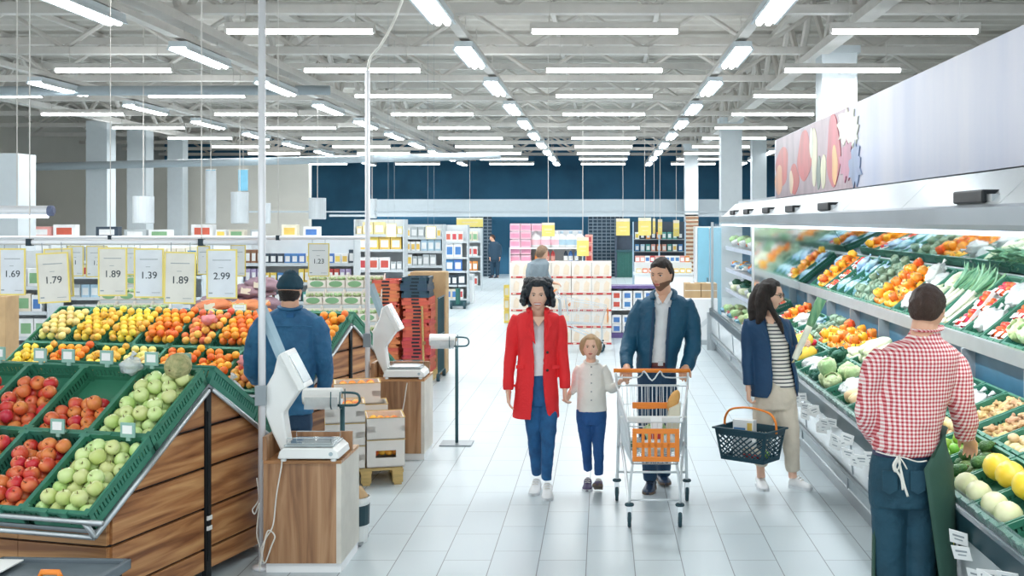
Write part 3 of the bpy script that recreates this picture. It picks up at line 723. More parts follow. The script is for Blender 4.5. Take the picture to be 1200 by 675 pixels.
def oranges_in(u,v,z,w_,d_,label,gr,n=4):
    for i in range(n):
        for j in range(n):
            uu=u-w_+.045+(2*w_-.09)*i/(n-1); vv=v-d_+.045+(2*d_-.09)*j/(n-1); x,y=tl(uu,vv); FR['or'][0].put((x,y,z+uj(-.006,.01)),(uj(-1,1),uj(-1,1),0),label,gr,.95)
oranges_in(.155,-.22,.365+.105,.13,.17,'orange in the top box of the right stack on the pallet','oranges in the right pallet box')
oranges_in(.155,-.22,.142+.115,.13,.17,'orange seen through the slot of the bottom right pallet box','oranges in the slotted pallet box')
oranges_in(-.165,-.26,.508+.11,.135,.13,'orange in the top box of the left stack on the pallet','oranges in the left pallet box')
oranges_in(-.05,.24,.58+.13,.16,.12,'orange in the rear topmost box on the pallet','oranges in the rear pallet box')
# ------------------------------------------------------------------ hanging price signs
def rail(z,y,x0,x1,label,hooks,top=6.03):
    t=thing('sign_rail',label,'rail',(0,y,z)); m=MB(); m.tube([(x0,0,0),(x1,0,0)],.017,12); m.build('tube','pole_white',t,smooth=True)
    m=MB()
    for h in hooks: m.tube([(h,0,0),(h,0,top-z)],.004,5)
    m.build('wire','truss',t)
    m=MB()
    for h in hooks: m.bb(h-.015,h+.015,-.022,.022,-.022,.022)
    m.build('bracket','dark_metal',t); return t
rail(1.99,7.04,-4.9,-2.06,'long white rail carrying the nearest row of price signs',(-4.6,-3.5,-2.45))
rail(1.97,10.3,-6.6,-2.1,'long white rail farther back carrying the second row of price signs',(-6,-4.4,-2.9))
mat('sign_paper_a','#dfe4ea',.5,alpha=1); mat('sign_paper_b','#e2dfd6',.5)
def price_sign(px0,px1,py0,py1,Y,txt,label,tilt=0,yaw=0,matn='paper',zr=1.99):
    a=P(px0,py0,Y); b=P(px1,py1,Y); w=(b.x-a.x); h=a.z-b.z; cx=(a.x+b.x)/2; cz=(a.z+b.z)/2
    t=thing('price_sign',label,'price sign',(cx,Y,cz)); t.rotation_euler=(0,R(tilt),R(yaw))
    fr=.009; m=MB(); m.bb(-w/2+fr,w/2-fr,-.002,.002,-h/2+fr,h/2-fr); m.build('sheet',matn,t)
    m=MB(); m.bb(-w/2,w/2,-.004,.004,h/2-fr,h/2); m.bb(-w/2,w/2,-.004,.004,-h/2,-h/2+fr); m.bb(-w/2,-w/2+fr,-.004,.004,-h/2+fr,h/2-fr); m.bb(w/2-fr,w/2,-.004,.004,-h/2+fr,h/2-fr); m.build('frame','sign_yellow',t)
    if txt: text_mesh('price_text',txt,h*.20,'ink',t,(0,-.003,-h*.05),(PI/2,0,0))
    m=MB(); m.bb(-w*.3,w*.3,-.0032,-.002,h*.27,h*.285); m.bb(-w*.1,w*.05,-.0032,-.002,h*.12,h*.13); m.bb(-w*.42,-w*.3,-.0032,-.002,-h*.40,-h*.375); m.bb(w*.1,w*.38,-.0032,-.002,-h*.40,-h*.39); m.build('small_print','ink_light',t)
    m=MB(); 
    for sx_ in (-.3,.3): m.tube([(w*sx_,0,h/2),(w*sx_,0,zr-cz)],.0025,5)
    m.build('hook','grey_metal',t); return t
S=price_sign
S(-1,30,291,346,7.04,'1.69','price sign reading 1.69, leftmost of the nearest row',0,0,'sign_paper_a')
S(44,81,296,355,6.98,'1.79','slightly tilted price sign reading 1.79 in the nearest row',-3,3,'sign_paper_b')
S(115,149,290,347,7.04,'1.89','price sign reading 1.89, third from the left in the nearest row',0,0,'sign_paper_b')
S(157,192,291,349,7.06,'1.39','price sign reading 1.39 in the nearest row',0,0,'sign_paper_a')
S(192,230,295,356,6.98,'1.89','lower hanging price sign reading 1.89, between 1.39 and 2.99',1,-3,'sign_paper_b')
S(242,278,292,350,7.04,'2.99','price sign reading 2.99, rightmost of the nearest row',0,0,'sign_paper_a')
S(361,386,285,324,10.3,'1.23','price sign reading 1.23 right of the man in the denim jacket',0,0,'paper',1.97)
S(270,288,287,324,10.3,None,'blank price sign half behind the 2.99 sign',0,0,'paper',1.97)
S(231,246,288,322,10.3,None,'blank white sign between the 1.89 and 2.99 signs in the farther row',0,0,'paper',1.97)
S(52,86,291,348,7.07,None,'price sign directly behind the 1.79 sign',-2,0,'sign_paper_b',1.99)
S(79,98,288,324,10.3,'1','far price sign just right of the 1.79 sign',0,0,'paper',1.97)
S(101,126,288,325,10.3,'1.2','far price sign behind the left 1.89 sign',0,0,'paper',1.97)
S(147,160,290,322,10.3,None,'far sign between the 1.89 and 1.39 signs',0,0,'paper',1.97)
S(272,289,356,377,13.14,None,'small white price card before the orange sacks',0,0,'paper',.90)
# left linear spot fixture
a=P(20,247,8.0); t=thing('spot_bar','white tubular lamp bar at the left edge with a dark end cap','lamp',(a.x,8.0,a.z)); m=MB(); Mx=Matrix.Rotation(PI/2,3,'Y')
m.lathe([(.035,-.9),(.035,.22)],18,M=Mx); m.build('housing','pole_white',t); m=MB(); m.lathe([(.037,.22),(.037,.25),(.02,.26)],18,M=Mx); m.build('end_cap','blue_cap' if 'blue_cap' in MATS else mat('blue_cap','#66708f',.5),t)
m=MB(); m.bb(-.9,.21,-.02,.02,-.05,-.036); m.build('lamp_strip','led_strip',t); m=MB(); m.tube([(0,0,.03),(0,0,6.03-a.z)],.004,5); m.build('wire','truss',t)
# ------------------------------------------------------------------ refrigerated produce wall on the right
CY0,CY1,CY2=3.9,15.3,18.9
cool=thing('refrigerated_display','long refrigerated produce cooler along the right side of the aisle','cooler',(1.8,0,0))
def cx(x): return x-1.8
mat('cooler_front','#d5dde1',.12,var=.04,scale=2); mat('bumper','#8d999e',.4,metal=.4)
m=MB(); m.prism([(cx(1.83),.12),(cx(1.80),.30),(cx(1.78),.56),(cx(1.80),.60),(cx(1.9),.60),(cx(1.9),.12)],'y',CY0,CY2); m.build('front_panel','cooler_front',cool)
m=MB(); m.bb(cx(1.9),cx(3.3),CY0,CY2,.1,.58); m.build('tub','grey_panel',cool)
m=MB(); m.bb(cx(1.86),cx(3.3),CY0,CY2,0,.1); m.build('kick_plate','grey_metal',cool)
m=MB(); m.prism([(cx(1.77),.20),(cx(1.76),.28),(cx(1.795),.28),(cx(1.815),.20)],'y',CY0,CY2)
y=CY0
m.build('bumper_rail','bumper',cool)
m=MB(); y=4.5
while y<CY2:
    m=MB(); m.bb(cx(1.755),cx(1.765),y,y+.012,.2,.28); m.prism([(cx(1.792),.30),(cx(1.772),.56),(cx(1.78),.56),(cx(1.8),.30)],'y',y,y+.006); m.build('panel_joint','grey_metal',cool); y+=1.88
m=MB(); m.prism([(cx(1.76),.58),(cx(1.75),.69),(cx(1.78),.70),(cx(1.84),.66),(cx(1.84),.58)],'y',CY0,CY2); m.build('nose_rail','dark_rail',cool)
m=MB(); m.prism([(cx(1.765),.70),(cx(1.745),.80),(cx(1.752),.80),(cx(1.772),.70)],'y',CY0,CY1); m.build('price_rail','glass',cool)
# sloped decks
m=MB(); m.prism([(cx(1.82),.60),(cx(1.82),.64),(cx(2.66),.965),(cx(2.66),.93)],'y',CY0,CY1); m.build('lower_deck','dark_rail',cool)
m=MB(); m.prism([(cx(2.72),1.18),(cx(2.72),1.22),(cx(3.27),1.66),(cx(3.27),1.62)],'y',CY0,CY1); m.build('upper_deck','dark_rail',cool)
m=MB(); m.prism([(cx(2.62),1.20),(cx(2.62),1.30),(cx(2.66),1.30),(cx(2.68),1.20)],'y',CY0,CY1); m.build('shelf_rail','satin_steel',cool)
m=MB(); m.bb(cx(2.70),cx(2.73),CY0,CY1,.62,1.2)
m.build('rear_wall','dark_blue_wall' if 'dark_blue_wall' in MATS else mat('dark_blue_wall','#3b6f8a',.4),cool)
m=MB(); y=4.6
while y<CY1: m=MB(); m.bb(cx(2.60),cx(2.72),y-.012,y+.012,.98,1.2); m.build('bracket','satin_steel',cool); y+=1.25
m=MB(); m.bb(cx(3.28),cx(3.34),CY0,CY2,.1,2.62); m.build('back_wall','grey_panel',cool)
m=MB(); m.prism([(cx(3.26),1.70),(cx(2.9),2.30),(cx(2.91),2.31),(cx(3.27),1.71)],'y',CY0,CY1); m.build('mirror','mirror',cool)
# canopy
m=MB(); m.prism([(cx(1.95),2.07),(cx(1.93),2.10),(cx(1.93),2.19),(cx(1.96),2.205),(cx(1.97),2.19),(cx(1.97),2.10),(cx(3.3),2.35),(cx(3.3),2.30)],'y',CY0,CY2+.1); m.build('canopy_lip','steel_lip' if 'steel_lip' in MATS else mat('steel_lip','#b3bcc2',.3,metal=.75,var=.15,scale=1.2,stretch=(1,.6,1)),cool)
m=MB(); y=CY0
while y<CY2: m.prism([(cx(1.97),2.19),(cx(2.19),2.40),(cx(2.19),2.39),(cx(1.97),2.175)],'y',y,min(y+1.88,CY2+.1)-.01); y+=1.88
m.build('reflector',mat('reflector_sheet','#d3dadd',.3,metal=.45,var=.08,scale=1.5),cool)
m=MB(); m.bb(cx(1.96),cx(2.03),CY0,CY2,2.045,2.07); m.build('light_strip','led_strip',cool)
m=MB(); m.bb(cx(2.24),cx(3.3),CY0,CY2+.1,2.40,2.44); m.build('canopy_top','grey_panel',cool)
hp=None
for px in (1135,965,925,897,874,858):
    Y_=1.985*F/(px-VX) if px!=1135 else 1.985*F/429
    m=MB(); m.bb(cx(1.975),cx(2.08),Y_-.25,Y_+.25,2.215,2.285); m.build('blind_handle','black',cool,bevel=.01)
    m=MB(); m.bb(cx(2.0),cx(2.05),Y_-.33,Y_-.25,2.205,2.26); m.build('handle_bracket','satin_steel',cool)
# glass partition and end pane
m=MB(); m.bb(cx(1.985),cx(2.015),CY1,CY1+.04,.62,2.07); m.build('divider_post','satin_steel',cool)
m=MB(); m.bb(cx(2.015),cx(3.26),CY1+.015,CY1+.03,.64,2.05); m.build('divider_mirror','mirror',cool)
m=MB(); m.bb(cx(1.80),cx(3.26),CY2-.02,CY2,.2,2.07); m.build('end_panel','glass',cool)
m=MB(); m.bb(cx(1.78),cx(1.82),CY2-.03,CY2+.01,.0,2.1); m.bb(cx(1.72),cx(1.9),CY2+.01,CY2+.07,.0,.62); m.build('end_frame','satin_steel',cool)
# flat shelves of the far part
for z in (.98,1.31,1.66):
    m=MB(); m.bb(cx(2.05),cx(3.28),CY1+.05,CY2-.05,z,z+.025); m.build('shelf','grey_panel',cool)
    m=MB(); m.prism([(cx(2.02),z-.01),(cx(2.01),z+.05),(cx(2.03),z+.05),(cx(2.05),z-.01)],'y',CY1+.05,CY2-.05); m.build('shelf_edge','shelf_lilac' if 'shelf_lilac' in MATS else mat('shelf_lilac','#c9d2e2',.4),cool)
# banner board above
ban=thing('banner_board','long lilac grey banner board with printed vegetables above the right cooler','banner',(2.2,0,2.41))
def bfn(nt,b):
    N=nt.nodes; L=nt.links; tc,o=objxyz(nt); n=N.new('ShaderNodeTexNoise'); n.inputs['Scale'].default_value=1.1; n.inputs['Detail'].default_value=5
    mp=N.new('ShaderNodeMapping'); mp.inputs['Scale'].default_value=(1,1.6,.25); L.new(tc.outputs['Object'],mp.inputs[0]); L.new(mp.outputs[0],n.inputs[0])
    cr=N.new('ShaderNodeValToRGB'); e=cr.color_ramp.elements; e[0].position=.3; e[0].color=H('#a9b3cf'); e[1].position=.7; e[1].color=H('#c9c9d6'); L.new(n.outputs[0],cr.inputs[0]); L.new(cr.outputs[0],b.inputs['Base Color'])
pattern_mat('banner_print',bfn,.35)
m=MB(); m.bb(0,.03,CY0,14.7,0,.735); m.build('board','banner_print',ban)
m=MB(); m.bb(.03,.06,CY0,14.7,-.03,.04); 
y=4.5
while y<14.6: m.bb(.03,.06,y,y+.04,0,.72); y+=2
m.build('rear_frame','grey_metal',ban)
prt=[('#a8949c',12.3,4.7,.70,.0,1),('#c9564c',14.1,.95,.5,.12,0),('#dfa07a',14.35,.6,.36,.04,0),('#c24f4f',12.55,.85,.52,.16,0),('#c9564c',13.2,.6,.34,.02,0),('#e3c9a8',13.4,.25,.28,.02,0),('#d6d3b4',11.95,.3,.66,.04,0),('#d6d3b4',11.45,.26,.36,.02,0),('#6d7f74',11.7,.22,.34,.03,0),('#cfd6c2',12.1,.2,.3,.38,0),('#bd5560',10.95,.62,.66,.05,0),('#d9a96b',10.88,.26,.38,.05,0),('#dcdccb',10.35,.75,.32,.40,2),('#d9dccf',10.05,.35,.26,.36,2),('#b5728a',10.35,.5,.34,.08,2),('#8496b8',10.0,.45,.34,.03,2),('#e0aeb9',5.3,.22,.34,.25,0)]
for i,(c,y,w_,h_,z0,kd) in enumerate(prt):
    m=MB(); pts=[]
    if kd==1: pts=[(y-w_/2,.0),(y+w_/2-.05,.0),(y+w_/2-.05,.73),(y-w_/2+.35,.73),(y-w_/2+.15,.45)]
    for k in range(0 if kd==1 else 24):
        a=2*PI*k/24; s_=1+(.22*math.sin(9*a) if kd==2 else 0); pts.append((y+w_/2*math.cos(a)*(1+.15*math.sin(3*a+i))*s_,min(.73,z0+h_/2+h_/2*math.sin(a)*(1+.08*math.cos(2*a+i))*s_)))
    m.prism(pts,'x',-.002-.0006*i,0); m.build('printed_vegetable',mat('print'+c,c,.4,var=.25,scale=5,stretch=(1,1,.4)),ban)
# tags on the rail
SH={'pepper':'orange peppers','redpep':'red peppers','tomato':'tomatoes','cabbage':'cabbages','kale':'kale','artichoke':'artichokes','lettuce':'lettuces','napa':'napa cabbages','squash':'squashes','avocado':'avocados','lime':'limes','bmelon':'yellow melons','pmelon':'pale melons','ginger':'ginger','leek':'leeks','eggplant':'eggplants','endive':'endives','potato':'potatoes','radish':'radishes','bluebag':'blue bags','whitebag':'white bags','pinkbag':'radish bags','tomtray':'tomato trays','whitetray':'mushroom trays','carrotbag':'carrot bags'}
LOWF_=[(4.6,'pmelon'),(5.44,'bmelon'),(5.86,'pmelon'),(6.28,'avocado'),(6.7,'lime'),(7.54,'napa'),(7.96,'lettuce'),(8.38,'squash'),(9.22,'whitebag'),(9.64,'cabbage'),(10.06,'kale'),(10.48,'whitebag'),(10.9,'pinkbag'),(11.32,'bmelon'),(11.74,'tomato'),(12.16,'redpep'),(12.58,'napa'),(13.0,'potato')]
def SHN(y):
    b=[q for q in LOWF_ if q[0]-.21<=y]; return SH[(b[-1] if b else LOWF_[0])[1]]
tg=thing('shelf_tag','','tag'); m=MB(); m.box((0,0,0),(.003,.11,.085)); a=m.build('card','paper',tg); m=MB(); m.box((-.002,0,.012),(.001,.07,.012)); m.box((-.002,0,-.012),(.001,.05,.008)); b=m.build('small_print','ink_light',tg); tagp=Proto(tg,(a,b))
y=4.9; i=0
while y<13:
    if not(5.95<y<6.9):
        g='white price tags tilted out along the cooler front'; tl_='white price tag below the %s at the cooler front'%SHN(y); g='price tags below the '+SHN(y); tagp.put((1.73-.02*(i%2),y,.60-.06*(i%3)),(uj(-.35,.35),-.35+uj(-.2,.2),.85+uj(-.2,.25)),tl_,g,scale=.85)
        if i%2==0: tagp.put((1.70,y+.13,.55+uj(-.05,.05)),(uj(-.4,.4),-.35,.8),tl_,g,scale=.85)
    y+=.21; i+=1
m=MB(); m.box((0,0,0),(.003,.13,.10)); o=m.build('yellow_tag','paper_yellow'); o.location=(1.685,5.72,.55); o.rotation_euler=(.3,-.4,.8); tag(o,'yellow price tag among the white ones below the avocados','tag')
# ---------- produce prototypes
mat('pepper_orange','#f08a2a',.25,col2='#f0a83a',rnd=.4); mat('tomato_red','#dd3f33',.22,rnd=.3,col2='#e65a3c'); mat('leaf_dark','#2f6b52',.6,rnd=.5,bump=.8,bscale=30); mat('leaf_light','#a9c98d',.6,rnd=.4,bump=.6,bscale=25,col2='#dbe6bb')
mat('napa_white','#ecefda',.5,col2='#d7e3b3',stretch=(6,6,1)); mat('leek_white','#eef0dd',.5); mat('leek_green','#5d9a78',.5,rnd=.4,col2='#8cba8f',stretch=(5,5,1)); mat('squash_skin','#ecd3a0',.45,rnd=.3)
mat('ginger_skin','#dbbf92',.7,col2='#c49f6c',rnd=.4,bump=.4); mat('avocado_skin','#44693a',.35,bump=.5,bscale=80,rnd=.5,col2='#6f8f4a'); mat('lime_skin','#93c048',.35,rnd=.4); mat('bright_melon','#f8d63e',.35,col2='#f4e36c',rnd=.2)
mat('artichoke','#7c9a82',.6,rnd=.5,bump=.8,bscale=35,col2='#9db59a'); mat('blue_film','#8fc3de',.2,alpha=.85,bump=.8,bscale=28,rnd=.5,col2='#d6ecf5'); mat('white_film','#e9eeee',.2,alpha=.8,bump=.8,bscale=28); mat('eggplant_skin','#43314f',.2); mat('radish_pink','#d9748a',.4,rnd=.4,col2='#ecc0c0'); mat('carrot_skin','#ef8a3e',.5,rnd=.3)
def pr_pepper(m_='pepper_orange',r=.045,nm='bell_pepper'):
    m=MB(); rs=[]
    for a,z in ((.05,-.9),(.5,-1.0),(.85,-.75),(.95,-.1),(1,.4),(.85,.85),(.5,.95),(.12,.75)):
        rs.append([Vector((r*a*(1+.14*math.cos(4*t))*math.cos(t),r*a*(1+.14*math.cos(4*t))*math.sin(t),r*z)) for t in [2*PI*k/20 for k in range(20)]])
    m.rings(rs); o=m.build(nm,m_,smooth=True); m=MB(); m.tube([(0,0,r*.7),(0,0,r*.95),(r*.12,0,r*1.25)],[r*.2,r*.09,r*.11],7); k=m.build('stem','calyx',o); o['category']='pepper'; return Proto(o,(k,))
def pr_tomato(r=.036):
    m=MB(); m.lathe([(r*a,r*b) for a,b in ((.05,-.8),(.6,-.74),(.95,-.3),(1,.1),(.8,.6),(.4,.8),(.1,.7))],14); o=m.build('tomato','tomato_red',smooth=True)
    m=MB()
    for k in range(5):
        a=2*PI*k/5; m.tube([(0,0,r*.73),(r*.35*math.cos(a),r*.35*math.sin(a),r*.86),(r*.6*math.cos(a),r*.6*math.sin(a),r*.8)],[r*.08,r*.08,r*.02],5)
    k=m.build('calyx','calyx',o); o['category']='tomato'; return Proto(o,(k,))
def leafball(r,nm,m1,m2,n=9,cat='cabbage',open_=.25,sz=.9):
    m=MB(); m.ell((0,0,0),(r*.88,r*.88,r*.88*sz),16,10,amp=.12,fr=3); o=m.build(nm,m1,smooth=True); m=MB()
    for i in range(n):
        a=2*PI*i/n+uj(-.2,.2); t=uj(.2,.9); d=Vector((math.cos(a)*math.cos(t-.6),math.sin(a)*math.cos(t-.6),math.sin(t-.6))); rs=[]
        M3=d.to_track_quat('Z','Y').to_matrix(); rows=[]
        for u in range(6):
            row=[]
            for v in range(7):
                x=(v/6-.5)*2; y=(u/5-.5)*2; rr=r*.92*(1+open_*max(0,y)); w=(1-.35*y*y)
                q=Vector((x*w*r*.7,y*r*.8,rr*.98-.42*r*(x*x+y*y)*.8+r*.05*math.sin(7*x+5*y)))
                row.append(M3@q)
            rows.append(row)
        vs=[q for row in rows for q in row]; base=len(m.v); m.v+=vs+[q*.955 for q in vs]; nn=len(vs)
        for u in range(5):
            for v in range(6):
                p=base+u*7+v; m.f.append((p,p+1,p+8,p+7)); m.f.append((p+nn,p+nn+7,p+nn+8,p+nn+1)); m.m+=[0,0]
        for u in range(5):
            for c in (0,6): p=base+u*7+c; m.f.append((p,p+7,p+7+nn,p+nn)); m.m.append(0)
        for v in range(6):
            for c in (0,5): p=base+c*7+v; m.f.append((p,p+1,p+1+nn,p+nn)); m.m.append(0)
    k=m.build('leaves',m2,o,smooth=True); o['category']=cat; return Proto(o,(k,))
def pr_long(nm,mt,r,L,prof,cat,stem=None):
    m=MB(); m.lathe([(r*a,L*(b-.5)) for a,b in prof],14); o=m.build(nm,mt,smooth=True); ks=[]
    if stem: m=MB(); m.lathe([(r*.22,L*.47),(r*.16,L*.56)],7); ks=[m.build('stem',stem,o)]
    o['category']=cat; return Proto(o,ks)
def pr_leek():
    m=MB(); L=.5; m.lathe([(.012,-.26),(.019,-.245),(.017,-.2),(.0165,.02),(.02,.06)],10); o=m.build('leek','leek_white',smooth=True); m=MB()
    for i in range(7):
        a=2*PI*i/7; ca,sa=math.cos(a),math.sin(a); m.tube([(ca*.008,sa*.008,-.02),(ca*.014,sa*.014,.1),(ca*.045,sa*.045,.24),(ca*.11,sa*.11,.31)],[.01,.018,.02,.004],6,2,flat=.2,fdir=(-sa,ca,0))
    k=m.build('leaves','leek_green',o,smooth=True)
    m=MB()
    for i in range(6): m.tube([(0,0,-.25),(uj(-.012,.012),uj(-.012,.012),-.285)],.0015,4)
    k2=m.build('roots','squash_skin',o); o['category']='leek'; return Proto(o,(k,k2))
def pr_ginger():
    m=MB(); m.ell((0,0,0),(.03,.022,.018),10,7); m.ell((.035,.01,.0),(.024,.016,.015),10,7); m.ell((-.03,.015,.003),(.022,.016,.015),10,7); m.ell((.01,.03,.005),(.014,.02,.013),9,6); m.ell((.05,-.008,.01),(.013,.012,.016),9,6); m.ell((-.01,-.025,0),(.014,.018,.012),9,6)
    o=m.build('ginger_root','ginger_skin',remesh=.005,smooth_it=2); o['category']='ginger'; return Proto(o)
def pr_bag(nm,film,inner,r,seed,cat='bagged vegetables'):
    t=thing(nm,'',cat); m=MB(); m.ell((0,0,0),r,18,12,amp=.45,fr=2.4,seed=seed)
    m.tube([(0,r[1]*.75,0),(0,r[1]*1.1,r[2]*.15),(0,r[1]*1.45,r[2]*.2)],[r[0]*.35,r[0]*.14,r[0]*.4],8,flat=.5); a=m.build('film',film,t,smooth=True)
    m=MB()
    for i in range(6): m.ell((uj(-.45,.45)*r[0],uj(-.45,.45)*r[1],uj(-.3,.3)*r[2]),(r[0]*.38,r[1]*.38,r[2]*.4),9,6)
    b=m.build('contents',inner,t,smooth=True); return Proto(t,(a,b))
def pr_tray(nm,inner,label_cat,w=.11,d=.16):
    t=thing(nm,'',label_cat); m=MB(); m.bb(-w/2,w/2,-d/2,d/2,-.02,-.012); 
    for s in (-1,1): m.bb(s*w/2-.004,s*w/2+.004,-d/2,d/2,-.02,.012); m.bb(-w/2,w/2,s*d/2-.004,s*d/2+.004,-.02,.012)
    a=m.build('tray','white_plastic',t); ks=[a]
    for i in (-1,1):
        for j in (-1,0,1): m=MB(); m.ell((i*w*.22,j*d*.29,.012),.026,12,8); ks.append(m.build('fruit',inner,t,smooth=True))
    m=MB(); m.bb(-w*.3,w*.3,-d*.5,-d*.2,.038,.041); ks.append(m.build('paper_label','paper',t)); return Proto(t,ks)
PR={}
PR['pepper']=(pr_pepper(),.085,'orange bell pepper',.05)
PR['redpep']=(pr_pepper('tomato_red',.043,'red_pepper'),.085,'red bell pepper',.05)
PR['tomato']=(pr_tomato(),.07,'red tomato',.04)
PR['cabbage']=(leafball(.085,'green_cabbage','leaf_light','leaf_light'),.17,'pale green cabbage',.08)
PR['kale']=(leafball(.075,'kale','leaf_dark','leaf_dark',12,'kale',.7),.14,'dark green leafy kale head',.07)
PR['artichoke']=(leafball(.05,'artichoke','artichoke','artichoke',10,'artichoke',.35),.095,'grey green artichoke',.05)
PR['lettuce']=(leafball(.08,'lettuce','leaf_light','leaf_light',12,'lettuce',.6),.15,'light green lettuce',.07)
PR['napa']=(pr_long('napa_cabbage','napa_white',.055,.3,((.1,0),(.6,.03),(.85,.15),(1,.5),(.9,.8),(.5,.97),(.05,1)),'cabbage'),(.11,.29),'long white napa cabbage',.055)
PR['squash']=(pr_long('butternut_squash','squash_skin',.055,.27,((.1,0),(.7,.03),(1,.2),(.85,.38),(.52,.55),(.48,.8),(.5,.93),(.25,1)),'squash','stem_brown'),(.11,.27),'long pale butternut squash',.055)
PR['avocado']=(pr_long('avocado','avocado_skin',.036,.10,((.1,0),(.65,.05),(1,.3),(.9,.55),(.6,.82),(.25,.98),(.05,1)),'avocado','stem_brown'),(.072,.10),'dark green avocado',.036)
PR['lime']=(round_shape(.032,'lime_skin','lime','lime',1.05,tip=.15),.064,'bright green lime',.032)
PR['bmelon']=(pr_long('yellow_melon','bright_melon',.085,.23,((.1,0),(.6,.06),(.95,.3),(1,.5),(.95,.7),(.6,.93),(.1,1)),'melon','stem_brown'),(.17,.23),'bright yellow oval melon',.085)
PR['pmelon']=(pr_long('pale_melon','pale_melon',.075,.2,((.1,0),(.6,.06),(.95,.3),(1,.5),(.95,.7),(.6,.93),(.1,1)),'melon','stem_brown'),(.15,.2),'pale cream melon',.075)
PR['ginger']=(pr_ginger(),.07,'knobbly pale ginger root',.02)
PR['leek']=(pr_leek(),(.055,.5),'white and green leek',.03)
PR['eggplant']=(pr_long('eggplant','eggplant_skin',.035,.17,((.1,0),(.75,.05),(1,.25),(.85,.6),(.5,.9),(.2,1)),'eggplant','calyx'),(.07,.17),'dark purple eggplant',.035)
PR['endive']=(pr_long('white_endive','napa_white',.032,.17,((.1,0),(.8,.08),(1,.35),(.75,.7),(.1,1)),'endive'),(.064,.17),'white pointed endive',.032)
PR['potato']=(round_shape(.035,'squash_skin','potato','potato',.8,btn=False),.065,'pale potato',.03)
PR['radish']=(round_shape(.024,'radish_pink','radish','radish',1,tip=.4),.046,'pink radish',.024)
PR['bluebag']=(pr_bag('salad_bag','blue_film','leaf_light',(.075,.10,.04),2),(.15,.2),'blue bag of salad',.04)
PR['whitebag']=(pr_bag('vegetable_bag','white_film','leek_white',(.08,.11,.055),5),(.16,.22),'clear bag of white vegetables',.05)
PR['pinkbag']=(pr_bag('radish_bag','white_film','radish_pink',(.075,.10,.045),8),(.15,.2),'clear bag of pink radishes',.045)
PR['tomtray']=(pr_tray('tomato_tray','tomato_red','tomato tray'),(.12,.17),'white tray of tomatoes',.03)
PR['whitetray']=(pr_tray('mushroom_tray','leek_white','mushroom tray'),(.12,.17),'white tray of mushrooms',.03)
PR['carrotbag']=(pr_bag('carrot_bag','white_film','carrot_skin',(.07,.11,.04),9),(.14,.21),'clear bag of orange carrots',.04)
LIES={'napa','squash','avocado','bmelon','pmelon','leek','eggplant','endive'}
slopeL=math.atan2(.325,.84); slopeU=math.atan2(.44,.55)
cr2=make_crate(.40,.40,.09)
cr3=make_crate(.40,.62,.09)
def cellM(deck,x,y):
    if deck=='L': z=.64+(x-1.82)*math.tan(slopeL); s=slopeL
    else: z=1.22+(x-2.72)*math.tan(slopeU); s=slopeU
    # local x -> world -Y (right when looking at the cooler), local y -> up slope (+X), z normal
    return Matrix.Translation((x,y,z+.004))@Matrix.Rotation(-PI/2,4,'Z')@Matrix.Rotation(s,4,'X')
def stock(deck,x,y,kind,D,label,group,W=.40,dens=1.0,top=.5,crate_=True,cproto=None,v1=1.0):
    M=cellM(deck,x,y)
    if crate_: cproto.put(M.to_translation(),M.to_euler(),'green crate of %s %s'%(SH[kind],label),'green crates in the cooler')
    pr,dd,lb,hh=PR[kind]; du,dv=dd if hasattr(dd,'__len__') else (dd,dd)
    nu=max(1,int((W-.035)/du)); nv=max(1,int((D*v1-.04)/dv)); fl=.014+hh
    big=nu*nv<=9
    for j in range(nv):
        for i in range(nu):
            if random.random()>dens: continue
            u=-(W-.035)/2+(W-.035)/nu*(i+.5); v=.025+(D*v1-.04)/nv*(j+.5)
            if kind in LIES: rot=Matrix.Rotation(uj(-.12,.12),3,'Z')@Matrix.Rotation(-PI/2+uj(-.05,.05),3,'X')@Matrix.Rotation(uj(0,6),3,'Z')
            elif kind[-3:]=='bag' or kind[-4:]=='tray': rot=Matrix.Rotation(uj(-.25,.25),3,'Z')@Matrix.Rotation(uj(-.1,.15),3,'X')
            elif kind=='ginger': rot=Matrix.Rotation(uj(0,6.2),3,'Z')@Matrix.Rotation(uj(-.4,.4),3,'X')
            else: rot=Matrix.Rotation(uj(0,6.2),3,'Z')@Matrix.Rotation(uj(-.6,.6),3,'X')
            place(M,pr,(u,v,fl),rot,lb+', '+ordn[j]+' line, '+label,SH[kind]+', '+ordn[j]+' line, '+group,uj(.93,1.04))
            if random.random()<top and u+du/2<W/2-.02-du*.3:
                rot2=rot@Matrix.Rotation(uj(-.2,.2),3,'X')
                place(M,pr,(u+du*.5,v+(dv*.35 if dv<.12 else .02),fl+hh*1.45),rot2,lb+' on top, '+ordn[j]+' line, '+label,SH[kind]+' on top, '+ordn[j]+' line, '+group,uj(.9,1.0))
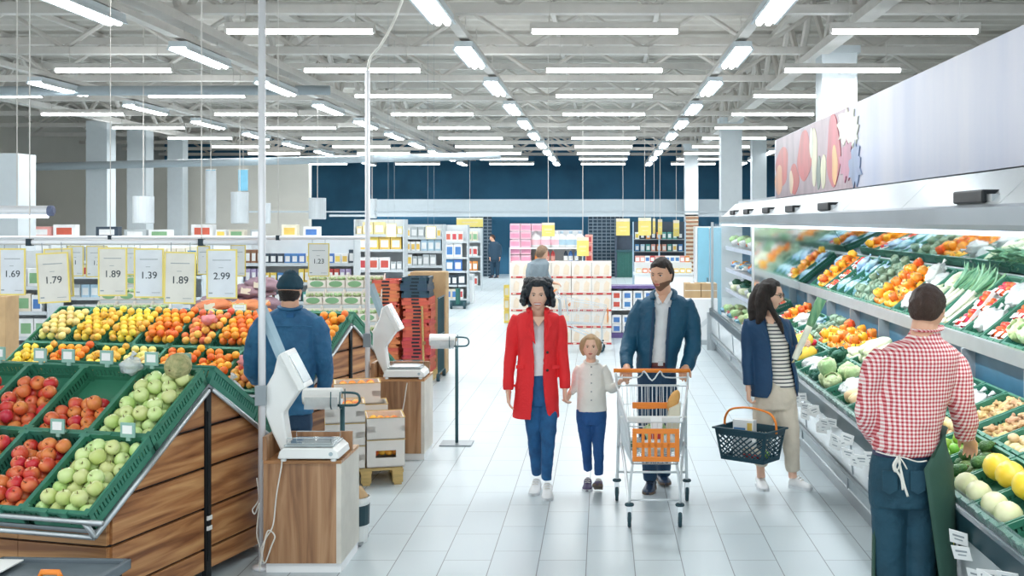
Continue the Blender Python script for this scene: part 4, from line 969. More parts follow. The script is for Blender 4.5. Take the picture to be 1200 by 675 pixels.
# cells: width .42 along Y
lowf={4.6:('pmelon','at the near end of the cooler front'),5.02:('pmelon','beside the yellow melons'),5.44:('bmelon','in the crate behind the pale melons'),5.86:('pmelon','at the front beside the avocados'),6.28:('avocado','in the crate by the worker'),6.70:('lime','by the hand of the worker'),7.12:('potato','hidden behind the worker'),7.54:('napa','hidden behind the worker'),7.96:('lettuce','behind the worker, left side'),8.38:('squash','just left of the worker, front row'),8.8:('squash','second crate left of the worker, front row'),9.22:('whitebag','in the front row left of the squashes'),9.64:('cabbage','in the front row beside the kale'),10.06:('kale','in the front row between cabbage and onions'),10.48:('whitebag','in the front row left of the kale'),10.9:('pinkbag','in the front row near the woman in the blazer'),11.32:('bmelon','in the front row beside the held leek'),11.74:('tomato','in the front row behind the blue blazer'),12.16:('redpep','in the front row past the blue blazer'),12.58:('napa','in the front row far down the cooler'),13.0:('potato','far down the front row'),13.42:('tomtray','third from the last front crate'),13.84:('pepper','in the last but one front crate'),14.26:('whitebag','in the last front crate'),14.68:('lettuce','against the mirror at the front')}
lowb={4.6:'whitebag',5.02:'cabbage',5.44:'napa',5.86:'whitebag',6.28:'potato',6.70:'ginger',7.12:'ginger',7.54:'whitebag',7.96:'whitebag',8.38:'tomtray',8.8:'tomtray',9.22:'eggplant',9.64:'napa',10.06:'napa',10.48:'endive',10.9:'pepper',11.32:'pepper',11.74:'pepper',12.16:'artichoke',12.58:'artichoke',13.0:'bluebag',13.42:'carrotbag',13.84:'whitebag',14.26:'pepper',14.68:'tomtray'}
upp={4.6:'lettuce',5.02:'whitebag',5.44:'tomtray',5.86:'whitetray',6.28:'cabbage',6.70:'whitetray',7.12:'whitebag',7.54:'cabbage',7.96:'tomtray',8.38:'whitebag',8.8:'tomtray',9.22:'leek',9.64:'leek',10.06:'endive',10.48:'whitebag',10.9:'pepper',11.32:'pepper',11.74:'artichoke',12.16:'artichoke',12.58:'bluebag',13.0:'bluebag',13.42:'bluebag',13.84:'tomtray',14.26:'pepper',14.68:'bluebag'}
near=lambda y: ('from %.0f'%y)
ks=sorted(lowf)
for i,y in enumerate(ks):
    kd,l=lowf[y]
    if y in (5.86,5.44):
        M=cellM('L',1.835,y); cr2.put(M.to_translation(),M.to_euler(),'green crate of pale and yellow melons, %s'%('next to the avocados' if y>5.5 else 'nearest the camera'),'green crates in the cooler')
        for u in (-.093,.093):
            for v,kk,ff,ll in ((.085,'pmelon',.063,'pale cream melon'),(.265,'bmelon',.072,'bright yellow melon')):
                place(M,PR[kk][0],(u,v,.018+ff+(.02 if kk=='bmelon' else 0)),Matrix.Rotation(PI/2+uj(-.1,.1),3,'Z')@Matrix.Rotation(-PI/2,3,'X'),'%s, %s in the %s'%(ll,'nearer the camera' if u>0 else 'farther','crate next to the avocados' if y>5.5 else 'second crate before the avocados'),ll+'s at the cooler front %d'%(y*10)).scale=(.84,.84,.78)
        continue
    stock('L',1.835,y,kd,.40,l,l,.40,cproto=cr2,top=.45 if kd not in('avocado','pmelon','bmelon') else .35,dens=1)
def ctx(i,kd,row):
    nb=[]
    for j in (i-1,i+1):
        if 0<=j<len(ks) and row[ks[j]]!=kd: nb.append(SH[row[ks[j]]])
    return (', between %s and %s'%(nb[0],nb[1]) if nb[0]!=nb[1] else ', amid '+nb[0]) if len(nb)==2 else (', beside the '+nb[0] if nb else ', amid their kind')
for i,y in enumerate(ks):
    l='in the rear row of the lower deck'+(', hidden part' if 5>y else ''); l='lower rear row'+ctx(i,lowb[y],lowb)
    stock('L',2.235,y,lowb[y],.40,l,l,.40,cproto=cr2,top=.55)
    l='upper deck'+ctx(i,upp[y],upp); stock('U',2.735,y,upp[y],.62,l,l,.40,cproto=cr3,top=.5)
# far multideck shelves
mix=['bluebag','carrotbag','whitebag','tomtray','pepper','napa','lettuce','whitetray','kale','tomato']
for zi,z in enumerate((.60,1.005,1.335,1.685)):
    y=CY1+.25; i=0
    while y<CY2-.2:
        kd=mix[(i*3+zi*2+i//3)%len(mix)]; pr,dd,lb,hh=PR[kd]
        x0=1.96 if zi==0 else 2.10
        for r in range(2):
            for q in range(2):
                rot=(uj(-.15,.15),uj(-.1,.1)-.15,-PI/2+uj(-.2,.2)) if kd not in LIES else (0,PI/2+.1,uj(-.2,.2))
                pr.put((x0+.05+.17*r,y+(q-.5)*.14,z+hh+.012+(.03 if kd!='napa' else 0)),rot,lb+' on the %s shelf at the far cooler end'%(['bottom','second','third','top'][zi]),lb+'s on the %s far shelf'%(['bottom','second','third','top'][zi]))
        y+=.34; i+=1
m=MB()
# ------------------------------------------------------------------ things standing farther back
def pbox(px0,px1,py0,py1,Y,d=.3): 
    a=P(px0,py0,Y); b=P(px1,py1,Y); return a.x,b.x,Y,Y+d,b.z,a.z
# white cartons
t=thing('white_carton','','carton'); cw,chh,cdp=.338,.282,.36
m=MB(); m.bb(-cw/2,cw/2,0,cdp,0,chh); a=m.build('box','carton_white',t,bevel=.004)
m=MB(); m.bb(-cw/2-.001,cw/2+.001,-.004,0,.0,.03); b=m.build('red_strip','red_ink',t)
m=MB(); 
for s in (-1,1): m.prism([(s*cw*.25-.05,.06),(s*cw*.25+.04,.05),(s*cw*.25+.055,.2),(s*cw*.25+.0,.24),(s*cw*.25-.04,.18)],'y',-.003,0); m.bb(s*cw*.25-.06,s*cw*.25-.0,-.005,-.004,.004,.024)
c=m.build('printed_picture','tan_ink',t); cart_=Proto(t,(a,b,c))
for cdx in range(5):
    for r in range(5):
        x=(599-VX)/F*19.8+cdx*.346+.17
        cart_.put((x,19.8,r*.285),(0,0,0),'white carton, %s row from floor, %s column of the stack behind the red coat'%(ordn[r],ordn[cdx]),'white cartons in the aisle stack')
# display behind with jugs and packs
t=thing('display_shelf','pale shelf unit behind the white cartons, loaded with detergent jugs and pink packs','shelf',((640-VX)/F*21.3,21.3,0))
z1,z2,z3=P(0,308,21.3).z,P(0,290,21.3).z,P(0,270,21.3).z; W_=.66
for z in (z1,z2): m=MB(); m.bb(-W_,W_,-.0,.45,z-.03,z); m.build('shelf_board','white_gloss',t)
m=MB(); m.bb(-W_,W_,.45,.5,0,z3); m.bb(-W_-.02,-W_,.0,.5,0,z2); m.bb(W_,W_+.02,0,.5,0,z2); m.build('frame','pale_panel',t)
m=MB(); m.bb(-W_,W_,0,.45,0,z1-.03); m.build('base','carton_white',t)
def pack(name,w,h,d,m1,m2,lw=.6,bev=.01):
    t=thing(name,'','pack'); m=MB(); m.bb(-w/2,w/2,-d/2,d/2,0,h); a=m.build('wrapper',m1,t,bevel=bev); m=MB(); m.bb(-w*lw/2,w*lw/2,-d/2-.003,-d/2,h*.2,h*.75); b=m.build('print',m2,t); return Proto(t,(a,b))
for n,c in (('pink','#ee9fbd'),('rose','#f3c8d6'),('yellow','#f3d266'),('pale_yellow','#f0e2a8'),('blue','#4f86c4'),('pale_blue','#b4d3e6'),('teal','#58a79f'),('lilac','#b9a8cc'),('red','#d0524b'),('pale_red','#e8a79c'),('green','#86b488'),('cream','#ece4cf'),('grey','#b9c1c4'),('dark','#3b4a59'),('brown','#9c7250'),('orange','#ee9350'),('whitep','#f0f2f2')): mat('pk_'+n,c,.45,rnd=.15)
pk_pink=pack('pink_pack',.19,.14,.2,'pk_rose','pk_pink',.85)
for r,zz in enumerate((z1,z1+.15,z2,z2+.15,z2+.30)):
    for q in range(4 if r==4 else 2 if r<4 else 3): pk_pink.put((-.58+.20*q,.16,zz+.001) if r<4 else (-.58+.2*q,.16,zz+.001),(0,0,0),'pink and white pack of the detergent display, tier %s, %s from left'%(['one','two','three','four','five'][r],ordn[q]),'pink packs on the detergent display')
def jug(name,r,h,m1,m2,m3,sq=.6):
    t=thing(name,'','bottle'); m=MB(); prof=[(r*.85,0),(r,.01*h),(r,h*.55),(r*.8,h*.7),(r*.35,h*.82),(r*.3,h*.86)]
    m.lathe(prof,14,M=Matrix.Diagonal((1,sq,1))); a=m.build('bottle_body',m1,t,smooth=True)
    m=MB(); m.lathe([(r*.34,h*.85),(r*.34,h),(r*.3,h)],10); b=m.build('cap',m2,t)
    m=MB(); m.lathe([(r*1.01,h*.15),(r*1.02,h*.48)],14,M=Matrix.Diagonal((1,sq,1))); c=m.build('label_wrap',m3,t,smooth=False); return Proto(t,(a,b,c))
jw=jug('detergent_jug',.095,.30,'pk_whitep','pk_whitep','pk_rose'); jb=jug('detergent_jug',.095,.30,'pk_whitep','pk_pale_blue','pk_pale_blue')
for i in range(3): jw.put((-.2+.19*i-.0,.15,z2+.001),(0,0,0),'white jug with a pink label on the upper shelf of the detergent display','jugs with pink labels')
for i in range(3): jb.put((.30+.17*i-.02,.15,z2+.001),(0,0,0),'white jug with a pale blue label on the upper shelf of the detergent display','jugs with blue labels')
sb={k:jug('spray_bottle',.04,.26,'pk_'+k,'pk_whitep','pk_'+l,1) for k,l in (('brown','orange'),('red','pale_red'),('blue','whitep'),('dark','whitep'))}
for x,k in ((-.18,'brown'),(-.09,'brown'),(.02,'red'),(.12,'red'),(.36,'dark'),(.45,'blue'),(.56,'blue')): sb[k].put((x,.13,z1+.001),(0,0,0),'small %s bottle on the lower shelf of the detergent display'%({'brown':'brown orange','red':'red','blue':'blue','dark':'dark'}[k]),'%s bottles on the lower shelf'%k)
for o_ in [jw,jb]+list(sb.values())+[pk_pink]:
    pass
def fixup(names):
    for o in bpy.data.objects:
        if o.parent is None and o.name.split('.')[0] in names: o.location=(o.location.x+t.location.x,o.location.y+t.location.y,o.location.z)
fixup(('pink_pack','detergent_jug','spray_bottle'))
pk_red=pack('red_pack',.14,.17,.14,'pk_pale_red','pk_red')
for r in range(3): pk_red.put(((690-VX)/F*21.3,21.45,z1+.001+.175*r),(0,0,0),'red and white pack stacked %s beside the yellow sign'%(['lowest','in the middle','on top'][r]),'red packs on the detergent display')
# hanging yellow signs
def ysign(px0,px1,py0,py1,Y,label,top=6.03,txt=None):
    a=P(px0,py0,Y); b=P(px1,py1,Y); w=b.x-a.x; h=a.z-b.z; t=thing('yellow_sign',label,'sign',((a.x+b.x)/2,Y,(a.z+b.z)/2))
    m=MB(); m.bb(-w/2,w/2,-.004,.004,-h/2,h/2); m.build('sheet','sign_yellow' ,t); m=MB(); m.bb(-w/2,w/2,-.008,-.004,h*.32,h/2); m.build('header_strip','pk_cream',t)
    m=MB(); m.bb(-w*.3,w*.3,-.006,-.004,-.02,.02); m.bb(-w*.2,w*.25,-.006,-.004,-h*.25,-h*.2); m.build('small_print','ink_light' if False else 'pk_pale_yellow',t)
    m=MB(); m.tube([(0,0,h/2),(0,0,max(top,a.z+.1)-t.location.z)],.006,5); m.build('wire','truss',t); return t
ysign(635,650,261,277,20.9,'yellow sign above the jugs in the middle of the detergent display',6.03)
ysign(676,690,278,300,20.6,'yellow sign at the right end of the detergent display',6.03)
ysign(722,738,256,276,30,'left one of the two big yellow signs above the green bin'); ysign(748,763,255,276,30,'right one of the two big yellow signs near the green bin')
ysign(765,768,256,274,31,'narrow yellow sign right of the pair of big ones'); ysign(771,776,257,275,31.5,'second narrow yellow sign in the back'); ysign(789,796,258,277,31,'narrow yellow sign nearest the brown slatted pillar')
ysign(535,566,255,266,40,'wide yellow sign over the far left passage')
m=MB(); m.bb(-9.5,8.5,29.9,30.1,2.34,2.38); struct(m.build('trim_3','beam_white'))
for px,py0,py1,Y_,l in ((458.5,262,278,20.5,'white sign on the yellow packs'),(505,265,280,22.3,'white sign with a red edge above the tall silver shelf')):
    S(px-6,px+6,py0,py1,Y_,None,'blank '+l,0,0,'paper',6.03)
# purple display
a=P(714,335,20.9); t=thing('purple_display','purple topped shelf of wrapped rolls beside the white cartons','shelf',(P(742,0,20.9).x,20.9,0)); W_=.43; zt=P(0,335,20.9).z
mat('purple','#6a5a93',.5); m=MB(); m.bb(-W_,W_,0,.5,zt-.05,zt); m.bb(-W_,W_,-.01,.5,.0,.09); m.build('purple_board','purple',t)
m=MB(); m.bb(-W_,W_,0,.5,.50,.53); m.bb(-W_,W_,.47,.5,.09,zt-.05); m.build('shelf_board','white_gloss',t)
m=MB(); 
for s in (-1,1): m.bb(s*W_-.015,s*W_+.015,-.01,.5,.0,zt); 
m.build('side_panel','purple',t)
pb=pack('paper_roll_pack',.18,.16,.2,'pk_whitep','pk_blue'); pr_=pack('paper_roll_pack',.18,.16,.2,'pk_whitep','pk_red')
for r,z in ((0,.091),(0,.252),(1,.531),(1,.692)):
    for q in range(4): (pr_ if (q==0 and r==1) else pb).put((t.location.x-.3+.195*q,21.02,z),(0,0,0),'white wrapped roll pack with %s print on the %s shelf of the purple display, %s from left'%('red' if (q==0 and r==1) else 'blue',['lower','upper'][r],ordn[q]),'roll packs with %s print, %s shelf'%('red' if (q==0 and r==1) else 'blue',['lower','upper'][r]))
# chest and cardboard boxes right of it
x0,x1,_,_,_,_=pbox(803,842,0,0,19.6); t=thing('white_chest','white glossy chest behind the man at the end of the cooler','chest',((x0+x1)/2,19.7,0)); w2=(x1-x0)/2
m=MB(); m.bb(-w2,w2,0,.6,.08,.80); m.build('body','white_gloss',t,bevel=.02); m=MB(); m.bb(-w2+.03,w2-.03,.03,.57,0,.08); m.build('plinth','grey_panel',t); m=MB(); m.prism([(-w2*.8,.2),(w2*.5,.5),(w2*.7,.45),(-w2*.6,.15)],'y',-.004,0); m.build('front_decal','pale_panel',t)
for i,(u,l) in enumerate(((-.14,'left cardboard box on the white chest'),(.14,'right cardboard box on the white chest'))):
    q=thing('cardboard_box',l,'box',((x0+x1)/2+u,19.95,.80)); m=MB(); m.bb(-.135,.135,-.2,.2,0,.25); m.build('box','cardboard',q,bevel=.004); m=MB(); m.bb(-.135,.135,-.203,-.2,.12,.135); m.bb(-.03,.03,-.2,.2,.25,.252); m.build('tape','pk_cream',q)
x0,x1,_,_,_,_=pbox(817,846,0,0,20.8); t=thing('blue_cabinet','tall pale blue cabinet with two doors beyond the end of the cooler','cabinet',((x0+x1)/2,20.8,0)); w2=(x1-x0)/2; mat('sky_blue','#8fcbe2',.35,var=.04)
m=MB(); m.bb(-w2,w2,.02,.5,0,2.02); m.bb(-w2-.03,-w2,0,.5,0,2.02); m.build('body','white_gloss',t)
for s in (-1,1): m=MB(); m.bb(min(0,s*w2)+.008,max(0,s*w2)-.008,0,.02,.05,2.0); d=m.build('door','sky_blue',t,bevel=.003); m=MB(); m.bb(s*.04-.008,s*.04+.008,-.02,0,.95,1.1); m.build('handle','grey_metal',d)
# brown slatted pillar
x0,x1,_,_,_,_=pbox(804,818,0,0,42.6); t=thing('slatted_pillar','brown slatted cladding round the foot of the far white column','pillar',((x0+x1)/2,42.6,0)); w2=(x1-x0)/2; m=MB(); m.bb(-w2,w2,0,.3,0,2.3); m.build('core','pk_cream',t)
m=MB(); z=.1
while z<2.25: m.bb(-w2-.02,w2+.02,-.03,0,z,z+.07); z+=.15
m.build('slats','pk_brown',t)
# promo table with fruit and toys
x0,x1,_,_,_,_=pbox(744,812,0,0,28.5); t=thing('promo_table','white display table with piled goods behind the man with the cart','table',((x0+x1)/2,28.5,0)); w2=(x1-x0)/2; zt=P(0,320,28.5).z
m=MB(); m.bb(-w2,w2,0,.7,.0,zt-.05); m.build('skirt','white_gloss',t); m=MB(); m.bb(-w2-.03,w2+.03,-.03,.73,zt-.05,zt); m.build('top','pale_panel',t)
m=MB(); m.bb(-w2,w2,.4,.7,zt,zt+.25); m.build('riser','pale_panel',t)
cols=['pk_red','pk_orange','pk_pale_red','pk_whitep','pk_yellow','pk_green','pk_blue','pk_dark']
PKG={}
def gen_pack(cn,w=.12,h=.2,d=.08):
    key=(cn,w,h,d)
    if key not in PKG: PKG[key]=pack('product_box' if h<w*2 else 'product_carton',w,h,d,'pk_'+cn,'pk_'+('whitep' if cn not in('whitep','cream') else random.choice(['red','blue','green','yellow'])),.7,.004)
    return PKG[key]
cn=['red','orange','pale_red','whitep','yellow','green','blue','dark','brown']
for i in range(11):
    c=random.choice(['red','orange','pale_red','whitep']); gen_pack(c,.12,.16,.1).put((t.location.x-w2+.08+.125*i,28.5+.5,zt+.251),(0,0,0),'%s box on the raised back row of the promo table'%c.replace('whitep','white').replace('_',' '),'boxes on the promo table riser')
for i in range(9):
    c='yellow' if i>4 else random.choice(['whitep','pale_yellow','orange']); gen_pack(c,.13,.11,.12).put((t.location.x-w2+.1+.155*i,28.5+.15,zt+.001),(0,0,0),'%s pack at the front of the promo table'%c.replace('whitep','white').replace('_',' '),'packs at the front of the promo table')
# rack behind with hanging toys
x0,x1,_,_,_,_=pbox(742,803,0,0,33); t=thing('goods_rack','dark rack of mixed colourful goods below the yellow signs','rack',((x0+x1)/2,33,0)); w2=(x1-x0)/2
m=MB(); m.bb(-w2,w2,.35,.4,0,2.1); m.build('back_panel','pk_dark',t)
for z in (.9,1.25,1.6): m=MB(); m.bb(-w2,w2,0,.35,z-.02,z); m.build('shelf_board','grey_metal',t)
m=MB(); 
for s in (-1,0,1): m.bb(s*w2-.02,s*w2+.02,0,.04,0,2.1)
m.build('post','pk_pale_blue',t)
for zi,z in enumerate((.9,1.25,1.6)):
    for i in range(9):
        c=random.choice(['blue','orange','whitep','dark','pale_red','pale_blue','teal']); gen_pack(c,.12,.2,.08).put((t.location.x-w2+.12+.155*i,33.15,z+.001),(0,0,uj(-.2,.2)),'%s goods box on the %s shelf of the dark rack'%(c.replace('whitep','white').replace('_',' '),['low','middle','high'][zi]),'goods on the dark rack')
# green bin
x0,x1,_,_,_,_=pbox(723,745,0,0,43.3); t=thing('green_booth','dark green ribbed container standing before the far shutter','container',((x0+x1)/2,43.3,0)); w2=(x1-x0)/2; mat('bottle_green','#2e6b63',.4)
m=MB(); m.bb(-w2,w2,0,.4,0,.95)
for i in range(7): x=-w2+.05+i*(2*w2-.1)/6; m.bb(x-.02,x+.02,-.04,0,.05,.9)
m.build('tub','bottle_green',t); m=MB(); m.bb(-w2-.04,w2+.04,-.06,.44,.95,1.03); m.build('rim','teal_metal',t); m=MB(); m.bb(-w2,w2,.3,.4,1.03,1.6); m.bb(-w2-.08,-w2,-.05,.4,0,1.6); m.build('hood','bottle_green' if False else 'pk_dark',t)
# ------------------------------------------------------------------ shelving units
def gondola(px0,px1,Y,ztop,levels,label,pal,sizes=((.1,.18,.08),),dep=.45,rowlab='',gap=.012,back='pale_panel',top=True):
    x0,x1=(px0-VX)/F*Y,(px1-VX)/F*Y; t=thing('store_shelf',label,'shelf',((x0+x1)/2,Y,0)); w2=(x1-x0)/2
    m=MB(); m.bb(-w2,w2,dep-.03,dep,0,ztop); m.build('back_panel',back,t)
    m=MB(); m.bb(-w2-.02,-w2,0,dep,0,ztop); m.bb(w2,w2+.02,0,dep,0,ztop); m.bb(-w2,w2,0,dep-.03,0,.12); m.build('side_frame','white_paint',t)
    for z in levels: 
        m=MB(); m.bb(-w2,w2,0,dep-.03,z-.025,z); m.build('shelf_board','white_paint',t)
        m=MB(); m.bb(-w2,w2,-.012,0,z-.035,z+.015); m.build('price_strip','grey_panel',t)
    lv=list(levels)+[ztop]
    for i,z in enumerate(levels):
        hmax=lv[i+1]-z-.05; x=-w2+.02; pl=pal[i%len(pal)]
        while x<w2-.06:
            c=random.choice(pl); w_,h_,d_=random.choice(sizes); h_=min(h_,hmax)
            h_=round(h_*50)/50
            nrep=random.choice((1,2,3))
            for k in range(nrep):
                if x+w_>w2: x=w2; break
                gen_pack(c,w_,h_,d_).put((t.location.x+x+w_/2,Y+.02+d_/2+.02,z+.001),(0,0,0),'%s pack on the %s shelf of %s'%(c.replace('whitep','white').replace('_',' '),ordn[i],rowlab),'packs on %s'%rowlab); x+=w_+gap
    return t
gondola(416,472,21.5,2.15,(.15,.5,.85,1.2,1.58,1.86),'white shelf of yellow packs at the aisle side, left of the silver towers',[['whitep','grey','green'],['whitep','cream'],['teal','whitep','blue'],['grey','whitep','dark'],['yellow'],['yellow','pale_yellow']],((.14,.2,.1),(.2,.24,.12),(.1,.16,.08)),rowlab='the yellow pack unit')
gondola(474,518,23.5,2.05,(.15,.5,.85,1.2,1.5,1.78),'tall silver shelf of small pale goods in the middle left',[['whitep','grey','pale_blue'],['whitep','red','grey','cream'],['pale_blue','lilac','yellow','whitep'],['grey','whitep','pale_yellow'],['whitep','grey','pale_blue','yellow'],['grey','whitep']],((.09,.2,.08),(.13,.25,.1)),rowlab='the tall silver shelf')
gondola(521,547,29,2.02,(.15,.5,.85,1.2,1.6),'narrow shelf with white and cream goods farther along the left of the aisle',[['cream','whitep','green'],['whitep','dark'],['blue','whitep','dark'],['whitep','grey'],['cream','cream','whitep']],((.14,.26,.1),(.2,.36,.12)),rowlab='the narrow cream shelf')
gondola(546,563,35,1.9,(.15,.6,1.05,1.5),'farthest pale shelf at the end of the left side of the aisle',[['grey','whitep'],['whitep','orange','dark'],['whitep','cream'],['grey','cream']],((.16,.3,.1),),rowlab='the farthest pale shelf')
gondola(285,414,18,1.82,(.15,.5,.85,1.15,1.45),'long white shelf of colourful bottles behind the man in denim',[['green','whitep'],['whitep','green'],['teal','lilac','brown','dark'],['lilac','yellow','whitep','red','blue'],['dark','blue','brown','grey','whitep']],((.08,.22,.07),(.1,.17,.08)),rowlab='the shelf behind the man in denim')
gondola(60,236,19,1.75,(.15,.5,.85,1.2,1.45),'long pale shelf seen through the hanging price signs',[['whitep','cream'],['whitep','pale_blue'],['grey','pale_blue','whitep'],['red','cream','whitep','yellow'],['whitep','grey','cream']],((.14,.22,.1),(.2,.24,.1)),rowlab='the shelf behind the price signs')
gondola(-20,55,16,1.7,(.15,.5,.85,1.2),'pale shelf at the left edge behind the 1.69 sign',[['whitep','cream'],['whitep','pale_blue'],['cream','whitep'],['grey','cream','whitep']],((.14,.24,.1),(.2,.26,.1)),rowlab='the left edge shelf')
# long white canopy boxes with goods on top (seen just above the rail)
x0,x1,_,_,_,_=pbox(-20,402,0,0,22); t=thing('wall_freezer','long white freezer cabinet running behind the price signs','freezer',((x0+x1)/2,22,0)); w2=(x1-x0)/2; zt=P(0,278,22).z
m=MB(); m.bb(-w2,w2,0,.8,0,zt); m.build('body','white_gloss',t); m=MB(); m.bb(-w2,w2,-.05,0,zt-.12,zt+.02); m.build('canopy_strip','grey_panel',t)
i=0; x=-w2+.2
while x<w2-.2:
    c=random.choice(['whitep','whitep','grey','cream','pale_blue','pink','green','dark','pale_red']); w_=random.choice((.2,.3,.42)); h_=random.choice((.14,.2,.24)); gen_pack(c,w_,h_,.2).put((t.location.x+x+w_/2,22.25,zt+.001),(0,0,0),'%s box lying on top of the long white freezer'%c.replace('whitep','white').replace('_',' '),'boxes on top of the long freezer'); x+=w_+random.choice((.05,.12,.4))
# beige pillar at left edge
m=MB(); x=P(-5,0,13).x; m.bb(-.19,.19,-.15,.15,0,1.28); o=m.build('beige_cabinet','pk_cream' if False else 'cardboard',bevel=.01); o.location=(x,13,0); tag(o,'plain beige box cabinet at the left edge below the 1.69 sign','cabinet')
# stand with grape cartons (stepped) and sacks
t=thing('grape_stand','low white stepped stand carrying the printed white cartons','stand',(P(392,0,14.6).x,14.6,0)); m=MB()
for s in range(4): m.bb(-.5,.5,.0+.0+.2*s,.2+.2*s,0,.62+.205*s)
m.build('steps','white_paint',t); m=MB(); m.bb(-.52,.52,-.03,0,.0,.6); m.build('front_board','carton_white',t)
q=thing('grape_carton','','carton'); m=MB(); w_=.245
m.bb(-w_/2,w_/2,0,.19,0,.012); m.bb(-w_/2,w_/2,0,.01,0,.10); m.bb(-w_/2,w_/2,.18,.19,0,.16); m.prism([(0,0),(.19,0),(.19,.19),(.15,.19),(.1,.1),(0,.1)],'x',-w_/2,-w_/2+.01); m.prism([(0,0),(.19,0),(.19,.19),(.15,.19),(.1,.1),(0,.1)],'x',w_/2-.01,w_/2); a=m.build('tray','carton_white',q)
m=MB(); m.lathe([(.001,-.003),(.075,-.003),(.075,0),(.001,0)],20,M=Matrix.Rotation(PI/2,3,'X')@Matrix.Diagonal((1.2,.55,1)),c=(0,-.001,.052)); b=m.build('green_emblem','pk_green',q)
m=MB(); m.lathe([(.001,-.005),(.03,-.005),(.03,-.002),(.001,-.002)],12,M=Matrix.Rotation(PI/2,3,'X')@Matrix.Diagonal((1.3,.7,1)),c=(0,-.002,.055)); c=m.build('emblem_center','pk_yellow',q)
m=MB(); 
for i in range(22): m.ell((uj(-.1,.1),uj(.03,.17),.1+uj(0,.03)),.018,8,5)
d=m.build('fruit','leaf_light',q,smooth=True); gp=Proto(q,(a,b,c,d))
for s in range(4):
    for k in range(4): gp.put((t.location.x-.375+.25*k,14.6+.2*s,.622+.205*s),(0,0,0),'white carton with a green oval emblem, %s step from the bottom, %s from the left'%(ordn[s],ordn[k]),'cartons with green emblems beside the man in denim')
t2=dup(t,(P(145,0,15.5).x,15.5,0),(0,0,0),'low white stepped stand with pale cartons below the 1.39 sign')
for o in [o for o in bpy.data.objects if o.parent==t]: dup(o,parent=t2)
for s in range(4):
    for k in range(4): gp.put((t2.location.x-.375+.25*k,15.5+.2*s,.622+.205*s),(0,0,0),'carton with a green oval emblem on the left stand, %s step, %s from the left'%(ordn[s],ordn[k]),'cartons with green emblems below the price signs')
# sacks
t=thing('sack_table','low table under the orange and purple sacks','table',(P(262,0,13.2).x,13.2,0)); m=MB(); m.bb(-.65,.45,0,.9,.85,.9); m.build('top','grey_panel',t); m=MB(); m.bb(-.62,.42,.02,.05,0,.85); m.build('front_board','green_inner',t)
mat('sack_orange','#ef9a63',.7,bump=.5,bscale=90,rnd=.2,col2='#d98a62'); mat('sack_purple','#a98a96',.7,bump=.5,bscale=90,rnd=.3,col2='#8d7384')
def sack(m_,nm):
    t=thing(nm,'','sack'); m=MB(); m.ell((0,0,0),(.21,.13,.085),20,12,amp=.35,fr=2.6,seed=4); a=m.build('net',m_,t,smooth=True); m=MB(); m.tube([(.17,0,0),(.23,0,.0),(.27,.02,.015),(.31,.03,.03)],[.045,.02,.014,.03],8); b=m.build('tied_end',m_,t,smooth=True); m=MB(); m.box((0,-.12,.01),(.12,.01,.07)); c=m.build('paper_label','pk_cream',t); return Proto(t,(a,b,c))
so,sp=sack('sack_orange','orange_sack'),sack('sack_purple','purple_sack')
bx_=t.location.x
for i,(u,v,z,k) in enumerate(((-.35,.15,.98,'o'),(.05,.15,.98,'o'),(.34,.2,.98,'o'),(-.2,.2,1.12,'o'),(.2,.18,1.12,'o'),(-.3,.55,1.0,'o'),(.1,.55,1.0,'o'),(.0,.5,1.14,'p'),(.3,.5,1.14,'p'),(-.3,.5,1.15,'p'),(.15,.5,1.28,'p'),(-.15,.5,1.27,'p'),(.3,.52,1.36,'p'))):
    (so if k=='o' else sp).put((bx_+u,13.2+v,z),(uj(-.1,.1),uj(-.15,.15),uj(-.4,.4)),('orange net sack, %s of the sack pile'%['front left','front middle','front right','upper left','upper right','rear left','rear middle'][i] if k=='o' else 'purple brown net sack, %s on top of the pile'%ordn[i-7]),'orange sacks' if k=='o' else 'purple sacks')
sack('pk_lilac','onion_sack').put((P(213,0,12.6).x,12.75,1.02),(0,0,.2),'lilac sack behind the oranges below the 1.89 and 2.99 signs','')
leaf=leafball(.12,'lettuce','leaf_light','leaf_light'); leaf.put((P(241,0,12.6).x,12.8,1.02),(0,0,0),'light green lettuce head between the lilac and orange sacks','')
t=thing('small_table','narrow green table under the lilac sack and lettuce','table',(P(228,0,12.6).x,12.75,0)); m=MB(); m.bb(-.4,.22,-.15,.15,.86,.92); m.build('top','green_inner',t); m=MB(); 
for a_ in (-.37,.19):
    for b_ in (-.12,.12): m=MB(); m.bb(a_-.02,a_+.02,b_-.02,b_+.02,0,.86); m.build('leg','dark_metal',t)
bag(Vector((P(163,0,12.6).x,12.7,.98)),(.30,.12,.07),'crumpled white plastic bag behind the oranges below the 1.39 sign',31,inner='#ecd9d4')
t=thing('small_table','narrow green table under the crumpled white bag','table',(P(163,0,12.6).x,12.7,0)); m=MB(); m.bb(-.3,.3,-.15,.15,.84,.90); m.build('top','green_inner',t)
for a_ in (-.27,.27):
    for b_ in (-.12,.12): m=MB(); m.bb(a_-.02,a_+.02,b_-.02,b_+.02,0,.84); m.build('leg','dark_metal',t)
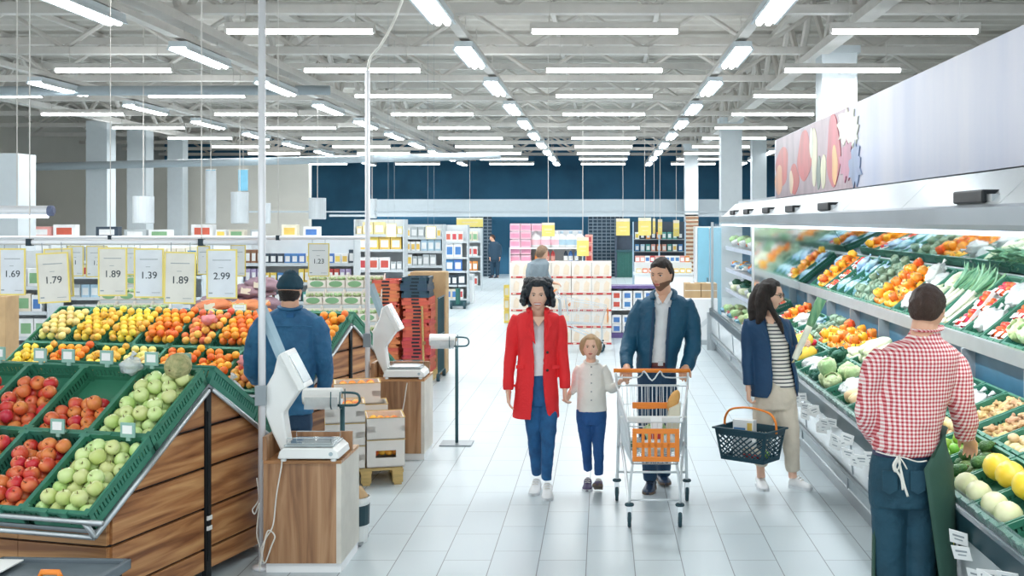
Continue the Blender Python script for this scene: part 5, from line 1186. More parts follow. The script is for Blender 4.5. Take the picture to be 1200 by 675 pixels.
# folded crate stacks
t=thing('flat_pallet','wooden pallet under the stacks of red folding crates','pallet',(P(472,0,15.4).x,15.4,0)); m=MB()
for i in range(5): m.bb(-.42,.42,-.3+.14*i,-.2+.14*i,.1,.12)
m.build('deck_boards','pallet_wood',t); m=MB(); 
for s in (-1,0,1): m.bb(s*.38-.04,s*.38+.04,-.3,.36,0,.1)
m.build('stringers','pallet_wood',t)
mat('red_plastic','#d9604e',.5,rnd=.2); mat('coral_plastic','#e47a55',.5,rnd=.2); mat('navy_plastic','#2f4c60',.45,rnd=.2)
def folded(m_,nm,w=.36,d=.5,h=.045):
    m=MB(); m.bb(-w/2,w/2,-d/2,d/2,0,h*.35)
    for (a0,a1,b0,b1) in ((-w/2,w/2,-d/2,-d/2+.03),(-w/2,w/2,d/2-.03,d/2),(-w/2,-w/2+.03,-d/2,d/2),(w/2-.03,w/2,-d/2,d/2)): m.bb(a0,a1,b0,b1,h*.35,h)
    for i in range(5): m.bb(-w/2+.05+i*.06,-w/2+.07+i*.06,-d/2+.03,d/2-.03,h*.35,h*.6)
    t=thing(nm,'','crate'); a=m.build('folded_body',m_,t); m=MB(); m.bb(-.05,.05,-d/2-.006,-d/2,h*.3,h*.8); b=m.build('grip','dark_metal',t); return Proto(t,(a,b))
fr_,fc_,fn_=folded('red_plastic','red_folding_crate'),folded('coral_plastic','coral_folding_crate'),folded('navy_plastic','navy_tray')
xx=t.location.x
for i in range(21): fr_.put((xx+.22+uj(-.01,.01),15.4,.121+.047*i),(0,0,uj(-.04,.04)),'red folding crate under the navy trays, %s from the floor'%ordn[i],'red folding crates in the right stack')
for i in range(26): fc_.put((xx-.19+uj(-.01,.01),15.42,.121+.047*i),(0,0,uj(-.03,.03)),'coral folding crate by the far pole, %s from the floor'%ordn[i],'coral folding crates in the left stack')
for i in range(6): fn_.put((xx+.2+uj(-.01,.01),15.4,1.11+.045*i),(0,0,uj(-.05,.05)),'dark navy tray on the red folding crates, %s from below'%ordn[i],'navy trays')
q=thing('cardboard_box','open cardboard box behind the navy trays','box',(xx+.26,15.9,0)); m=MB(); m.bb(-.25,.25,0,.3,0,1.42); m.build('box','cardboard',q,bevel=.02); m=MB(); m.bb(-.06,-.03,-.004,0,1.3,1.33); m.bb(.03,.06,-.004,0,1.3,1.33); m.build('hand_hole','black',q)
q=thing('wooden_board','upright pale wooden slat leaning on the red crates','slat',(xx+.33,15.1,0)); m=MB(); m.tube([(0,0,.0),(-.03,.03,1.0)],.03,4,flat=.5); m.build('board','pallet_wood',q); m=MB(); m.bb(-.02,.02,-.02,.02,.5,.54); m.build('knot','pk_brown',q)
q=thing('roll_cage','blue grey wire roll cage beside the red folding crates','cage',(xx+.5,15.5,0)); m=MB()
for i in range(9): m.tube([(0,-.3+.07*i,.1),(0,-.3+.07*i,1.1)],.006,5)
for z in (.1,.6,1.1): m.tube([(0,-.3,z),(0,.3,z)],.01,6)
m.build('wire_side','teal_metal',q); 
for s in (-.28,.28): m=MB(); m.lathe([(.01,-.02),(.05,-.02),(.05,.02),(.01,.02)],14,M=Matrix.Rotation(PI/2,3,'Y'),c=(0,s,.05)); m.build('wheel','rubber',q)
# pallet of bottle packs
q=thing('wooden_pallet','small wooden pallet under the tall stack of white bottle packs','pallet',(P(512,0,21).x,20.9,0)); m=MB(); m.bb(-.16,.16,-.2,.2,.1,.13); m.build('deck_boards','pallet_wood',q); m=MB()
for s in (-1,1): m.bb(s*.12-.04,s*.12+.04,-.2,.2,0,.1)
m.build('stringers','pallet_wood',q)
wp=pack('bottle_pack',.145,.15,.16,'film' if False else 'pk_whitep','pk_pale_blue',.8)
for r in range(6):
    for k in (-1,1): wp.put((P(512,0,21).x+k*.077,20.85,.131+.152*r),(0,0,0),'white shrink wrapped bottle pack on the small pallet, %s layer'%ordn[r],'white bottle packs on the small pallet')
# washing machine like white box with a round door
q=thing('white_machine','small white machine with a round dark door by the farther shelf','machine',(P(549,0,30).x,29.6,0)); m=MB(); m.bb(-.16,.16,0,.4,0,.75); m.build('body','white_gloss',q,bevel=.01); m=MB(); m.lathe([(.002,0),(.075,0),(.085,.02),(.002,.02)],20,M=Matrix.Rotation(PI/2,3,'X'),c=(-.02,.0,.35)); m.build('round_door','pk_dark',q); m=MB(); m.bb(-.15,.15,-.006,0,.6,.7); m.build('panel','grey_panel',q)
# pallet truck
q=thing('pallet_truck','teal pallet truck parked by the white machine','truck',(P(539,0,28.2).x,27.9,0)); m=MB(); m.bb(-.2,-.08,0,.7,.06,.12); m.bb(.08,.2,0,.7,.06,.12); m.bb(-.2,.2,-.05,.02,.06,.2); m.build('fork','teal_metal',q); m=MB(); m.tube([(0,-.08,.12),(0,-.1,.5)],.06,10); m.build('pump','bottle_green',q); m=MB()
m.tube([(0,-.12,.45),(0,-.2,.75),(-.08,-.2,.8),(.08,-.2,.8)],.015,6); m.build('handle','dark_metal',q)
for s in (-.16,.16): m=MB(); m.lathe([(.01,-.025),(.08,-.025),(.08,.025),(.01,.025)],14,M=Matrix.Rotation(PI/2,3,'Y'),c=(s,-.1,.08)); m.build('wheel','rubber',q)
# yellow crates left of the carton stack
yc=pack('yellow_canister',.12,.26,.12,'pk_yellow','pk_cream')
for r in range(3): yc.put((P(594,0,24).x,24,.001+.265*r),(0,0,0),'yellow canister stacked beside the white cartons, %s'%(['lowest','middle','topmost'][r]),'yellow canisters left of the cartons')
# ------------------------------------------------------------------ people
mat('red_wool','#ee2a30',.75,var=.08,bump=.25,bscale=60); mat('white_knit','#eceef0',.8,bump=.15,bscale=60); mat('jeans_blue','#1f5f93',.75,bump=.3,bscale=45,var=.3,scale=9,col2='#174a78')
mat('jeans_deep','#1d5490',.75,bump=.3,bscale=45,var=.2); mat('navy_jacket','#10516f',.6,bump=.35,bscale=18,var=.12,scale=5); mat('navy_trousers','#1b3f5e',.7,bump=.2); mat('blazer_blue','#1a4368',.7,bump=.2,bscale=22,var=.1)
mat('beige_trousers','#d8cdbb',.75,bump=.3,bscale=16,var=.06); mat('denim_jacket','#2f6d97',.7,bump=.4,bscale=26,var=.2,scale=7,col2='#245a83'); mat('knit_teal','#22556b',.85,bump=.9,bscale=120,stretch=(6,6,1)); mat('apron_green','#2c5044',.75,bump=.2,bscale=15,var=.08); mat('jeans_teal','#164558',.75,bump=.35,bscale=30,var=.2)
mat('belt_brown','#6b2f2c',.4); mat('belt_purple','#3c3a5c',.5); mat('hair_black','#15222c',.45,bump=.8,bscale=50,stretch=(1,1,.3),var=.3); mat('hair_dark','#2b201c',.45,bump=.8,bscale=60,var=.3,stretch=(4,4,.6)); mat('hair_brown','#402a20',.45,bump=.7,bscale=60,var=.3,stretch=(4,4,.6)); mat('hair_blond','#c9a67c',.5,bump=.6,bscale=60,var=.25,stretch=(4,4,.6)); mat('hair_grey_brown','#8a6f58',.6,bump=.6,bscale=50)
mat('shoe_white','#eff1f2',.5,var=.03); mat('shoe_sole','#dfe3e6',.6); mat('shoe_navy','#243a56',.3); mat('sole_brown','#6b5b4e',.6); mat('shoe_purple','#4d4466',.6); mat('lip','#b85b54',.4); mat('lip_red','#c53a3f',.35); mat('eye_white','#eeeeea',.3); mat('eye_dark','#2c2320',.2); mat('teeth','#f3f1ec',.3); mat('beard','#86604c',.8,bump=.5,bscale=120); mat('frame_dark','#232427',.3); mat('cream_shirt','#efece4',.75,bump=.2,bscale=30); mat('grey_sweater','#8b9aa3',.8,bump=.4,bscale=50); mat('button','#9ba0a2',.4); mat('dark_suit','#1f3f55',.7)
def stripes(nt,b):
    tc,o=objxyz(nt); z=sx(nt,o[2],'MULTIPLY',34.0); f=sx(nt,z,'FRACT'); g=sx(nt,f,'GREATER_THAN',.66); nt.links.new(mixc(nt,g,H('#ece8df'),H('#3f434c')),b.inputs['Base Color'])
pattern_mat('striped_tee',stripes,.8)
def gingham(nt,b):
    tc,o=objxyz(nt)
    def st(q,k): return sx(nt,sx(nt,sx(nt,q,'MULTIPLY',k),'FRACT'),'GREATER_THAN',.5)
    a=st(sx(nt,o[0],'ADD',b=sx(nt,o[1],'MULTIPLY',.35)),52.0); c=st(o[2],52.0); s=sx(nt,sx(nt,a,'ADD',b=c),'MULTIPLY',.5)
    cr=nt.nodes.new('ShaderNodeValToRGB'); e=cr.color_ramp.elements; e[0].color=H('#f0e6e2'); e[1].color=H('#b2303c'); e[1].position=1; q=e.new(.5); q.color=H('#dc9a9c'); cr.color_ramp.interpolation='LINEAR'
    nt.links.new(s,cr.inputs[0]); nt.links.new(cr.outputs[0],b.inputs['Base Color'])
pattern_mat('gingham',gingham,.75)
class BodyMB(MB):
    # the body under the clothes is slimmer than the clothes
    def loft(s,secs,**k): return MB.loft(s,[(Vector(c)-Vector((0,0,.025)),a*(.55 if i<2 else .8),b*.72) for i,(c,a,b) in enumerate(secs)],**k)
    def tube(s,pts,rad,seg=10,sub=1,**k):
        if sub>=3 and hasattr(rad,'__len__'):
            n=len(rad)-1; rad=[r*(.62+.38*max(0,(i/n-.6)/.4)) for i,r in enumerate(rad)]
        return MB.tube(s,pts,rad,seg,sub,**k)
class Fig:
    def __init__(s,Y,rx,label,gz=0):
        s.Y=Y; s.x=(rx-VX)/F*Y; s.t=thing('person',label,'person',(s.x,Y,gz)); s.o=Vector((s.x,Y,gz)); s.k=Y/F; s.body=BodyMB()
    def p(s,px,py,dy=0):   # dy: metres nearer (+) to the camera
        Y=s.Y-dy; return P(px,py,Y)-s.o
def ss(x,a,b):
    t=max(0,min(1,(x-a)/(b-a))); return t*t*(3-2*t)
def headpt(la,lo,W=.33,D=.41):
    """unit head; la latitude, lo longitude with 0 facing -y; returns Vector"""
    cl,sl=math.cos(la),math.sin(la); z=.5*sl; t=max(0,-z/.5)
    x=W*cl*math.sin(lo); c=math.cos(lo)
    if c>=0:
        y=-D*(cl**(1-.35*t))*(abs(c)**.85)*(1-.06*t)
        x*=1-.30*t**1.6
    else:
        y=D*1.08*cl*(-c); y*=1-.5*t**1.3; x*=1-.22*t
    if y<0:
        ax=abs(x)
        y-=.085*math.exp(-(x/.045)**2-((z+.10)/.055)**2)+.045*math.exp(-(x/.035)**2-((z+.01)/.09)**2)
        y-=.012*math.exp(-((ax-.055)/.025)**2-((z+.12)/.03)**2)
        y+=.035*math.exp(-((ax-.125)/.06)**2-((z-.035)/.045)**2)
        y-=.016*math.exp(-((ax-.11)/.10)**2-((z-.11)/.03)**2)
        y-=.018*math.exp(-(x/.09)**2-((z+.245)/.045)**2)
        y-=.030*math.exp(-(x/.08)**2-((z+.42)/.06)**2)
        y-=.012*math.exp(-((ax-.17)/.07)**2-((z+.08)/.07)**2)
    return Vector((x,y,z))
def head(fg,c,h,yaw=0,pitch=0,roll=0,skin='skin',hair=None,hairm='hair_dark',smile=False,lip='lip',ears=True,vol=.05,beard=False,brow=None,eyes=True,W=.33):
    """adds the head to fg.body, returns matrix; yaw>0 turns the face towards +x"""
    M=Matrix.Translation(c)@Matrix.Rotation(yaw,4,'Z')@Matrix.Rotation(roll,4,'Y')@Matrix.Rotation(pitch,4,'X')@Matrix.Scale(h,4)
    NS,NR=60,40; rs=[]; pts=[]
    for i in range(NR+1):
        la=max(-PI/2+.03,min(PI/2-.03,-PI/2+PI*i/NR)); ring=[headpt(la,2*PI*k/NS,W) for k in range(NS)]; pts+=ring; rs.append([M@q for q in ring])
    fg.body.rings(rs)
    if ears:
        for s in (-1,1): fg.body.ell(M@Vector((s*W*1.0,.04,-.0)),(h*.03,h*.065,h*.12),10,8,M=Matrix.Rotation(yaw,3,'Z')@Matrix.Rotation(s*.25,3,'Z'))
    def surf(x,z):
        b=min((q for q in pts if q.y<0),key=lambda q:(q.x-x)**2+(q.z-z)**2); return b.y
    hd=fg.t
    if eyes:
        for s in (-1,1):
            y=surf(s*.125,.03); m=MB(); R3=Matrix.Rotation(yaw,3,'Z')@Matrix.Rotation(roll,3,'Y')@Matrix.Rotation(pitch,3,'X')
            m.ell(M@Vector((s*.125,y+.018,.03)),(h*.056,h*.038,h*.027),12,8,M=R3); e=m.build('eye','eye_white',hd,smooth=True)
            m=MB(); m.ell(M@Vector((s*.125,y-.010,.03)),(h*.027,h*.013,h*.026),10,7,M=R3); m.build('iris','eye_dark',e,smooth=True)
            m=MB(); m.tube([M@Vector((s*.06,surf(s*.06,.1)-.012,.095)),M@Vector((s*.12,surf(s*.12,.12)-.012,.118)),M@Vector((s*.195,surf(s*.195,.1)-.008,.10))],[h*.008,h*.012,h*.005],6,3); m.build('eyebrow',brow or hairm,hd,smooth=True)
            m=MB(); m.tube([M@Vector((s*.075,surf(s*.075,.045)-.004,.04)),M@Vector((s*.125,surf(s*.125,.06)-.010,.058)),M@Vector((s*.18,surf(s*.18,.045)-.006,.04))],[h*.004,h*.008,h*.004],6,3); m.build('eyelash','eye_dark',hd,smooth=True)
    wv=.15 if smile else .085; dz=.03 if smile else .004
    m=MB(); y0=surf(0,-.245)
    for a,b in (((-.215 if smile else -.228,.018),(-.012)) ,((-.280 if smile else -.256,.024),(-.02))):
        z,r=a; m.tube([M@Vector((-wv,surf(-wv,-.235)-.002,-.238+dz)),M@Vector((-wv*.5,surf(-wv*.5,z)-.008,z)),M@Vector((0,y0-.012,z)),M@Vector((wv*.5,surf(wv*.5,z)-.008,z)),M@Vector((wv,surf(wv,-.235)-.002,-.238+dz))],[h*.004,h*r*.8,h*r*.9,h*r*.8,h*.004],7,3)
    m.build('lips',lip,hd,smooth=True)
    if smile: m=MB(); m.ell(M@Vector((0,y0-.016,-.247)),(h*wv*.8,h*.016,h*.026),14,8,M=Matrix.Rotation(yaw,3,'Z')@Matrix.Rotation(pitch,3,'X')); m.build('teeth','teeth',hd,smooth=True)
    def shell(fn,off,name,mt,nz=.0,fr=9,thick=.03):
        NS2,NR2=72,48; V=[];Hh=[]
        for i in range(NR2+1):
            la=max(-PI/2+.02,min(PI/2-.001,-PI/2+PI*i/NR2))
            for k in range(NS2):
                q=headpt(la,2*PI*k/NS2,W); hv=fn(q.x,q.y,q.z); n=q.normalized(); a=ss(hv,0,.09)
                o=-.02+(off+.02)*a+nz*a*mnoise.noise(q*fr); V.append(q+n*o); Hh.append(hv)
        m=MB(); keep={}
        for i in range(NR2):
            for k in range(NS2):
                ids=(i*NS2+k,i*NS2+(k+1)%NS2,(i+1)*NS2+(k+1)%NS2,(i+1)*NS2+k)
                if max(Hh[j] for j in ids)>0:
                    f=[]
                    for j in ids:
                        if j not in keep: keep[j]=len(m.v); m.v.append(M@V[j])
                        f.append(keep[j])
                    m.f.append(tuple(f)); m.m.append(0)
        top=[keep[j] for j in range(NR2*NS2,NR2*NS2+NS2) if j in keep]
        if len(top)>2: m.f.append(tuple(top)); m.m.append(0)
        return m.build(name,mt,hd,smooth=True)
    if hair=='short':
        def fn(x,y,z):
            front=.27-.1*abs(x)/.33 if y<-.18 else (-.02+.29*ss(-y,.02,.2) if y<.02 else -.02-.30*ss(y,.02,.22))
            return z-front
        shell(fn,vol,'hair',hairm,.03)
    elif hair in('bob','long','girl'):
        def fn(x,y,z):
            if y<-.12: f=.30-.55*max(0,(abs(x)-.17))/.16*(.9)
            elif y<.05: f=-.35
            else: f=-.40
            return z-f
        shell(fn,vol,'hair',hairm,.04 if hair!='girl' else .01)
    elif hair=='beanie':
        shell(lambda x,y,z: z+.02-(.12 if y<-.1 else 0)*1.0,.07,'beanie','knit_teal',.02)
        m=MB(); m.ell(M@Vector((0,.03,.44)),(h*.22,h*.25,h*.19),18,10,M=Matrix.Rotation(yaw,3,'Z')); rr=[]
        m.build('beanie_top','knit_teal',hd,smooth=True)
        shell(lambda x,y,z: z+.40 if (z<-.0 and y>-.02) else -.1,.02,'hair',hairm,.02)
    if beard: 
        def fb(x,y,z): 
            if y>.08: return -.1
            v=min(-.12-z+.25*max(0,abs(x)-.12), .62*1+y*0)
            if abs(x)<.075 and -.285<z<-.20: return -.05
            if z>-.17 and abs(x)<.14: return -.05
            return v*.8
        shell(fb,.006,'beard','beard',0)
    return M,shell
def hand(mb,wr,d,nrm,L=.175,curl=.35,side=1,thumb=.6,sc=1.0,spread=.08):
    """wr wrist, d pointing direction, nrm palm normal (fingers curl that way), side: thumb on +(d x nrm)*side"""
    d=Vector(d).normalized(); nrm=Vector(nrm); nrm=(nrm-d*nrm.dot(d)).normalized(); a=d.cross(nrm)*side
    w=L*.23
    rs=[]
    for t,ww,hh in ((-.06,.6,.62),(0,.62,.6),(.18,.86,.62),(.36,1.0,.55),(.5,.98,.48),(.54,.8,.35)):
        c=wr+d*(L*t); rs.append([c+a*(w*ww*math.cos(q))+nrm*(w*.42*hh/.55*math.sin(q)) for q in [2*PI*k/14 for k in range(14)]])
    mb.rings(rs)
    for i,(u,fl) in enumerate(((.75,.40),(.26,.45),(-.25,.42),(-.73,.33))):
        b=wr+d*(L*.47)+a*(w*u*.92); r=L*.046*(.92 if i==3 else 1)
        dd=(d+a*(u*spread*2)).normalized(); pts=[b]; ang=0
        for seg in (.42,.32,.26):
            ang+=curl*(1.0 if seg>.4 else 1.15); q=(dd*math.cos(ang)+nrm*math.sin(ang)).normalized(); pts.append(pts[-1]+q*(L*fl*seg))
        mb.tube(pts,[r*1.08,r*1.02,r*.92,r*.75],8,2,round_end=True)
    b=wr+d*(L*.14)+a*(w*.72); q1=(d*.75+a*thumb+nrm*.15).normalized(); q2=(d*.95+a*thumb*.3+nrm*.35*curl*2).normalized(); p1=b+q1*L*.2; p2=p1+q2*L*.17; p3=p2+q2*L*.13
    mb.tube([b-d*L*.04,p1,p2,p3],[L*.075,L*.062,L*.054,L*.042],8,2,round_end=True)
def shoe(fg,heel,toe,w,h,m1='shoe_white',m2='shoe_sole',lift=0,name='shoe'):
    """heel, toe: ground points (local); toe may be raised"""
    hl,te=Vector(heel),Vector(toe); d=(te-hl); L=d.length; d.normalize(); up=Vector((0,0,1)); a=d.cross(up).normalized(); up=a.cross(d).normalized()
    prof=((-.02,.62,.62),(.05,.8,.9),(.2,.84,1.0),(.38,.78,.85),(.55,.9,.62),(.72,1.0,.5),(.88,.86,.42),(.97,.55,.3),(1.0,.3,.2))
    s=MB(); rs=[]
    for t,ww,hh in prof:
        c=hl+d*(L*t); ring=[]
        for k in range(16):
            q=2*PI*k/16; x=math.cos(q); z=math.sin(q); ring.append(c+a*(w/2*ww*x)+up*(h*hh*(.5+.5*z) if z>0 else h*hh*.5*(1+z*.8)))
        rs.append(ring)
    s.rings(rs); o=s.build(name,m1,fg.t,smooth=True)
    s=MB(); rs=[]
    for t,ww,hh in prof:
        c=hl+d*(L*t); rs.append([c+a*(w/2*ww*1.06*x)+up*(z*h*.22) for x,z in ((-1,0),(1,0),(1,1),(-1,1))])
    s.rings(rs); s.build('sole',m2,o)
    s=MB()
    for i,t in enumerate((.34,.44,.54)):
        c=hl+d*(L*t)+up*(h*(.90-.13*i)); s.tube([c-a*w*.26,c+up*h*.06,c+a*w*.26],h*.035,5,3)
    s.build('laces','cable' if m1!='shoe_navy' else 'black',o); return o
def garment(fg,name,mt,mb,vox=.009,it=4,disp=.012,ds=.12,parent=None,label=None):
    return mb.build(name,mt,parent or fg.t,remesh=vox,smooth_it=it,disp=disp,dsize=ds,label=label)
def shell_loft(mb,secs,th=.012,seg=40):
    """secs: (center, rx, ry, gapL, gapR) open front (toward -y) between x offsets gapL..gapR from centre; closed thick sheet"""
    n=len(secs); cs=crom([q[0] for q in secs],4); L=[lerps([q[i] for q in secs],4) for i in (1,2,3,4)]
    out=[];inn=[]
    for i,c in enumerate(cs):
        rx,ry,gl,gr=[l[i] for l in L]
        a0=-math.acos(max(-.98,min(.98,gr/rx))); a1=2*PI-math.acos(max(-.98,min(.98,gl/rx)))
        out.append([Vector((c[0]+rx*math.cos(a0+(a1-a0)*k/seg),c[1]+ry*math.sin(a0+(a1-a0)*k/seg),c[2])) for k in range(seg+1)])
        inn.append([Vector((c[0]+(rx-th)*math.cos(a0+(a1-a0)*k/seg),c[1]+(ry-th)*math.sin(a0+(a1-a0)*k/seg),c[2])) for k in range(seg+1)])
    rs=[o+i[::-1] for o,i in zip(out,inn)]
    return mb.rings(rs,cap=False) if False else _closed(mb,rs)
def _closed(mb,rs):
    n=len(rs[0]); o=len(mb.v)
    for r in rs: mb.v+=r
    for i in range(len(rs)-1):
        for j in range(n):
            k=(j+1)%n; mb.f.append((o+i*n+j,o+i*n+k,o+(i+1)*n+k,o+(i+1)*n+j)); mb.m.append(0)
    h=n//2
    for base in (o,o+(len(rs)-1)*n):
        for j in range(h-1): mb.f.append((base+j,base+j+1,base+n-2-j,base+n-1-j)); mb.m.append(0)
    return mb
def strip(fg,name,mt,pts,w,th,parent=None,sub=4,fdir=(1,0,0)):
    m=MB(); m.tube(pts,w,8,sub,flat=th,fdir=fdir); return m.build(name,mt,parent or fg.t,smooth=True)
def lapel(fg,name,mt,poly,dy0,dy1,parent=None,th=.008):
    """poly of (px,py,dy) front face points; extruded"""
    m=MB(); f=[fg.p(a,b,c) for a,b,c in poly]; bk=[q+Vector((0,th,0)) for q in f]; n=len(f)
    m.add(f+bk,[tuple(range(n)),tuple(range(n,2*n))[::-1]]+[(i,(i+1)%n,n+(i+1)%n,n+i) for i in range(n)]); return m.build(name,mt,parent or fg.t,bevel=.002)
# ============ woman in the red coat
g=Fig(9.0,632,'woman with a dark curly bob in an open red coat, white top and jeans'); k=g.k
M_,sh=head(g,g.p(630.5,345.5,.03),.232,yaw=.0,pitch=.10,skin='skin',hair='bob',hairm='hair_black',smile=True,lip='lip_red',vol=.10)
hb=MB(); random.seed(3)
for i in range(64):
    a=2*PI*i/64*3; side=i%2*2-1; lev=uj(-1,1)
    ang=uj(-.35,PI+.35); z=uj(330,356); rad=.080+.026*(z-330)/26+uj(-.006,.01)
    c=g.p(630.0,z,.0)+Vector((rad*math.cos(ang)*1.06,.03+.085*math.sin(ang),0)); hb.ell(c,(.027,.027,.03),9,6)
for i in range(22):
    ang=uj(0,PI*2); c=g.p(630.5,331,.0)+Vector((.075*math.cos(ang),.02+.06*math.sin(ang),uj(-.005,.015))); hb.ell(c,(.045,.045,.034),9,6)
for px,py in ((619,336),(622,333),(615,343),(614,351),(646,338),(643,334),(647.5,346),(648,353),(638,331.5),(631,331),(626,331.5),(614,356),(648,357),(617,340),(645.5,342)): hb.ell(g.p(px,py,.085 if py<338 else .06),(.024,.022,.024),9,6)
hb.build('curls','hair_black',g.t,remesh=.008,smooth_it=2,disp=.014,dsize=.02)
b=g.body
b.tube([g.p(630.5,356,.01),g.p(631,371,-.02)],[.052,.056],14); 
b.loft([(g.p(631,368,-.02),.07,.06),(g.p(631,376,-.02),.15,.085),(g.p(631,400,-.02),.14,.095),(g.p(630,425,-.01),.12,.085),(g.p(630,450,0),.155,.1),(g.p(632,470,0),.15,.10)])
b.tube([g.p(609,376,-.03),g.p(600,415,-.03),g.p(596,452,.02),g.p(596,460,.02)],[.045,.038,.028,.026],12,4); b.tube([g.p(654,376,-.03),g.p(659,415,-.03),g.p(662,448,.03),g.p(662,456,.04)],[.045,.038,.028,.026],12,4)
hand(b,g.p(596,459,.03),(.02,-.25,-1),(.6,0,.1),.165,.30,1,.5); hand(b,g.p(662,457,.05),(.0,-.2,-1),(.9,.2,.0),.155,.65,-1,.4)
b.build('body','skin',g.t,remesh=.0055,smooth_it=2)
m=MB(); m.loft([(g.p(631,373,-.02),.10,.075),(g.p(631,382,-.02),.115,.10),(g.p(631.5,400,-.015),.11,.115),(g.p(632,420,-.01),.11,.10),(g.p(632.5,439,0),.125,.105)]); top=garment(g,'white_top','white_knit',m,.007,3,.008)
# V neck showing skin
lapel(g,'neck_skin','skin',[(622.5,371,.092),(640,371,.092),(631,383,.118)],0,0)
m=MB(); m.loft([(g.p(632,437,0),.125,.1),(g.p(632,455,0),.145,.11),(g.p(632.5,474,0),.135,.105)])
m.tube([g.p(625.5,468,0),g.p(626,490,.01),g.p(626.5,515,.02),g.p(628,535,-.02),g.p(629,556,-.06)],[.085,.076,.055,.05,.037],16,4); m.tube([g.p(641,468,0),g.p(642,490,.05),g.p(642.5,515,.11),g.p(641.5,535,.12),g.p(640.5,562,.10)],[.085,.076,.055,.05,.037],16,4)
garment(g,'jeans','jeans_blue',m,.008,3,.012,.07)
shoe(g,Vector((g.p(629.5,560,-.08).x,.12,0)),Vector((g.p(626,570,0).x,-.06-.07,0)),.088,.10); 
shoe(g,Vector((g.p(641,575,.1).x,-.02,0)),Vector((g.p(643,581,.1).x,-.29,0)),.09,.10)
m=MB(); S_=lambda px,py,hw,ry,gl,gr,dy=0:(g.p(px,py,dy),hw*k,ry,(gl-px)*k,(gr-px)*k)
shell_loft(m,[S_(630.5,364,13,.075,623,638),S_(630.5,368,23,.095,622.5,638.5),S_(630.5,374,25,.11,622.5,638.5),S_(630.5,390,24.5,.125,624,638.5),S_(630,405,23,.125,626,638.5),S_(629.7,418,22.5,.12,627,638.5),S_(629.5,432,23.5,.13,627,638),S_(629,455,25,.14,626,638.5),S_(628.5,472,26.5,.145,624.5,641),S_(628,489,27.5,.15,623,645)],.016)
for pts,r in (([g.p(608,371,-.03),g.p(603,385,-.03),g.p(599,412,-.03),g.p(596,440,.0),g.p(595.5,457,.02)],[.052,.060,.050,.044,.041]),([g.p(653,371,-.03),g.p(656.5,385,-.03),g.p(658.5,412,-.03),g.p(661.5,440,.02),g.p(662,455,.035)],[.052,.060,.050,.044,.041])): m.tube(pts,r,16,4)
coat=garment(g,'red_coat','red_wool',m,.0075,3,.010,.14)
lapel(g,'lapel','red_wool',[(620,366,.085),(624,363,.07),(625,380,.135),(627.5,404,.142),(621,396,.128),(617,390,.122),(619,386,.12),(615,383,.112)],0,0,coat)
lapel(g,'lapel','red_wool',[(638,363,.07),(641.5,366,.085),(647,381,.11),(643.5,385,.12),(646,388,.118),(642,394,.13),(638.5,402,.14),(638,380,.13)],0,0,coat)
strip(g,'collar','red_wool',[g.p(621,366,.07),g.p(620,361.5,.0),g.p(630,359.5,-.075),g.p(640.5,361.5,.0),g.p(640.5,366,.07)],.022,.35,coat)
for (a,b_) in ((609,430),(651,430)): lapel(g,'pocket_flap','red_wool',[(a-4.5,b_-2,.098),(a+4,b_-2,.12),(a+4,b_+2.5,.125),(a-4.5,b_+2,.10)] if a<630 else [(a-4,b_-2,.12),(a+4.5,b_-2,.098),(a+4.5,b_+2,.10),(a-4,b_+2.5,.125)],0,0,coat)
for py in (413,434): m=MB(); m.ell(g.p(641.5,py,.134),(.011,.005,.011),10,6); m.build('button','eye_dark',coat,smooth=True)
# ============ girl
g=Fig(9.1,693,'girl in a cream blouse and blue trousers holding the hand of the woman in red'); k=g.k
head(g,g.p(692.3,406.5,.02),.190,yaw=-.02,pitch=.02,hair='girl',hairm='hair_blond',vol=.045,W=.35,brow='hair_grey_brown')
m=MB(); m.tube([g.p(692,396,.02),g.p(684.5,400,.05),g.p(682,408,.03),g.p(684,416,-.02)],[.03,.028,.022,.012],10,4); m.tube([g.p(692.5,396,.02),g.p(700,400,.05),g.p(702.5,408,.03),g.p(700.5,416,-.02)],[.03,.028,.022,.012],10,4); m.tube([g.p(692.5,402,-.09),g.p(692.5,412,-.13),g.p(693,425,-.12)],[.03,.035,.01],10,4); m.build('tied_hair','hair_blond',g.t,remesh=.006,smooth_it=2)
b=g.body; b.tube([g.p(692.5,415,.0),g.p(692.5,428,-.01)],[.036,.040],12); b.loft([(g.p(692.5,427,-.01),.06,.045),(g.p(692.5,433,-.01),.1,.065),(g.p(693,455,0),.095,.07),(g.p(693,480,0),.1,.075)])
b.tube([g.p(678,432,-.01),g.p(673,448,.0),g.p(667,462,.03)],[.034,.027,.02],10,4); b.tube([g.p(708,432,-.01),g.p(716,453,-.0),g.p(724,450,.10),g.p(728,446,.16)],[.034,.027,.022,.019],10,4)
hand(b,g.p(667.5,461,.03),(-.5,-.1,-1),(-.6,.5,0),.115,.6,1,.4); hand(b,g.p(727,446.5,.15),(.7,-.6,.25),(0,-.3,-1),.11,.7,1,.4)
b.build('body','skin',g.t,remesh=.0045,smooth_it=2)
m=MB(); m.loft([(g.p(692.5,424.5,-.01),.055,.05),(g.p(692.5,429,-.01),.095,.068),(g.p(692.7,436,-.01),.115,.08),(g.p(693,455,0),.112,.085),(g.p(693.3,470,0),.117,.09),(g.p(693.5,481,0),.122,.095)])
for pts,r in (([g.p(681,430,-.01),g.p(676.5,440,-.01),g.p(674.5,452,.0),g.p(668.5,461,.02)],[.042,.045,.037,.026]),([g.p(705,430,-.01),g.p(710.5,440,-.01),g.p(715.5,455,.0),g.p(721,453.5,.06),g.p(725,449,.12)],[.042,.045,.040,.034,.024])): m.tube(pts,r,14,4)
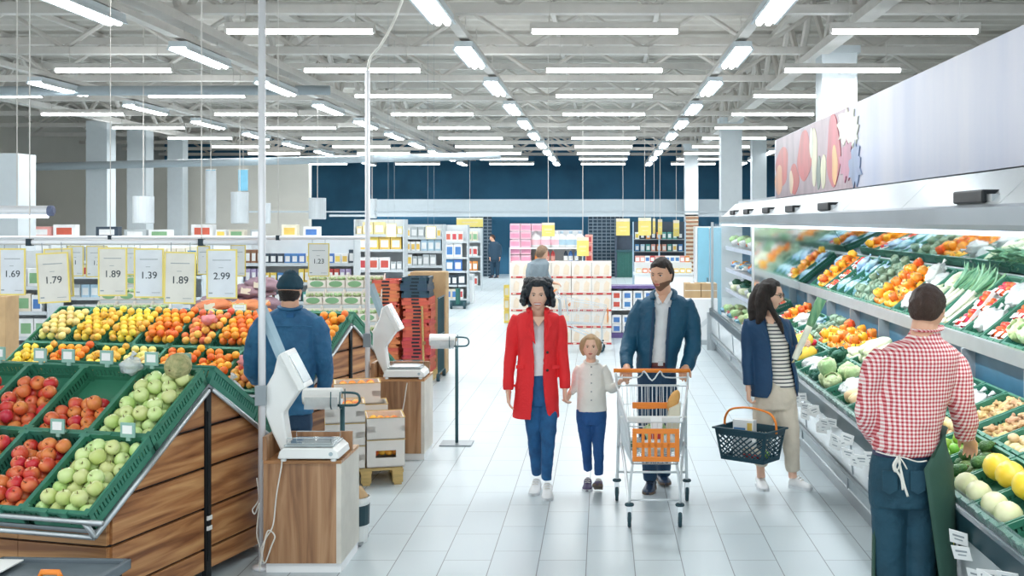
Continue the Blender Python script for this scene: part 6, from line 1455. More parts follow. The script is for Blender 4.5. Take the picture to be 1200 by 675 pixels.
bl=garment(g,'cream_blouse','cream_shirt',m,.0065,3,.008,.06)
strip(g,'collar','cream_shirt',[g.p(686,424.5,.045),g.p(692.5,426.5,.062),g.p(699,424.5,.045),g.p(700,422,-.02),g.p(692.5,421,-.055),g.p(685,422,-.02),g.p(686,424.5,.045)],.010,.5,bl)
for py in (430,439,449,459,469): m=MB(); m.ell(g.p(693,py,.072+.02*(py-430)/39+.008),(.006,.004,.006),8,5); m.build('button','button',bl,smooth=True)
m=MB(); m.loft([(g.p(693,477,0),.118,.085),(g.p(693,488,0),.122,.09),(g.p(693,497,0),.115,.085)])
m.tube([g.p(685,492,0),g.p(686,505,.02),g.p(687,520,.02),g.p(688,535,-.01),g.p(689,550,-.05)],[.067,.058,.045,.040,.035],14,4); m.tube([g.p(701,492,0),g.p(701,505,.03),g.p(701,520,.07),g.p(701.5,535,.07),g.p(702,556,.05)],[.067,.058,.046,.041,.035],14,4)
garment(g,'trousers','jeans_deep',m,.0065,3,.008,.05)
shoe(g,Vector((g.p(689,0).x,.09,0)),Vector((g.p(688,0).x,-.09,0)),.08,.085,'shoe_purple'); shoe(g,Vector((g.p(701.5,0).x,-.05,.01)),Vector((g.p(700,0).x,-.20,.075)),.08,.08,'shoe_purple','sole_brown')
# ============ man with the cart
g=Fig(9.15,776,'bearded man in an open navy jacket and white shirt pushing the near shopping cart'); k=g.k
head(g,g.p(775.5,322,.03),.258,yaw=-.50,pitch=.12,hair='short',hairm='hair_dark',vol=.055,beard=True,W=.31)
b=g.body; b.tube([g.p(777,335,.01),g.p(778,352,-.01)],[.060,.066],14); b.loft([(g.p(779,348,-.01),.08,.07),(g.p(779,357,-.02),.19,.1),(g.p(778,385,-.01),.17,.11),(g.p(772,420,0),.15,.11),(g.p(769,440,0),.16,.11)])
b.tube([g.p(755,357,-.02),g.p(747,372,-.03),g.p(738.5,397,-.02),g.p(734.5,418,.11),g.p(734.5,432,.25)],[.05,.045,.04,.032,.029],12,4); b.tube([g.p(802,357,-.02),g.p(809,372,-.03),g.p(812.5,402,-.03),g.p(807,424,.10),g.p(802.5,433,.23)],[.05,.045,.04,.032,.029],12,4)
b.build('body','skin_man',g.t,remesh=.006,smooth_it=2)
hm=MB()
hand(hm,g.p(734.5,431,.27),(.05,-1,-.35),(0,-.35,-1),.175,.62,-1,.45); hand(hm,g.p(802,431.5,.26),(-.15,-1,-.35),(0,-.35,-1),.175,.62,1,.45)
hm.build('hands','skin_man',g.t,remesh=.0055,smooth_it=1)
m=MB(); m.loft([(g.p(778,350,-.0),.09,.09),(g.p(777,360,-.01),.15,.11),(g.p(775,385,0),.15,.13),(g.p(772,410,.0),.14,.125),(g.p(770.5,426,.0),.14,.12)]); st=garment(g,'white_shirt','white_knit',m,.008,3,.012,.08)
lapel(g,'shirt_collar','white_knit',[(767,344,.05),(769,341,.02),(776,352,.105),(771,358,.125)],0,0,st); lapel(g,'shirt_collar','white_knit',[(776.5,353,.105),(787,340,.02),(789,344,.04),(782,357,.12)],0,0,st)
lapel(g,'neck_skin','skin_man',[(771,347,.085),(783,345,.085),(776.5,356,.118)],0,0)
m=MB(); m.loft([(g.p(770,423,0),.142,.122),(g.p(770,428.5,0),.144,.124)]); bt=m.build('belt','belt_brown',g.t,smooth=True); m=MB(); q=g.p(774,426,.128); m.box(q,(.04,.008,.035)); m.box(q+Vector((0,-.005,0)),(.02,.004,.018)); m.build('buckle','satin_steel',bt)
m=MB(); m.loft([(g.p(770,427,0),.14,.12),(g.p(770,445,0),.155,.125),(g.p(770,462,0),.15,.12)])
m.tube([g.p(760,455,0),g.p(759,485,.05),g.p(759.5,515,.10),g.p(761,540,.06),g.p(762,562,.03)],[.095,.085,.066,.06,.055],16,4); m.tube([g.p(780,455,0),g.p(779,485,-.02),g.p(778,515,-.05),g.p(778,540,-.12),g.p(778,556,-.16)],[.095,.085,.066,.06,.055],16,4)
garment(g,'trousers','navy_trousers',m,.009,3,.014,.08)
shoe(g,Vector((g.p(764,0).x,.02,0)),Vector((g.p(757.5,0).x,-.24,0)),.10,.09,'shoe_navy','sole_brown'); shoe(g,Vector((g.p(776,0).x,.26,.01)),Vector((g.p(781,0).x,.0,.02)),.10,.09,'shoe_navy','sole_brown')
m=MB(); S_=lambda px,py,hw,ry,gl,gr,dy=0:(g.p(px,py,dy),hw*k,ry,(gl-px)*k,(gr-px)*k)
shell_loft(m,[S_(778.5,345,14,.085,765,790),S_(778.5,350,24,.105,766,787),S_(778,356,29,.125,766.5,785),S_(777,372,29.5,.15,767,781),S_(774,395,27,.16,765.5,779.5),S_(770.5,415,24.5,.155,763,780),S_(768.5,432,22.5,.15,761,781),S_(768,438,21,.145,760.5,782)],.016)
for pts,r in (([g.p(755,353,-.02),g.p(747,372,-.03),g.p(738.5,397,-.02),g.p(734.5,418,.11),g.p(735,431,.21)],[.06,.075,.066,.056,.046]),([g.p(802,353,-.02),g.p(809,372,-.03),g.p(812.5,402,-.03),g.p(807,424,.10),g.p(803.5,433,.18)],[.06,.075,.068,.058,.046])): m.tube(pts,r,16,4)
jk=garment(g,'navy_jacket','navy_jacket',m,.0085,3,.022,.09)
strip(g,'collar','navy_jacket',[g.p(765.5,350,.10),g.p(765,343.5,.03),g.p(777,337.5,-.09),g.p(790,342,.02),g.p(788.5,351,.10)],.024,.35,jk)
for a,b_ in (((766.5,360,.135),(762,430,.158)),((785,360,.13),(780.5,430,.158))): strip(g,'zip_edge','navy_trousers',[g.p(*a),g.p((a[0]+b_[0])/2-.6,395,.165),g.p(*b_)],.010,.5,jk)
for c_,r_ in ((g.p(735,430,.20),.050),(g.p(803.5,431.5,.17),.050)): m=MB(); m.ell(c_,(r_,r_*.9,.022),14,8); m.build('cuff','navy_jacket',jk,smooth=True)
# ============ woman in the blazer with the basket
g=Fig(9.15,905,'woman with long dark hair in a blue blazer and striped tee carrying a basket'); k=g.k
M_,sh=head(g,g.p(902.5,345.5,.02),.236,yaw=1.12,pitch=.12,hair='long',hairm='hair_dark',vol=.055,W=.31)
hb=MB()
for (pts,r) in (([g.p(893,335,.03),g.p(886,350,.02),g.p(884,365,.03),g.p(881,377,.05)],[.05,.06,.055,.02]),([g.p(897,333,.07),g.p(892,350,.085),g.p(892,368,.09),g.p(887,380,.10)],[.04,.05,.045,.015]),([g.p(893,340,-.06),g.p(888,358,-.08),g.p(889,375,-.09)],[.05,.055,.03]),([g.p(899,332,.08),g.p(899,348,.085),g.p(905,364,.10),g.p(914,380,.12),g.p(918,392,.13)],[.03,.028,.026,.022,.010]),([g.p(901,358,.07),g.p(908,368,.10),g.p(916,384,.12)],[.02,.022,.012])): hb.tube(pts,r,12,5)
hb.build('long_hair','hair_dark',g.t,remesh=.008,smooth_it=2,disp=.014,dsize=.035)
# glasses
m=MB(); 
for s in (-1,1):
    c=Vector((s*.125,-.415,.03)); m.tube([M_@(c+Vector((.085*math.cos(q),0,.065*math.sin(q)))) for q in [2*PI*i/14 for i in range(15)]],.0028,6); m.tube([M_@Vector((s*.21,-.41,.05)),M_@Vector((s*.34,.02,.05))],.0028,6)
m.tube([M_@Vector((-.04,-.42,.04)),M_@Vector((.04,-.42,.04))],.0028,6); m.build('glasses','frame_dark',g.t)
b=g.body; b.tube([g.p(899,356,.0),g.p(899,374,-.01)],[.047,.052],14); b.loft([(g.p(899,370,-.01),.07,.06),(g.p(899,378,-.01),.15,.085),(g.p(903,405,0),.13,.1),(g.p(908,430,0),.12,.09),(g.p(908,455,0),.14,.1)])
b.tube([g.p(877,378,.0),g.p(876,412,.02),g.p(876.5,448,.06),g.p(877,458,.07)],[.045,.037,.028,.025],12,4); b.tube([g.p(921,380,-.05),g.p(932,408,-.08),g.p(934,412,.0),g.p(936,406,.10)],[.045,.037,.028,.024],12,4)
hand(b,g.p(877.3,457,.07),(.0,-.1,-1),(1,.0,-.1),.165,.75,-1,.35); hand(b,g.p(935,407,.09),(.35,-.5,.35),(.7,.3,-.5),.16,.7,1,.5)
b.tube([g.p(891,545,-.03),g.p(892,560,-.02)],.034,10); b.tube([g.p(928,545,.03),g.p(929,560,.03)],.034,10)
b.build('body','skin',g.t,remesh=.0055,smooth_it=2)
m=MB(); m.loft([(g.p(901,374,-.0),.085,.075),(g.p(903,381,-.0),.13,.10),(g.p(906,405,.0),.125,.115),(g.p(910,430,.0),.115,.11),(g.p(914,453,.0),.125,.12)]); garment(g,'striped_tee','striped_tee',m,.007,3,.008)
lapel(g,'neck_skin','skin',[(896,370,.09),(911,371,.088),(906,380,.116),(900,379,.116)],0,0)
m=MB(); m.loft([(g.p(911,446,0),.13,.11),(g.p(909,462,0),.165,.13),(g.p(908,478,0),.17,.13)])
m.tube([g.p(896,474,0),g.p(894,500,.0),g.p(892.5,525,.0),g.p(891.5,545,-.02)],[.10,.08,.062,.052],16,4); m.tube([g.p(919,474,0),g.p(924,500,.04),g.p(927.5,525,.06),g.p(929,551,.03)],[.105,.085,.066,.055],16,4)
garment(g,'beige_trousers','beige_trousers',m,.009,3,.014,.08)
shoe(g,Vector((g.p(892.5,0).x,.12,0)),Vector((g.p(893,0).x,-.13,0)),.092,.10); shoe(g,Vector((g.p(927,0).x,.03,0)),Vector((g.p(949,0).x,-.09,0)),.095,.105)
m=MB(); S_=lambda px,py,hw,ry,gl,gr,dy=0:(g.p(px,py,dy),hw*k,ry,(gl-px)*k,(gr-px)*k)
shell_loft(m,[S_(898,370,13,.08,893,908),S_(898,374,23,.10,893,912),S_(899,382,27,.125,896,919),S_(902,400,26,.135,900,924),S_(905,420,25.5,.135,902,926.5),S_(907,440,27.5,.145,902.5,930),S_(907.5,455,28.5,.15,901,932),S_(907,464,28,.15,896,935)],.015)
for pts,r in (([g.p(880,375,-.0),g.p(877.5,390,.0),g.p(876,415,.02),g.p(876.5,438,.05),g.p(877,451,.06)],[.055,.062,.05,.045,.042]),([g.p(918,377,-.04),g.p(924,390,-.07),g.p(930,408,-.08),g.p(934,412,.0),g.p(935,408,.06)],[.05,.056,.045,.042,.036])): m.tube(pts,r,16,4)
bz=garment(g,'blue_blazer','blazer_blue',m,.0075,3,.010,.12)
lapel(g,'lapel','blazer_blue',[(892,366,.06),(896,366,.07),(899,384,.125),(902,405,.145),(896,398,.135),(893,388,.125)],0,0,bz); lapel(g,'lapel','blazer_blue',[(912,369,.07),(915,371,.07),(924,390,.10),(925,404,.125),(921,398,.13)],0,0,bz)
# ============ worker in the checkered shirt
g=Fig(5.8,1075,'shop worker in a red checkered shirt and green apron, seen from behind'); k=g.k
head(g,g.p(1087,362,.0),.235,yaw=2.55,pitch=.22,hair='short',hairm='hair_brown',vol=.05,W=.35)
b=g.body; b.tube([g.p(1085,372,-.0),g.p(1081,400,.02)],[.062,.07],14); b.loft([(g.p(1080,398,.02),.09,.08),(g.p(1078,412,.02),.19,.11),(g.p(1070,460,.0),.17,.12),(g.p(1062,510,.0),.15,.12),(g.p(1060,560,.0),.17,.13)])
b.tube([g.p(1030,420,.02),g.p(1018,470,.0),g.p(1030,515,-.18),g.p(1045,520,-.26)],[.055,.045,.034,.03],12,4); b.tube([g.p(1118,425,-.0),g.p(1128,480,-.06),g.p(1134,512,-.18),g.p(1137,515,-.22)],[.055,.045,.036,.032],12,4)
hand(b,g.p(1134,511,-.12),(.35,.6,-.55),(-.3,-.2,-1),.18,.4,1,.5); hand(b,g.p(1044,520,-.26),(.8,.6,0),(0,0,-1),.18,.4,-1,.5)
b.build('body','skin_man',g.t,remesh=.006,smooth_it=2)
m=MB(); m.loft([(g.p(1083,385,.0),.068,.066),(g.p(1082,396,.01),.09,.08),(g.p(1079,404,.02),.155,.105),(g.p(1077,414,.02),.205,.125),(g.p(1073,440,.0),.205,.145),(g.p(1066,475,.0),.185,.15),(g.p(1062,505,.0),.17,.15),(g.p(1061,524,.0),.165,.145),(g.p(1062,531,.0),.15,.13)])
for pts,r in (([g.p(1038,415,.02),g.p(1027,430,.02),g.p(1019,462,.01),g.p(1016,490,.0),g.p(1026,512,-.12),g.p(1038,520,-.22)],[.06,.072,.064,.058,.048,.042]),([g.p(1112,420,.0),g.p(1121,436,-.01),g.p(1125,465,-.02),g.p(1131,492,-.06),g.p(1130,512,-.10)],[.065,.076,.07,.066,.052])): m.tube(pts,r,18,4)
shi=garment(g,'checkered_shirt','gingham',m,.0075,3,.016,.09)
strip(g,'collar','gingham',[g.p(1072,384,-.03),g.p(1074,387,.055),g.p(1088,388,.075),g.p(1101,386,.02),g.p(1102,382,-.05)],.020,.35,shi)
m=MB(); m.loft([(g.p(1058,522,0),.150,.125),(g.p(1058,532,0),.152,.127)]); m.build('belt','belt_purple',g.t,smooth=True)
m=MB(); m.loft([(g.p(1058,530,0),.15,.125),(g.p(1058,560,0),.172,.14),(g.p(1058,590,.0),.17,.14)])
m.tube([g.p(1043,580,0),g.p(1043,640,.0),g.p(1044,700,.0),g.p(1046,740,-.02)],[.10,.085,.07,.055],16,4); m.tube([g.p(1077,580,0),g.p(1078,640,.0),g.p(1080,700,.02),g.p(1082,738,.0)],[.10,.085,.07,.055],16,4)
garment(g,'jeans','jeans_teal',m,.009,3,.014,.08)
for a in (1046,1082): shoe(g,Vector((g.p(a,0).x,-.04,0)),Vector((g.p(a,0).x+.04,.22,0)),.10,.1,'shoe_navy','sole_brown')
for cx_ in (1043,1076): lapel(g,'rear_pocket','jeans_teal',[(cx_-9,552,.150),(cx_+9,552,.152),(cx_+9,575,.158),(cx_,580,.160),(cx_-9,575,.156)],0,0)
# apron: wraps the front and comes round both hips
m=MB(); secs=[]
for py,hw,ry in ((500,.165,.165),(541,.19,.185),(600,.205,.195),(680,.21,.20),(735,.215,.20)): secs.append((g.p(1071,py,0),hw,ry))
def apr(secs,a0s,a1s,th=.006,seg=30):
    out=[]
    for (c,rx,ry),a0,a1 in zip(secs,a0s,a1s):
        o=[Vector((c.x+rx*math.cos(a0+(a1-a0)*q/seg),c.y+ry*math.sin(a0+(a1-a0)*q/seg),c.z)) for q in range(seg+1)]; i=[Vector((c.x+(rx-th)*math.cos(a0+(a1-a0)*q/seg),c.y+(ry-th)*math.sin(a0+(a1-a0)*q/seg),c.z)) for q in range(seg+1)]
        out.append(o+i[::-1])
    return out
_closed(m,apr(secs,[-.3,-1.57,-1.4,-1.15,-1.1],[PI+.05,PI+.1,PI+.12,PI+.15,PI+.15]))
ap=m.build('apron','apron_green',g.t,smooth=True)
strip(g,'apron_tie','cable',[g.p(1027,529,.06),g.p(1040,533,.135),g.p(1058,536,.15),g.p(1075,541,.148),g.p(1086,540,.13)],.006,.5,ap)
strip(g,'apron_bow','cable',[g.p(1052,536,.165),g.p(1047,545,.175),g.p(1050,553,.17),g.p(1055,543,.175),g.p(1054,536,.165),g.p(1060,544,.18),g.p(1063,550,.175),g.p(1058,541,.17)],.006,.5,ap)
strip(g,'apron_bow','cable',[g.p(1053,538,.165),g.p(1056,552,.17),g.p(1059,566,.172),g.p(1064,582,.175)],.006,.5,ap); strip(g,'apron_bow','cable',[g.p(1052,538,.165),g.p(1049,548,.17),g.p(1056,560,.172),g.p(1058,574,.173)],.006,.5,ap)
# ============ man in denim jacket
g=Fig(8.3,340,'man in a beanie and denim jacket seen from behind between the fruit islands'); k=g.k
head(g,g.p(340,340,.0),.235,yaw=PI-.15,pitch=.1,hair='beanie',hairm='hair_dark',eyes=False)
b=g.body; b.tube([g.p(340,348,.0),g.p(340,364,.0)],[.06,.066],14); b.loft([(g.p(340,362,.0),.09,.08),(g.p(340,370,.0),.18,.11),(g.p(338,410,.0),.16,.12),(g.p(337,450,.0),.15,.12),(g.p(337,480,.0),.17,.13)])
b.tube([g.p(311,378,.0),g.p(297,425,.0),g.p(302,450,-.15)],[.055,.045,.032],12,4); b.tube([g.p(371,378,.0),g.p(382,420,.0),g.p(381,456,-.12),g.p(379,462,-.16)],[.055,.045,.034,.03],12,4)
hand(b,g.p(380,458,-.12),(-.1,.3,-1),(-1,.2,0),.18,.45,1,.5); hand(b,g.p(302,449,-.15),(.5,.8,-.3),(0,0,-1),.18,.4,1,.5)
m=MB(); b.tube([g.p(326,480,0),g.p(326,560,0),g.p(327,596,0)],[.09,.06,.045],12,3); b.tube([g.p(350,480,0),g.p(350,560,0),g.p(350,596,0)],[.09,.06,.045],12,3)
b.build('body','skin_man',g.t,remesh=.006,smooth_it=2)
m=MB(); m.loft([(g.p(340,361,.0),.09,.08),(g.p(340,366,.0),.155,.10),(g.p(340,374,.0),.205,.125),(g.p(339,400,.0),.205,.145),(g.p(338,430,.0),.19,.15),(g.p(337,462,.0),.185,.15),(g.p(337,484,.0),.185,.15)])
for pts,r in (([g.p(312,374,.0),g.p(304,388,.0),g.p(297,412,.0),g.p(296,432,-.02),g.p(301,446,-.12)],[.06,.075,.07,.064,.048]),([g.p(368,374,.0),g.p(374,388,.0),g.p(378,412,-.0),g.p(381,436,-.05),g.p(380,456,-.12)],[.06,.075,.068,.06,.048])): m.tube(pts,r,18,4)
dj=garment(g,'denim_jacket','denim_jacket',m,.0085,3,.024,.08)
strip(g,'collar','denim_jacket',[g.p(329,359,-.05),g.p(330,361,.06),g.p(340,362.5,.085),g.p(350,361,.06),g.p(351,359,-.05)],.026,.35,dj)
strip(g,'yoke_seam','cable' if False else 'denim_jacket',[g.p(313,383,.135),g.p(325,382,.148),g.p(340,382.5,.153),g.p(355,382,.148),g.p(366,383,.13)],.004,1,dj)
m=MB(); m.box(g.p(340,369.5,.118),(.05,.008,.03)); m.build('neck_patch','jeans_blue',dj)
for c_ in (g.p(380,456,-.11),): m=MB(); m.ell(c_,(.05,.046,.02),14,8); m.build('cuff','denim_jacket',dj,smooth=True)
m=MB(); m.loft([(g.p(337,478,0),.17,.135),(g.p(337,500,0),.18,.14)]); m.tube([g.p(326,495,0),g.p(326,560,0),g.p(327,590,0)],[.1,.07,.055],14,3); m.tube([g.p(350,495,0),g.p(350,560,0),g.p(350,590,0)],[.1,.07,.055],14,3); garment(g,'trousers','navy_trousers',m,.01,2,.01)
for a in (327,350): shoe(g,Vector((g.p(a,0).x,-.05,0)),Vector((g.p(a,0).x,.21,0)),.1,.1,'shoe_navy','sole_brown')
# ============ background people
g=Fig(18.6,629,'person in a grey sweater standing before the white cartons'); k=g.k
head(g,g.p(635.5,296.8,.0),.235,yaw=2.3,pitch=.05,hair='short',hairm='hair_grey_brown',eyes=False,vol=.06)
b=g.body; b.tube([g.p(635,300,0),g.p(633,307,0)],[.058,.065],12); b.loft([(g.p(632,305,0),.09,.08),(g.p(631,309,0),.17,.11),(g.p(629,325,0),.15,.12),(g.p(629,345,0),.16,.12)]); b.tube([g.p(625,345,0),g.p(625,375,0),g.p(625,409,0)],[.08,.06,.045],12,3); b.tube([g.p(633,345,0),g.p(633,375,0),g.p(633,409,0)],[.08,.06,.045],12,3)
b.tube([g.p(622,310,.05),g.p(620,326,.1),g.p(632,334,.05)],[.05,.042,.03],10,3); hand(b,g.p(631,334,.05),(1,-.1,-.1),(0,0,-1),.17,.5,1,.5)
b.tube([g.p(637,311,-.1),g.p(640,326,-.12),g.p(650,332,-.1)],[.05,.042,.03],10,3); hand(b,g.p(649,332,-.1),(1,-.1,-.1),(0,0,-1),.17,.5,1,.5)
b.build('body','skin_man',g.t,remesh=.009,smooth_it=2)
m=MB(); m.loft([(g.p(634,303,0),.07,.07),(g.p(632,307,0),.15,.1),(g.p(631,311,0),.175,.125),(g.p(629,325,0),.165,.14),(g.p(628.5,342,0),.165,.14)]); m.tube([g.p(623,309,.05),g.p(620.5,320,.09),g.p(621,328,.1),g.p(629,333.5,.06)],[.065,.062,.055,.042],12,4); m.tube([g.p(637,310,-.08),g.p(640,322,-.12),g.p(647,331,-.1)],[.06,.055,.04],12,4); garment(g,'grey_sweater','grey_sweater',m,.012,3,.015)
m=MB(); m.loft([(g.p(629,340,0),.155,.12),(g.p(629,350,0),.165,.13)]); m.tube([g.p(625,348,0),g.p(625,375,0),g.p(625,406,0)],[.09,.075,.055],12,3); m.tube([g.p(633,348,0),g.p(633,375,0),g.p(633,406,0)],[.09,.075,.055],12,3); garment(g,'trousers','jeans_teal',m,.012,2,.01)
for a in (625,633): shoe(g,Vector((g.p(a,0).x-.06,0,0)),Vector((g.p(a,0).x+.18,-.03,0)),.1,.1)
g=Fig(43.0,581,'distant person in a dark blue suit standing in the far left passage'); k=g.k
head(g,g.p(577,279,.0),.24,yaw=-1.2,pitch=.1,hair='short',hairm='hair_brown',eyes=False)
b=g.body; b.tube([g.p(577.5,281,0),g.p(578.5,285,0)],[.06,.07],10); b.loft([(g.p(579,284,0),.1,.09),(g.p(579.5,286.5,0),.18,.12),(g.p(580,296,0),.16,.13),(g.p(580,303,0),.17,.13)]); 
for s in (-3,3): b.tube([g.p(580+s,302,0),g.p(580+s,314,0),g.p(580+s,324,0)],[.09,.07,.05],10,3); b.tube([g.p(580+s*2,287,0),g.p(580+s*2.2,295,.03),g.p(580+s*1.9,302,.08)],[.055,.045,.035],10,3); hand(b,g.p(580+s*1.9,302,.08),(0,-.1,-1),(-s,0,0),.18,.4,1,.4)
b.build('body','skin_man',g.t,remesh=.012,smooth_it=2)
m=MB(); m.loft([(g.p(578.5,283,0),.09,.08),(g.p(579.5,286,0),.19,.13),(g.p(580,295,0),.19,.15),(g.p(580,305,0),.2,.16)])
for s in (-3,3): m.tube([g.p(580+s*1.7,286.5,0),g.p(580+s*2.2,294,.02),g.p(580+s*1.9,301.5,.07)],[.07,.065,.05],10,3)
garment(g,'suit_jacket','dark_suit',m,.016,2,.01); m=MB(); m.loft([(g.p(580,303,0),.18,.14),(g.p(580,307,0),.18,.14)])
for s in (-3,3): m.tube([g.p(580+s,305,0),g.p(580+s,314,0),g.p(580+s,323,0)],[.1,.085,.065],10,3)
garment(g,'suit_trousers','dark_suit',m,.016,2,.01)
for s in (-3,3): shoe(g,Vector((g.p(580+s,0).x,.05,0)),Vector((g.p(580+s,0).x-.1,-.2,0)),.1,.1,'shoe_navy','sole_brown')
# ============ shopping cart
def cart(loc,rz,label,full=True):
    """local: front of the cart toward -y, handle at +y"""
    t=thing('shopping_cart',label,'shopping cart',loc,rz)
    wr='wire_white' if 'wire_white' in MATS else mat('wire_white','#dfe5e8',.3,metal=.5,var=.02)
    zt,zb=.88,.44; yf,yr=-.40,.36; wf,wrr=.185,.265; zf=.74
    def side(s,u,v): # u 0 front..1 rear, v 0 bottom..1 top
        top=Vector((s*(wf+(wrr-wf)*u),yf+(yr-yf)*u,zf+(zt-zf)*u)); bot=Vector((s*(wf*.86+(wrr*.86-wf*.86)*u),yf+.07+(yr-yf-.10)*u,zb+.03*u)); return bot.lerp(top,v)
    def wiremesh(nm,fn,nu,nv,r=.0022,border=.0045,par=None):
        m=MB()
        for i in range(nu+1): m.tube([fn(i/nu,0),fn(i/nu,1)],r if 0<i<nu else border,5)
        for j in range(nv+1): m.tube([fn(0,j/nv),fn(1,j/nv)],r if 0<j<nv else border,5)
        return m.build(nm,wr,par or t)
    bk=thing('basket_','','x'); bk.name='basket'; del bk['label']; del bk['category']; bk.parent=t; 
    for s in (-1,1): wiremesh('basket_side',lambda u,v,s=s: side(s,u,v),22,4,par=bk)
    wiremesh('basket_front',lambda u,v: side(-1,0,v).lerp(side(1,0,v),u),11,4,par=bk)
    wiremesh('basket_floor',lambda u,v: side(-1,v,0).lerp(side(1,v,0),u),10,14,par=bk)
    wiremesh('rear_gate',lambda u,v: side(-1,1,v).lerp(side(1,1,v),u),14,3,par=bk)
    m=MB(); m.tube([side(-1,1,1),side(-1,0,1),side(1,0,1),side(1,1,1)],.007,8); m.build('rim','wire_white',bk)
    m=MB(); m.tube([(-.29,.44,.985),(.29,.44,.985)],.016,14); h_=m.build('handle','orange_plastic',t,smooth=True)
    m=MB()
    for s in (-1,1): m.tube([(s*.275,.44,.985),(s*.27,.42,.93),(s*.265,.36,.86)],.009,8,3)
    m.tube([(-.26,.40,.94),(-.10,.40,.94),(-.06,.37,.99),(0,.36,.92),(.06,.37,.99),(.10,.40,.94),(.26,.40,.94)],.006,7,3); m.build('handle_bracket','wire_white',t,smooth=True)
    m=MB()
    for s in (-1,1):
        m.tube([(s*.255,.36,.80),(s*.25,.36,.62),(s*.255,.40,.40),(s*.262,.42,.20),(s*.265,.42,.16)],.012,9,4)
        m.tube([(s*.235,.34,.46),(s*.21,.1,.36),(s*.185,-.22,.22),(s*.175,-.33,.155)],.011,9,4)
        m.tube([(s*.255,.38,.42),(s*.235,.34,.46)],.011,8)
        m.tube([(s*.15,-.32,.455),(s*.17,-.33,.3),(s*.175,-.33,.155)],.009,8,3)
    m.tube([(-.262,.42,.22),(.262,.42,.22)],.009,8); m.tube([(-.175,-.33,.19),(.175,-.33,.19)],.008,8); m.tube([(-.2,.0,.31),(.2,.0,.31)],.007,8); m.build('frame','wire_white',t,smooth=True)
    for x,y in ((-.265,.42),(.265,.42),(-.175,-.33),(.175,-.33)):
        m=MB(); m.prism([(-.02,.10),(-.012,.16),(.022,.16),(.03,.10),(.018,.05),(.0,.05)],'x',x-.018,x+.018); f=m.build('caster_fork','grey_metal' if False else 'wire_white',t,bevel=.003)
        m=MB(); m.lathe([(.03,.148),(.033,.155),(.03,.165),(.012,.17)],12,c=(x,y+.005,0)); m.v; m.build('caster_cap','rubber',t)
        f.location=(0,y,0)
        m=MB(); m.lathe([(.008,-.012),(.056,-.012),(.06,-.006),(.06,.006),(.056,.012),(.008,.012)],20,M=Matrix.Rotation(PI/2,3,'Y'),c=(x,y+.012,.06)); w_=m.build('wheel','rubber',t)
        m=MB(); m.lathe([(.004,-.014),(.025,-.014),(.025,.014),(.004,.014)],12,M=Matrix.Rotation(PI/2,3,'Y'),c=(x,y+.012,.06)); m.build('hub','grey_metal',w_)
    if full:
        # child seat flap and orange plates
        m=MB(); m.box((-.0,.20,.76),(.30,.02,.045)); m.box((-.05,.195,.745),(.14,.02,.02)); m.build('seat_grip','orange_plastic',t,bevel=.004)
        m=MB(); 
        for i in range(15): x=-.19+.38*i/14; m.tube([(x,.22,.60),(x,.27,.90)],.0022,5)
        m.tube([(-.2,.22,.60),(.2,.22,.60)],.005,6); m.tube([(-.2,.27,.90),(.2,.27,.90)],.005,6); m.build('seat_flap','wire_white',t)
        m=MB(); m.tube([(-.24,.05,.70),(.24,.05,.70)],.007,7); m.bb(-.19,.19,.03,.05,.665,.70); m.build('seat_board','white_plastic',t)
        m=MB(); x0,x1,z0,z1=-.155,.165,.475,.70; yy=-.43
        m.bb(x0,x1,yy,yy+.012,z1-.035,z1); m.bb(x0,x1,yy,yy+.012,z0,z0+.035); m.bb(x0,x0+.03,yy,yy+.012,z0+.035,z1-.035); m.bb(x1-.03,x1,yy,yy+.012,z0+.035,z1-.035); m.bb(x0+.03,x1-.03,yy,yy+.012,.57,.605)
        for q in range(5): x=x0+.03+(x1-x0-.06)*(q+1)/6; m.bb(x-.011,x+.011,yy,yy+.012,z0+.035,z1-.035)
        m.xf(Matrix.Translation((0,0,0))@Matrix.Rotation(0,4,'X')); m.build('orange_plate','orange_plastic',t,bevel=.003)
    return t
cy=8.3; cart((( 765-VX)/F*8.4,cy,0),R(-1),'white wire shopping cart with an orange handle pushed by the bearded man')
cart(((682-VX)/F*19,18.75,0),R(88),'far wire shopping cart between the red coat and the girl',True)
cxx=(765-VX)/F*8.4
# contents of the near cart
t=thing('bread_bag','paper bag with a bread loaf at the right rear of the near cart','bread',(cxx+.14,cy+.16,.49)); m=MB(); m.prism([(-.05,0),(.05,0),(.065,.30),(-.02,.26)],'y',-.04,.05); m.build('paper_bag','pk_cream',t,bevel=.008); m=MB(); m.ell((.015,.0,.31),(.04,.035,.085),12,9,M=Matrix.Rotation(.4,3,'Y')); m.build('loaf',mat('bread','#e6b26a',.7,col2='#cf9350'),t,smooth=True)
t=thing('carton_drink','white and red drink carton standing in the middle of the near cart','carton',(cxx+.02,cy-.0,.475)); m=MB(); m.bb(-.04,.04,-.035,.035,0,.2); m.prism([(-.035,.2),(.035,.2),(0,.235)],'x',-.04,.04); m.build('box','white_gloss',t); m=MB(); m.bb(-.041,.041,-.037,-.035,.08,.12); m.build('red_band','red_ink',t)
t=thing('lettuce_bag','bag of green leaves at the left of the near cart','vegetables',(cxx-.13,cy-.05,.52)); m=MB(); m.ell((0,0,0),(.06,.12,.05),16,10,amp=.4,fr=3); m.build('bag','film',t,smooth=True); m=MB()
for i in range(8): m.ell((uj(-.03,.03),uj(-.08,.08),uj(-.02,.02)),(.03,.04,.025),8,6,amp=.4,fr=4,seed=i)
m.build('leaves','leaf_dark',t,smooth=True)
PR['lettuce'][0].put((cxx+.02,cy+.13,.555),(0,0,0),'light green lettuce at the rear of the near cart','')
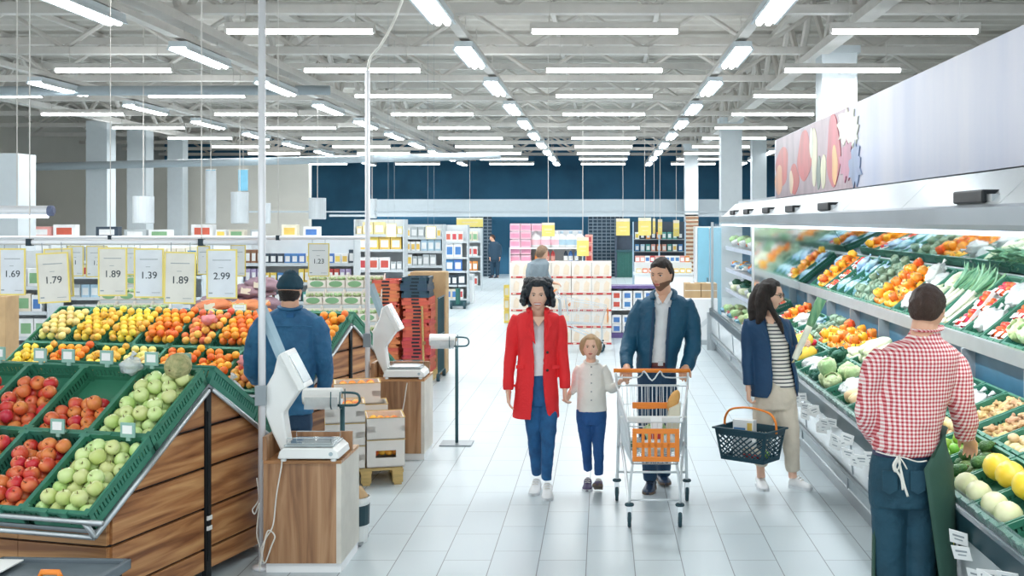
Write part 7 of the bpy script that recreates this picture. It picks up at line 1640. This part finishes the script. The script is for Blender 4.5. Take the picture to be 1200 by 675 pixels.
bag(Vector((cxx+.11,cy-.13,.545)),(.07,.12,.06),'clear bag of pale pastries at the right of the near cart',41,inner='#ecd9a8')
PR['whitebag'][0].put((cxx-.03,cy-.22,.52),(0,0,.3),'clear film bag of white vegetables at the front of the near cart','')
# woman's shopping basket
def hand_basket(loc,rz):
    t=thing('shopping_basket','dark teal plastic shopping basket with an orange handle held by the woman in the blazer','basket',loc,rz)
    bm='basket_teal' if 'basket_teal' in MATS else mat('basket_teal','#16414f',.4)
    L,W_,Hh=.225,.15,.24
    def wall(a0,a1,b0,b1,nm):
        # bottom edge a0-a1, top edge b0-b1
        m=MB(); a0,a1,b0,b1=map(Vector,(a0,a1,b0,b1)); 
        def pt(u,v): return a0.lerp(a1,u).lerp(b0.lerp(b1,u),v)
        n=(a1-a0).cross(b0-a0).normalized()*.003
        def bar(p,q,r): m.tube([p,q],r,4,flat=.5,fdir=n.normalized().cross((q-p).normalized()))
        ln=(a1-a0).length; k=max(3,int(ln/.042))
        for i in range(-k,k+1):
            for sgn in (1,-1):
                u0=i/k; u1=u0+sgn*.24/ln*.85
                ps=[]; N_=12; seg=[]
                for q in range(N_+1):
                    u=u0+(u1-u0)*q/N_; 
                    if -.001<=u<=1.001: seg.append(pt(u,.12+.7*q/N_))
                if len(seg)>=2: bar(seg[0],seg[-1],.0058)
                
        for v0,v1 in ((0,.13),(.81,1)): m.add([pt(0,v0)-n,pt(1,v0)-n,pt(1,v1)-n,pt(0,v1)-n,pt(0,v0)+n,pt(1,v0)+n,pt(1,v1)+n,pt(0,v1)+n],[(0,1,2,3),(7,6,5,4),(0,4,5,1),(2,6,7,3),(1,5,6,2),(0,3,7,4)])
        for u0,u1 in ((0,.05),(.95,1)): m.add([pt(u0,.13)-n,pt(u1,.13)-n,pt(u1,.81)-n,pt(u0,.81)-n,pt(u0,.13)+n,pt(u1,.13)+n,pt(u1,.81)+n,pt(u0,.81)+n],[(0,1,2,3),(7,6,5,4),(0,4,5,1),(2,6,7,3),(1,5,6,2),(0,3,7,4)])
        return m.build(nm,bm,t)
    s=.82
    B=[(-L*s,-W_*s,0),(L*s,-W_*s,0),(L*s,W_*s,0),(-L*s,W_*s,0)]; T=[(-L,-W_,Hh),(L,-W_,Hh),(L,W_,Hh),(-L,W_,Hh)]
    for i in range(4): wall(B[i],B[(i+1)%4],T[i],T[(i+1)%4],'lattice_wall')
    m=MB(); m.bb(-L*s,L*s,-W_*s,W_*s,0,.006); m.build('bottom',bm,t)
    m=MB(); e=.018
    m.bb(-L-e,L+e,-W_-e,-W_+.002,Hh-.004,Hh+.01); m.bb(-L-e,L+e,W_-.002,W_+e,Hh-.004,Hh+.01); m.bb(-L-e,-L+.002,-W_,W_,Hh-.004,Hh+.01); m.bb(L-.002,L+e,-W_,W_,Hh-.004,Hh+.01); m.build('rim',bm,t,bevel=.003)
    m=MB(); y=-.0
    m.tube([(-L-.005,0,Hh-.02),(-L-.0,0,Hh+.06),(-L*.80,0,Hh+.125),(-L*.35,0,Hh+.15),(0,0,Hh+.155),(L*.35,0,Hh+.15),(L*.80,0,Hh+.125),(L+.0,0,Hh+.06),(L+.005,0,Hh-.02)],.012,8,4,flat=.7); m.build('handle','orange_plastic',t,smooth=True)
    m=MB(); m.lathe([(.001,0),(.016,0),(.016,.003),(.001,.003)],14,M=Matrix.Rotation(PI/2,3,'X'),c=(.12,-W_*.985,.18)); m.build('round_mark','white_plastic',t)
    return t
q=P(880,540,8.85); bl_=Vector((q.x,8.9,P(0,538,8.9).z)); hand_basket(bl_,R(-38))
def inb(u,v,w_): 
    a=R(-38); return Vector((bl_.x+u*math.cos(a)-v*math.sin(a),bl_.y+u*math.sin(a)+v*math.cos(a),bl_.z+w_))
t=thing('milk_box','white printed box sticking out of the shopping basket','box',inb(-.03,-.03,.008),R(-30)); m=MB(); m.bb(-.085,.085,-.035,.035,0,.30); m.build('box','white_gloss',t,bevel=.003); m=MB(); m.bb(-.075,.02,-.037,-.035,.22,.24); m.bb(-.075,.06,-.037,-.035,.19,.205); m.build('blue_print','pk_blue',t); m=MB(); m.bb(.035,.075,-.037,-.035,.20,.28); m.build('yellow_print','pk_yellow',t)
t=thing('biscuit_pack','red and cream pack low in the shopping basket','pack',inb(.05,-.06,.01),R(-38)); m=MB(); m.ell((0,0,.05),(.085,.03,.05),14,8); m.build('wrapper','pk_cream',t,smooth=True); m=MB(); m.ell((0,-.003,.035),(.08,.031,.03),14,8); m.build('red_band','red_ink',t,smooth=True)
PR['lime'][0].put(inb(.12,.03,.04),(0,0,0),'bright green lime at the right end of the shopping basket','')
# held leek
lk=PR['leek'][0]
a=P(931,421,8.95); b_=P(963,350,8.95); d=(b_-a); 
m=MB(); L=d.length; dn=d.normalized(); m.tube([a,a+dn*L*.1,a+dn*L*.55],[.022,.027,.026],12,3); lo=m.build('long_leek','leek_white',smooth=True); m=MB()
s_=dn.cross(Vector((0,1,0))).normalized(); m.tube([a+dn*L*.5,a+dn*L*.7,a+dn*L*1.0],[.027,.036,.04],12,3,flat=.45,fdir=tuple(s_)); m.tube([a+dn*L*.55+Vector((0,-.01,0)),a+dn*L*.75+s_*.012+Vector((0,-.015,0)),a+dn*L*.96+s_*.02],[.02,.03,.02],10,3,flat=.3,fdir=tuple(s_)); m.build('leaves','leek_green',lo,smooth=True); m=MB()
for i in range(8): m.tube([a,a-dn*.03+Vector((uj(-.015,.015),uj(-.015,.015),0))],.0015,4)
m.build('roots','squash_skin',lo); tag(lo,'very long leek with green top held up by the woman in the blazer','leek')

# ------------------------------------------------------------------ drop unused prototypes
for pr0 in PROTOS:
    if not pr0.used:
        for ch in KIDS[pr0.o.name]: bpy.data.objects.remove(ch)
        bpy.data.objects.remove(pr0.o)

for o in bpy.data.objects:
    if o.parent is None and 'label' in o and len(o['label'].split())>16: print('LONG',o.name,o['label'])
    if o.parent is None and 'label' in o and not o['label']: print('EMPTY',o.name)
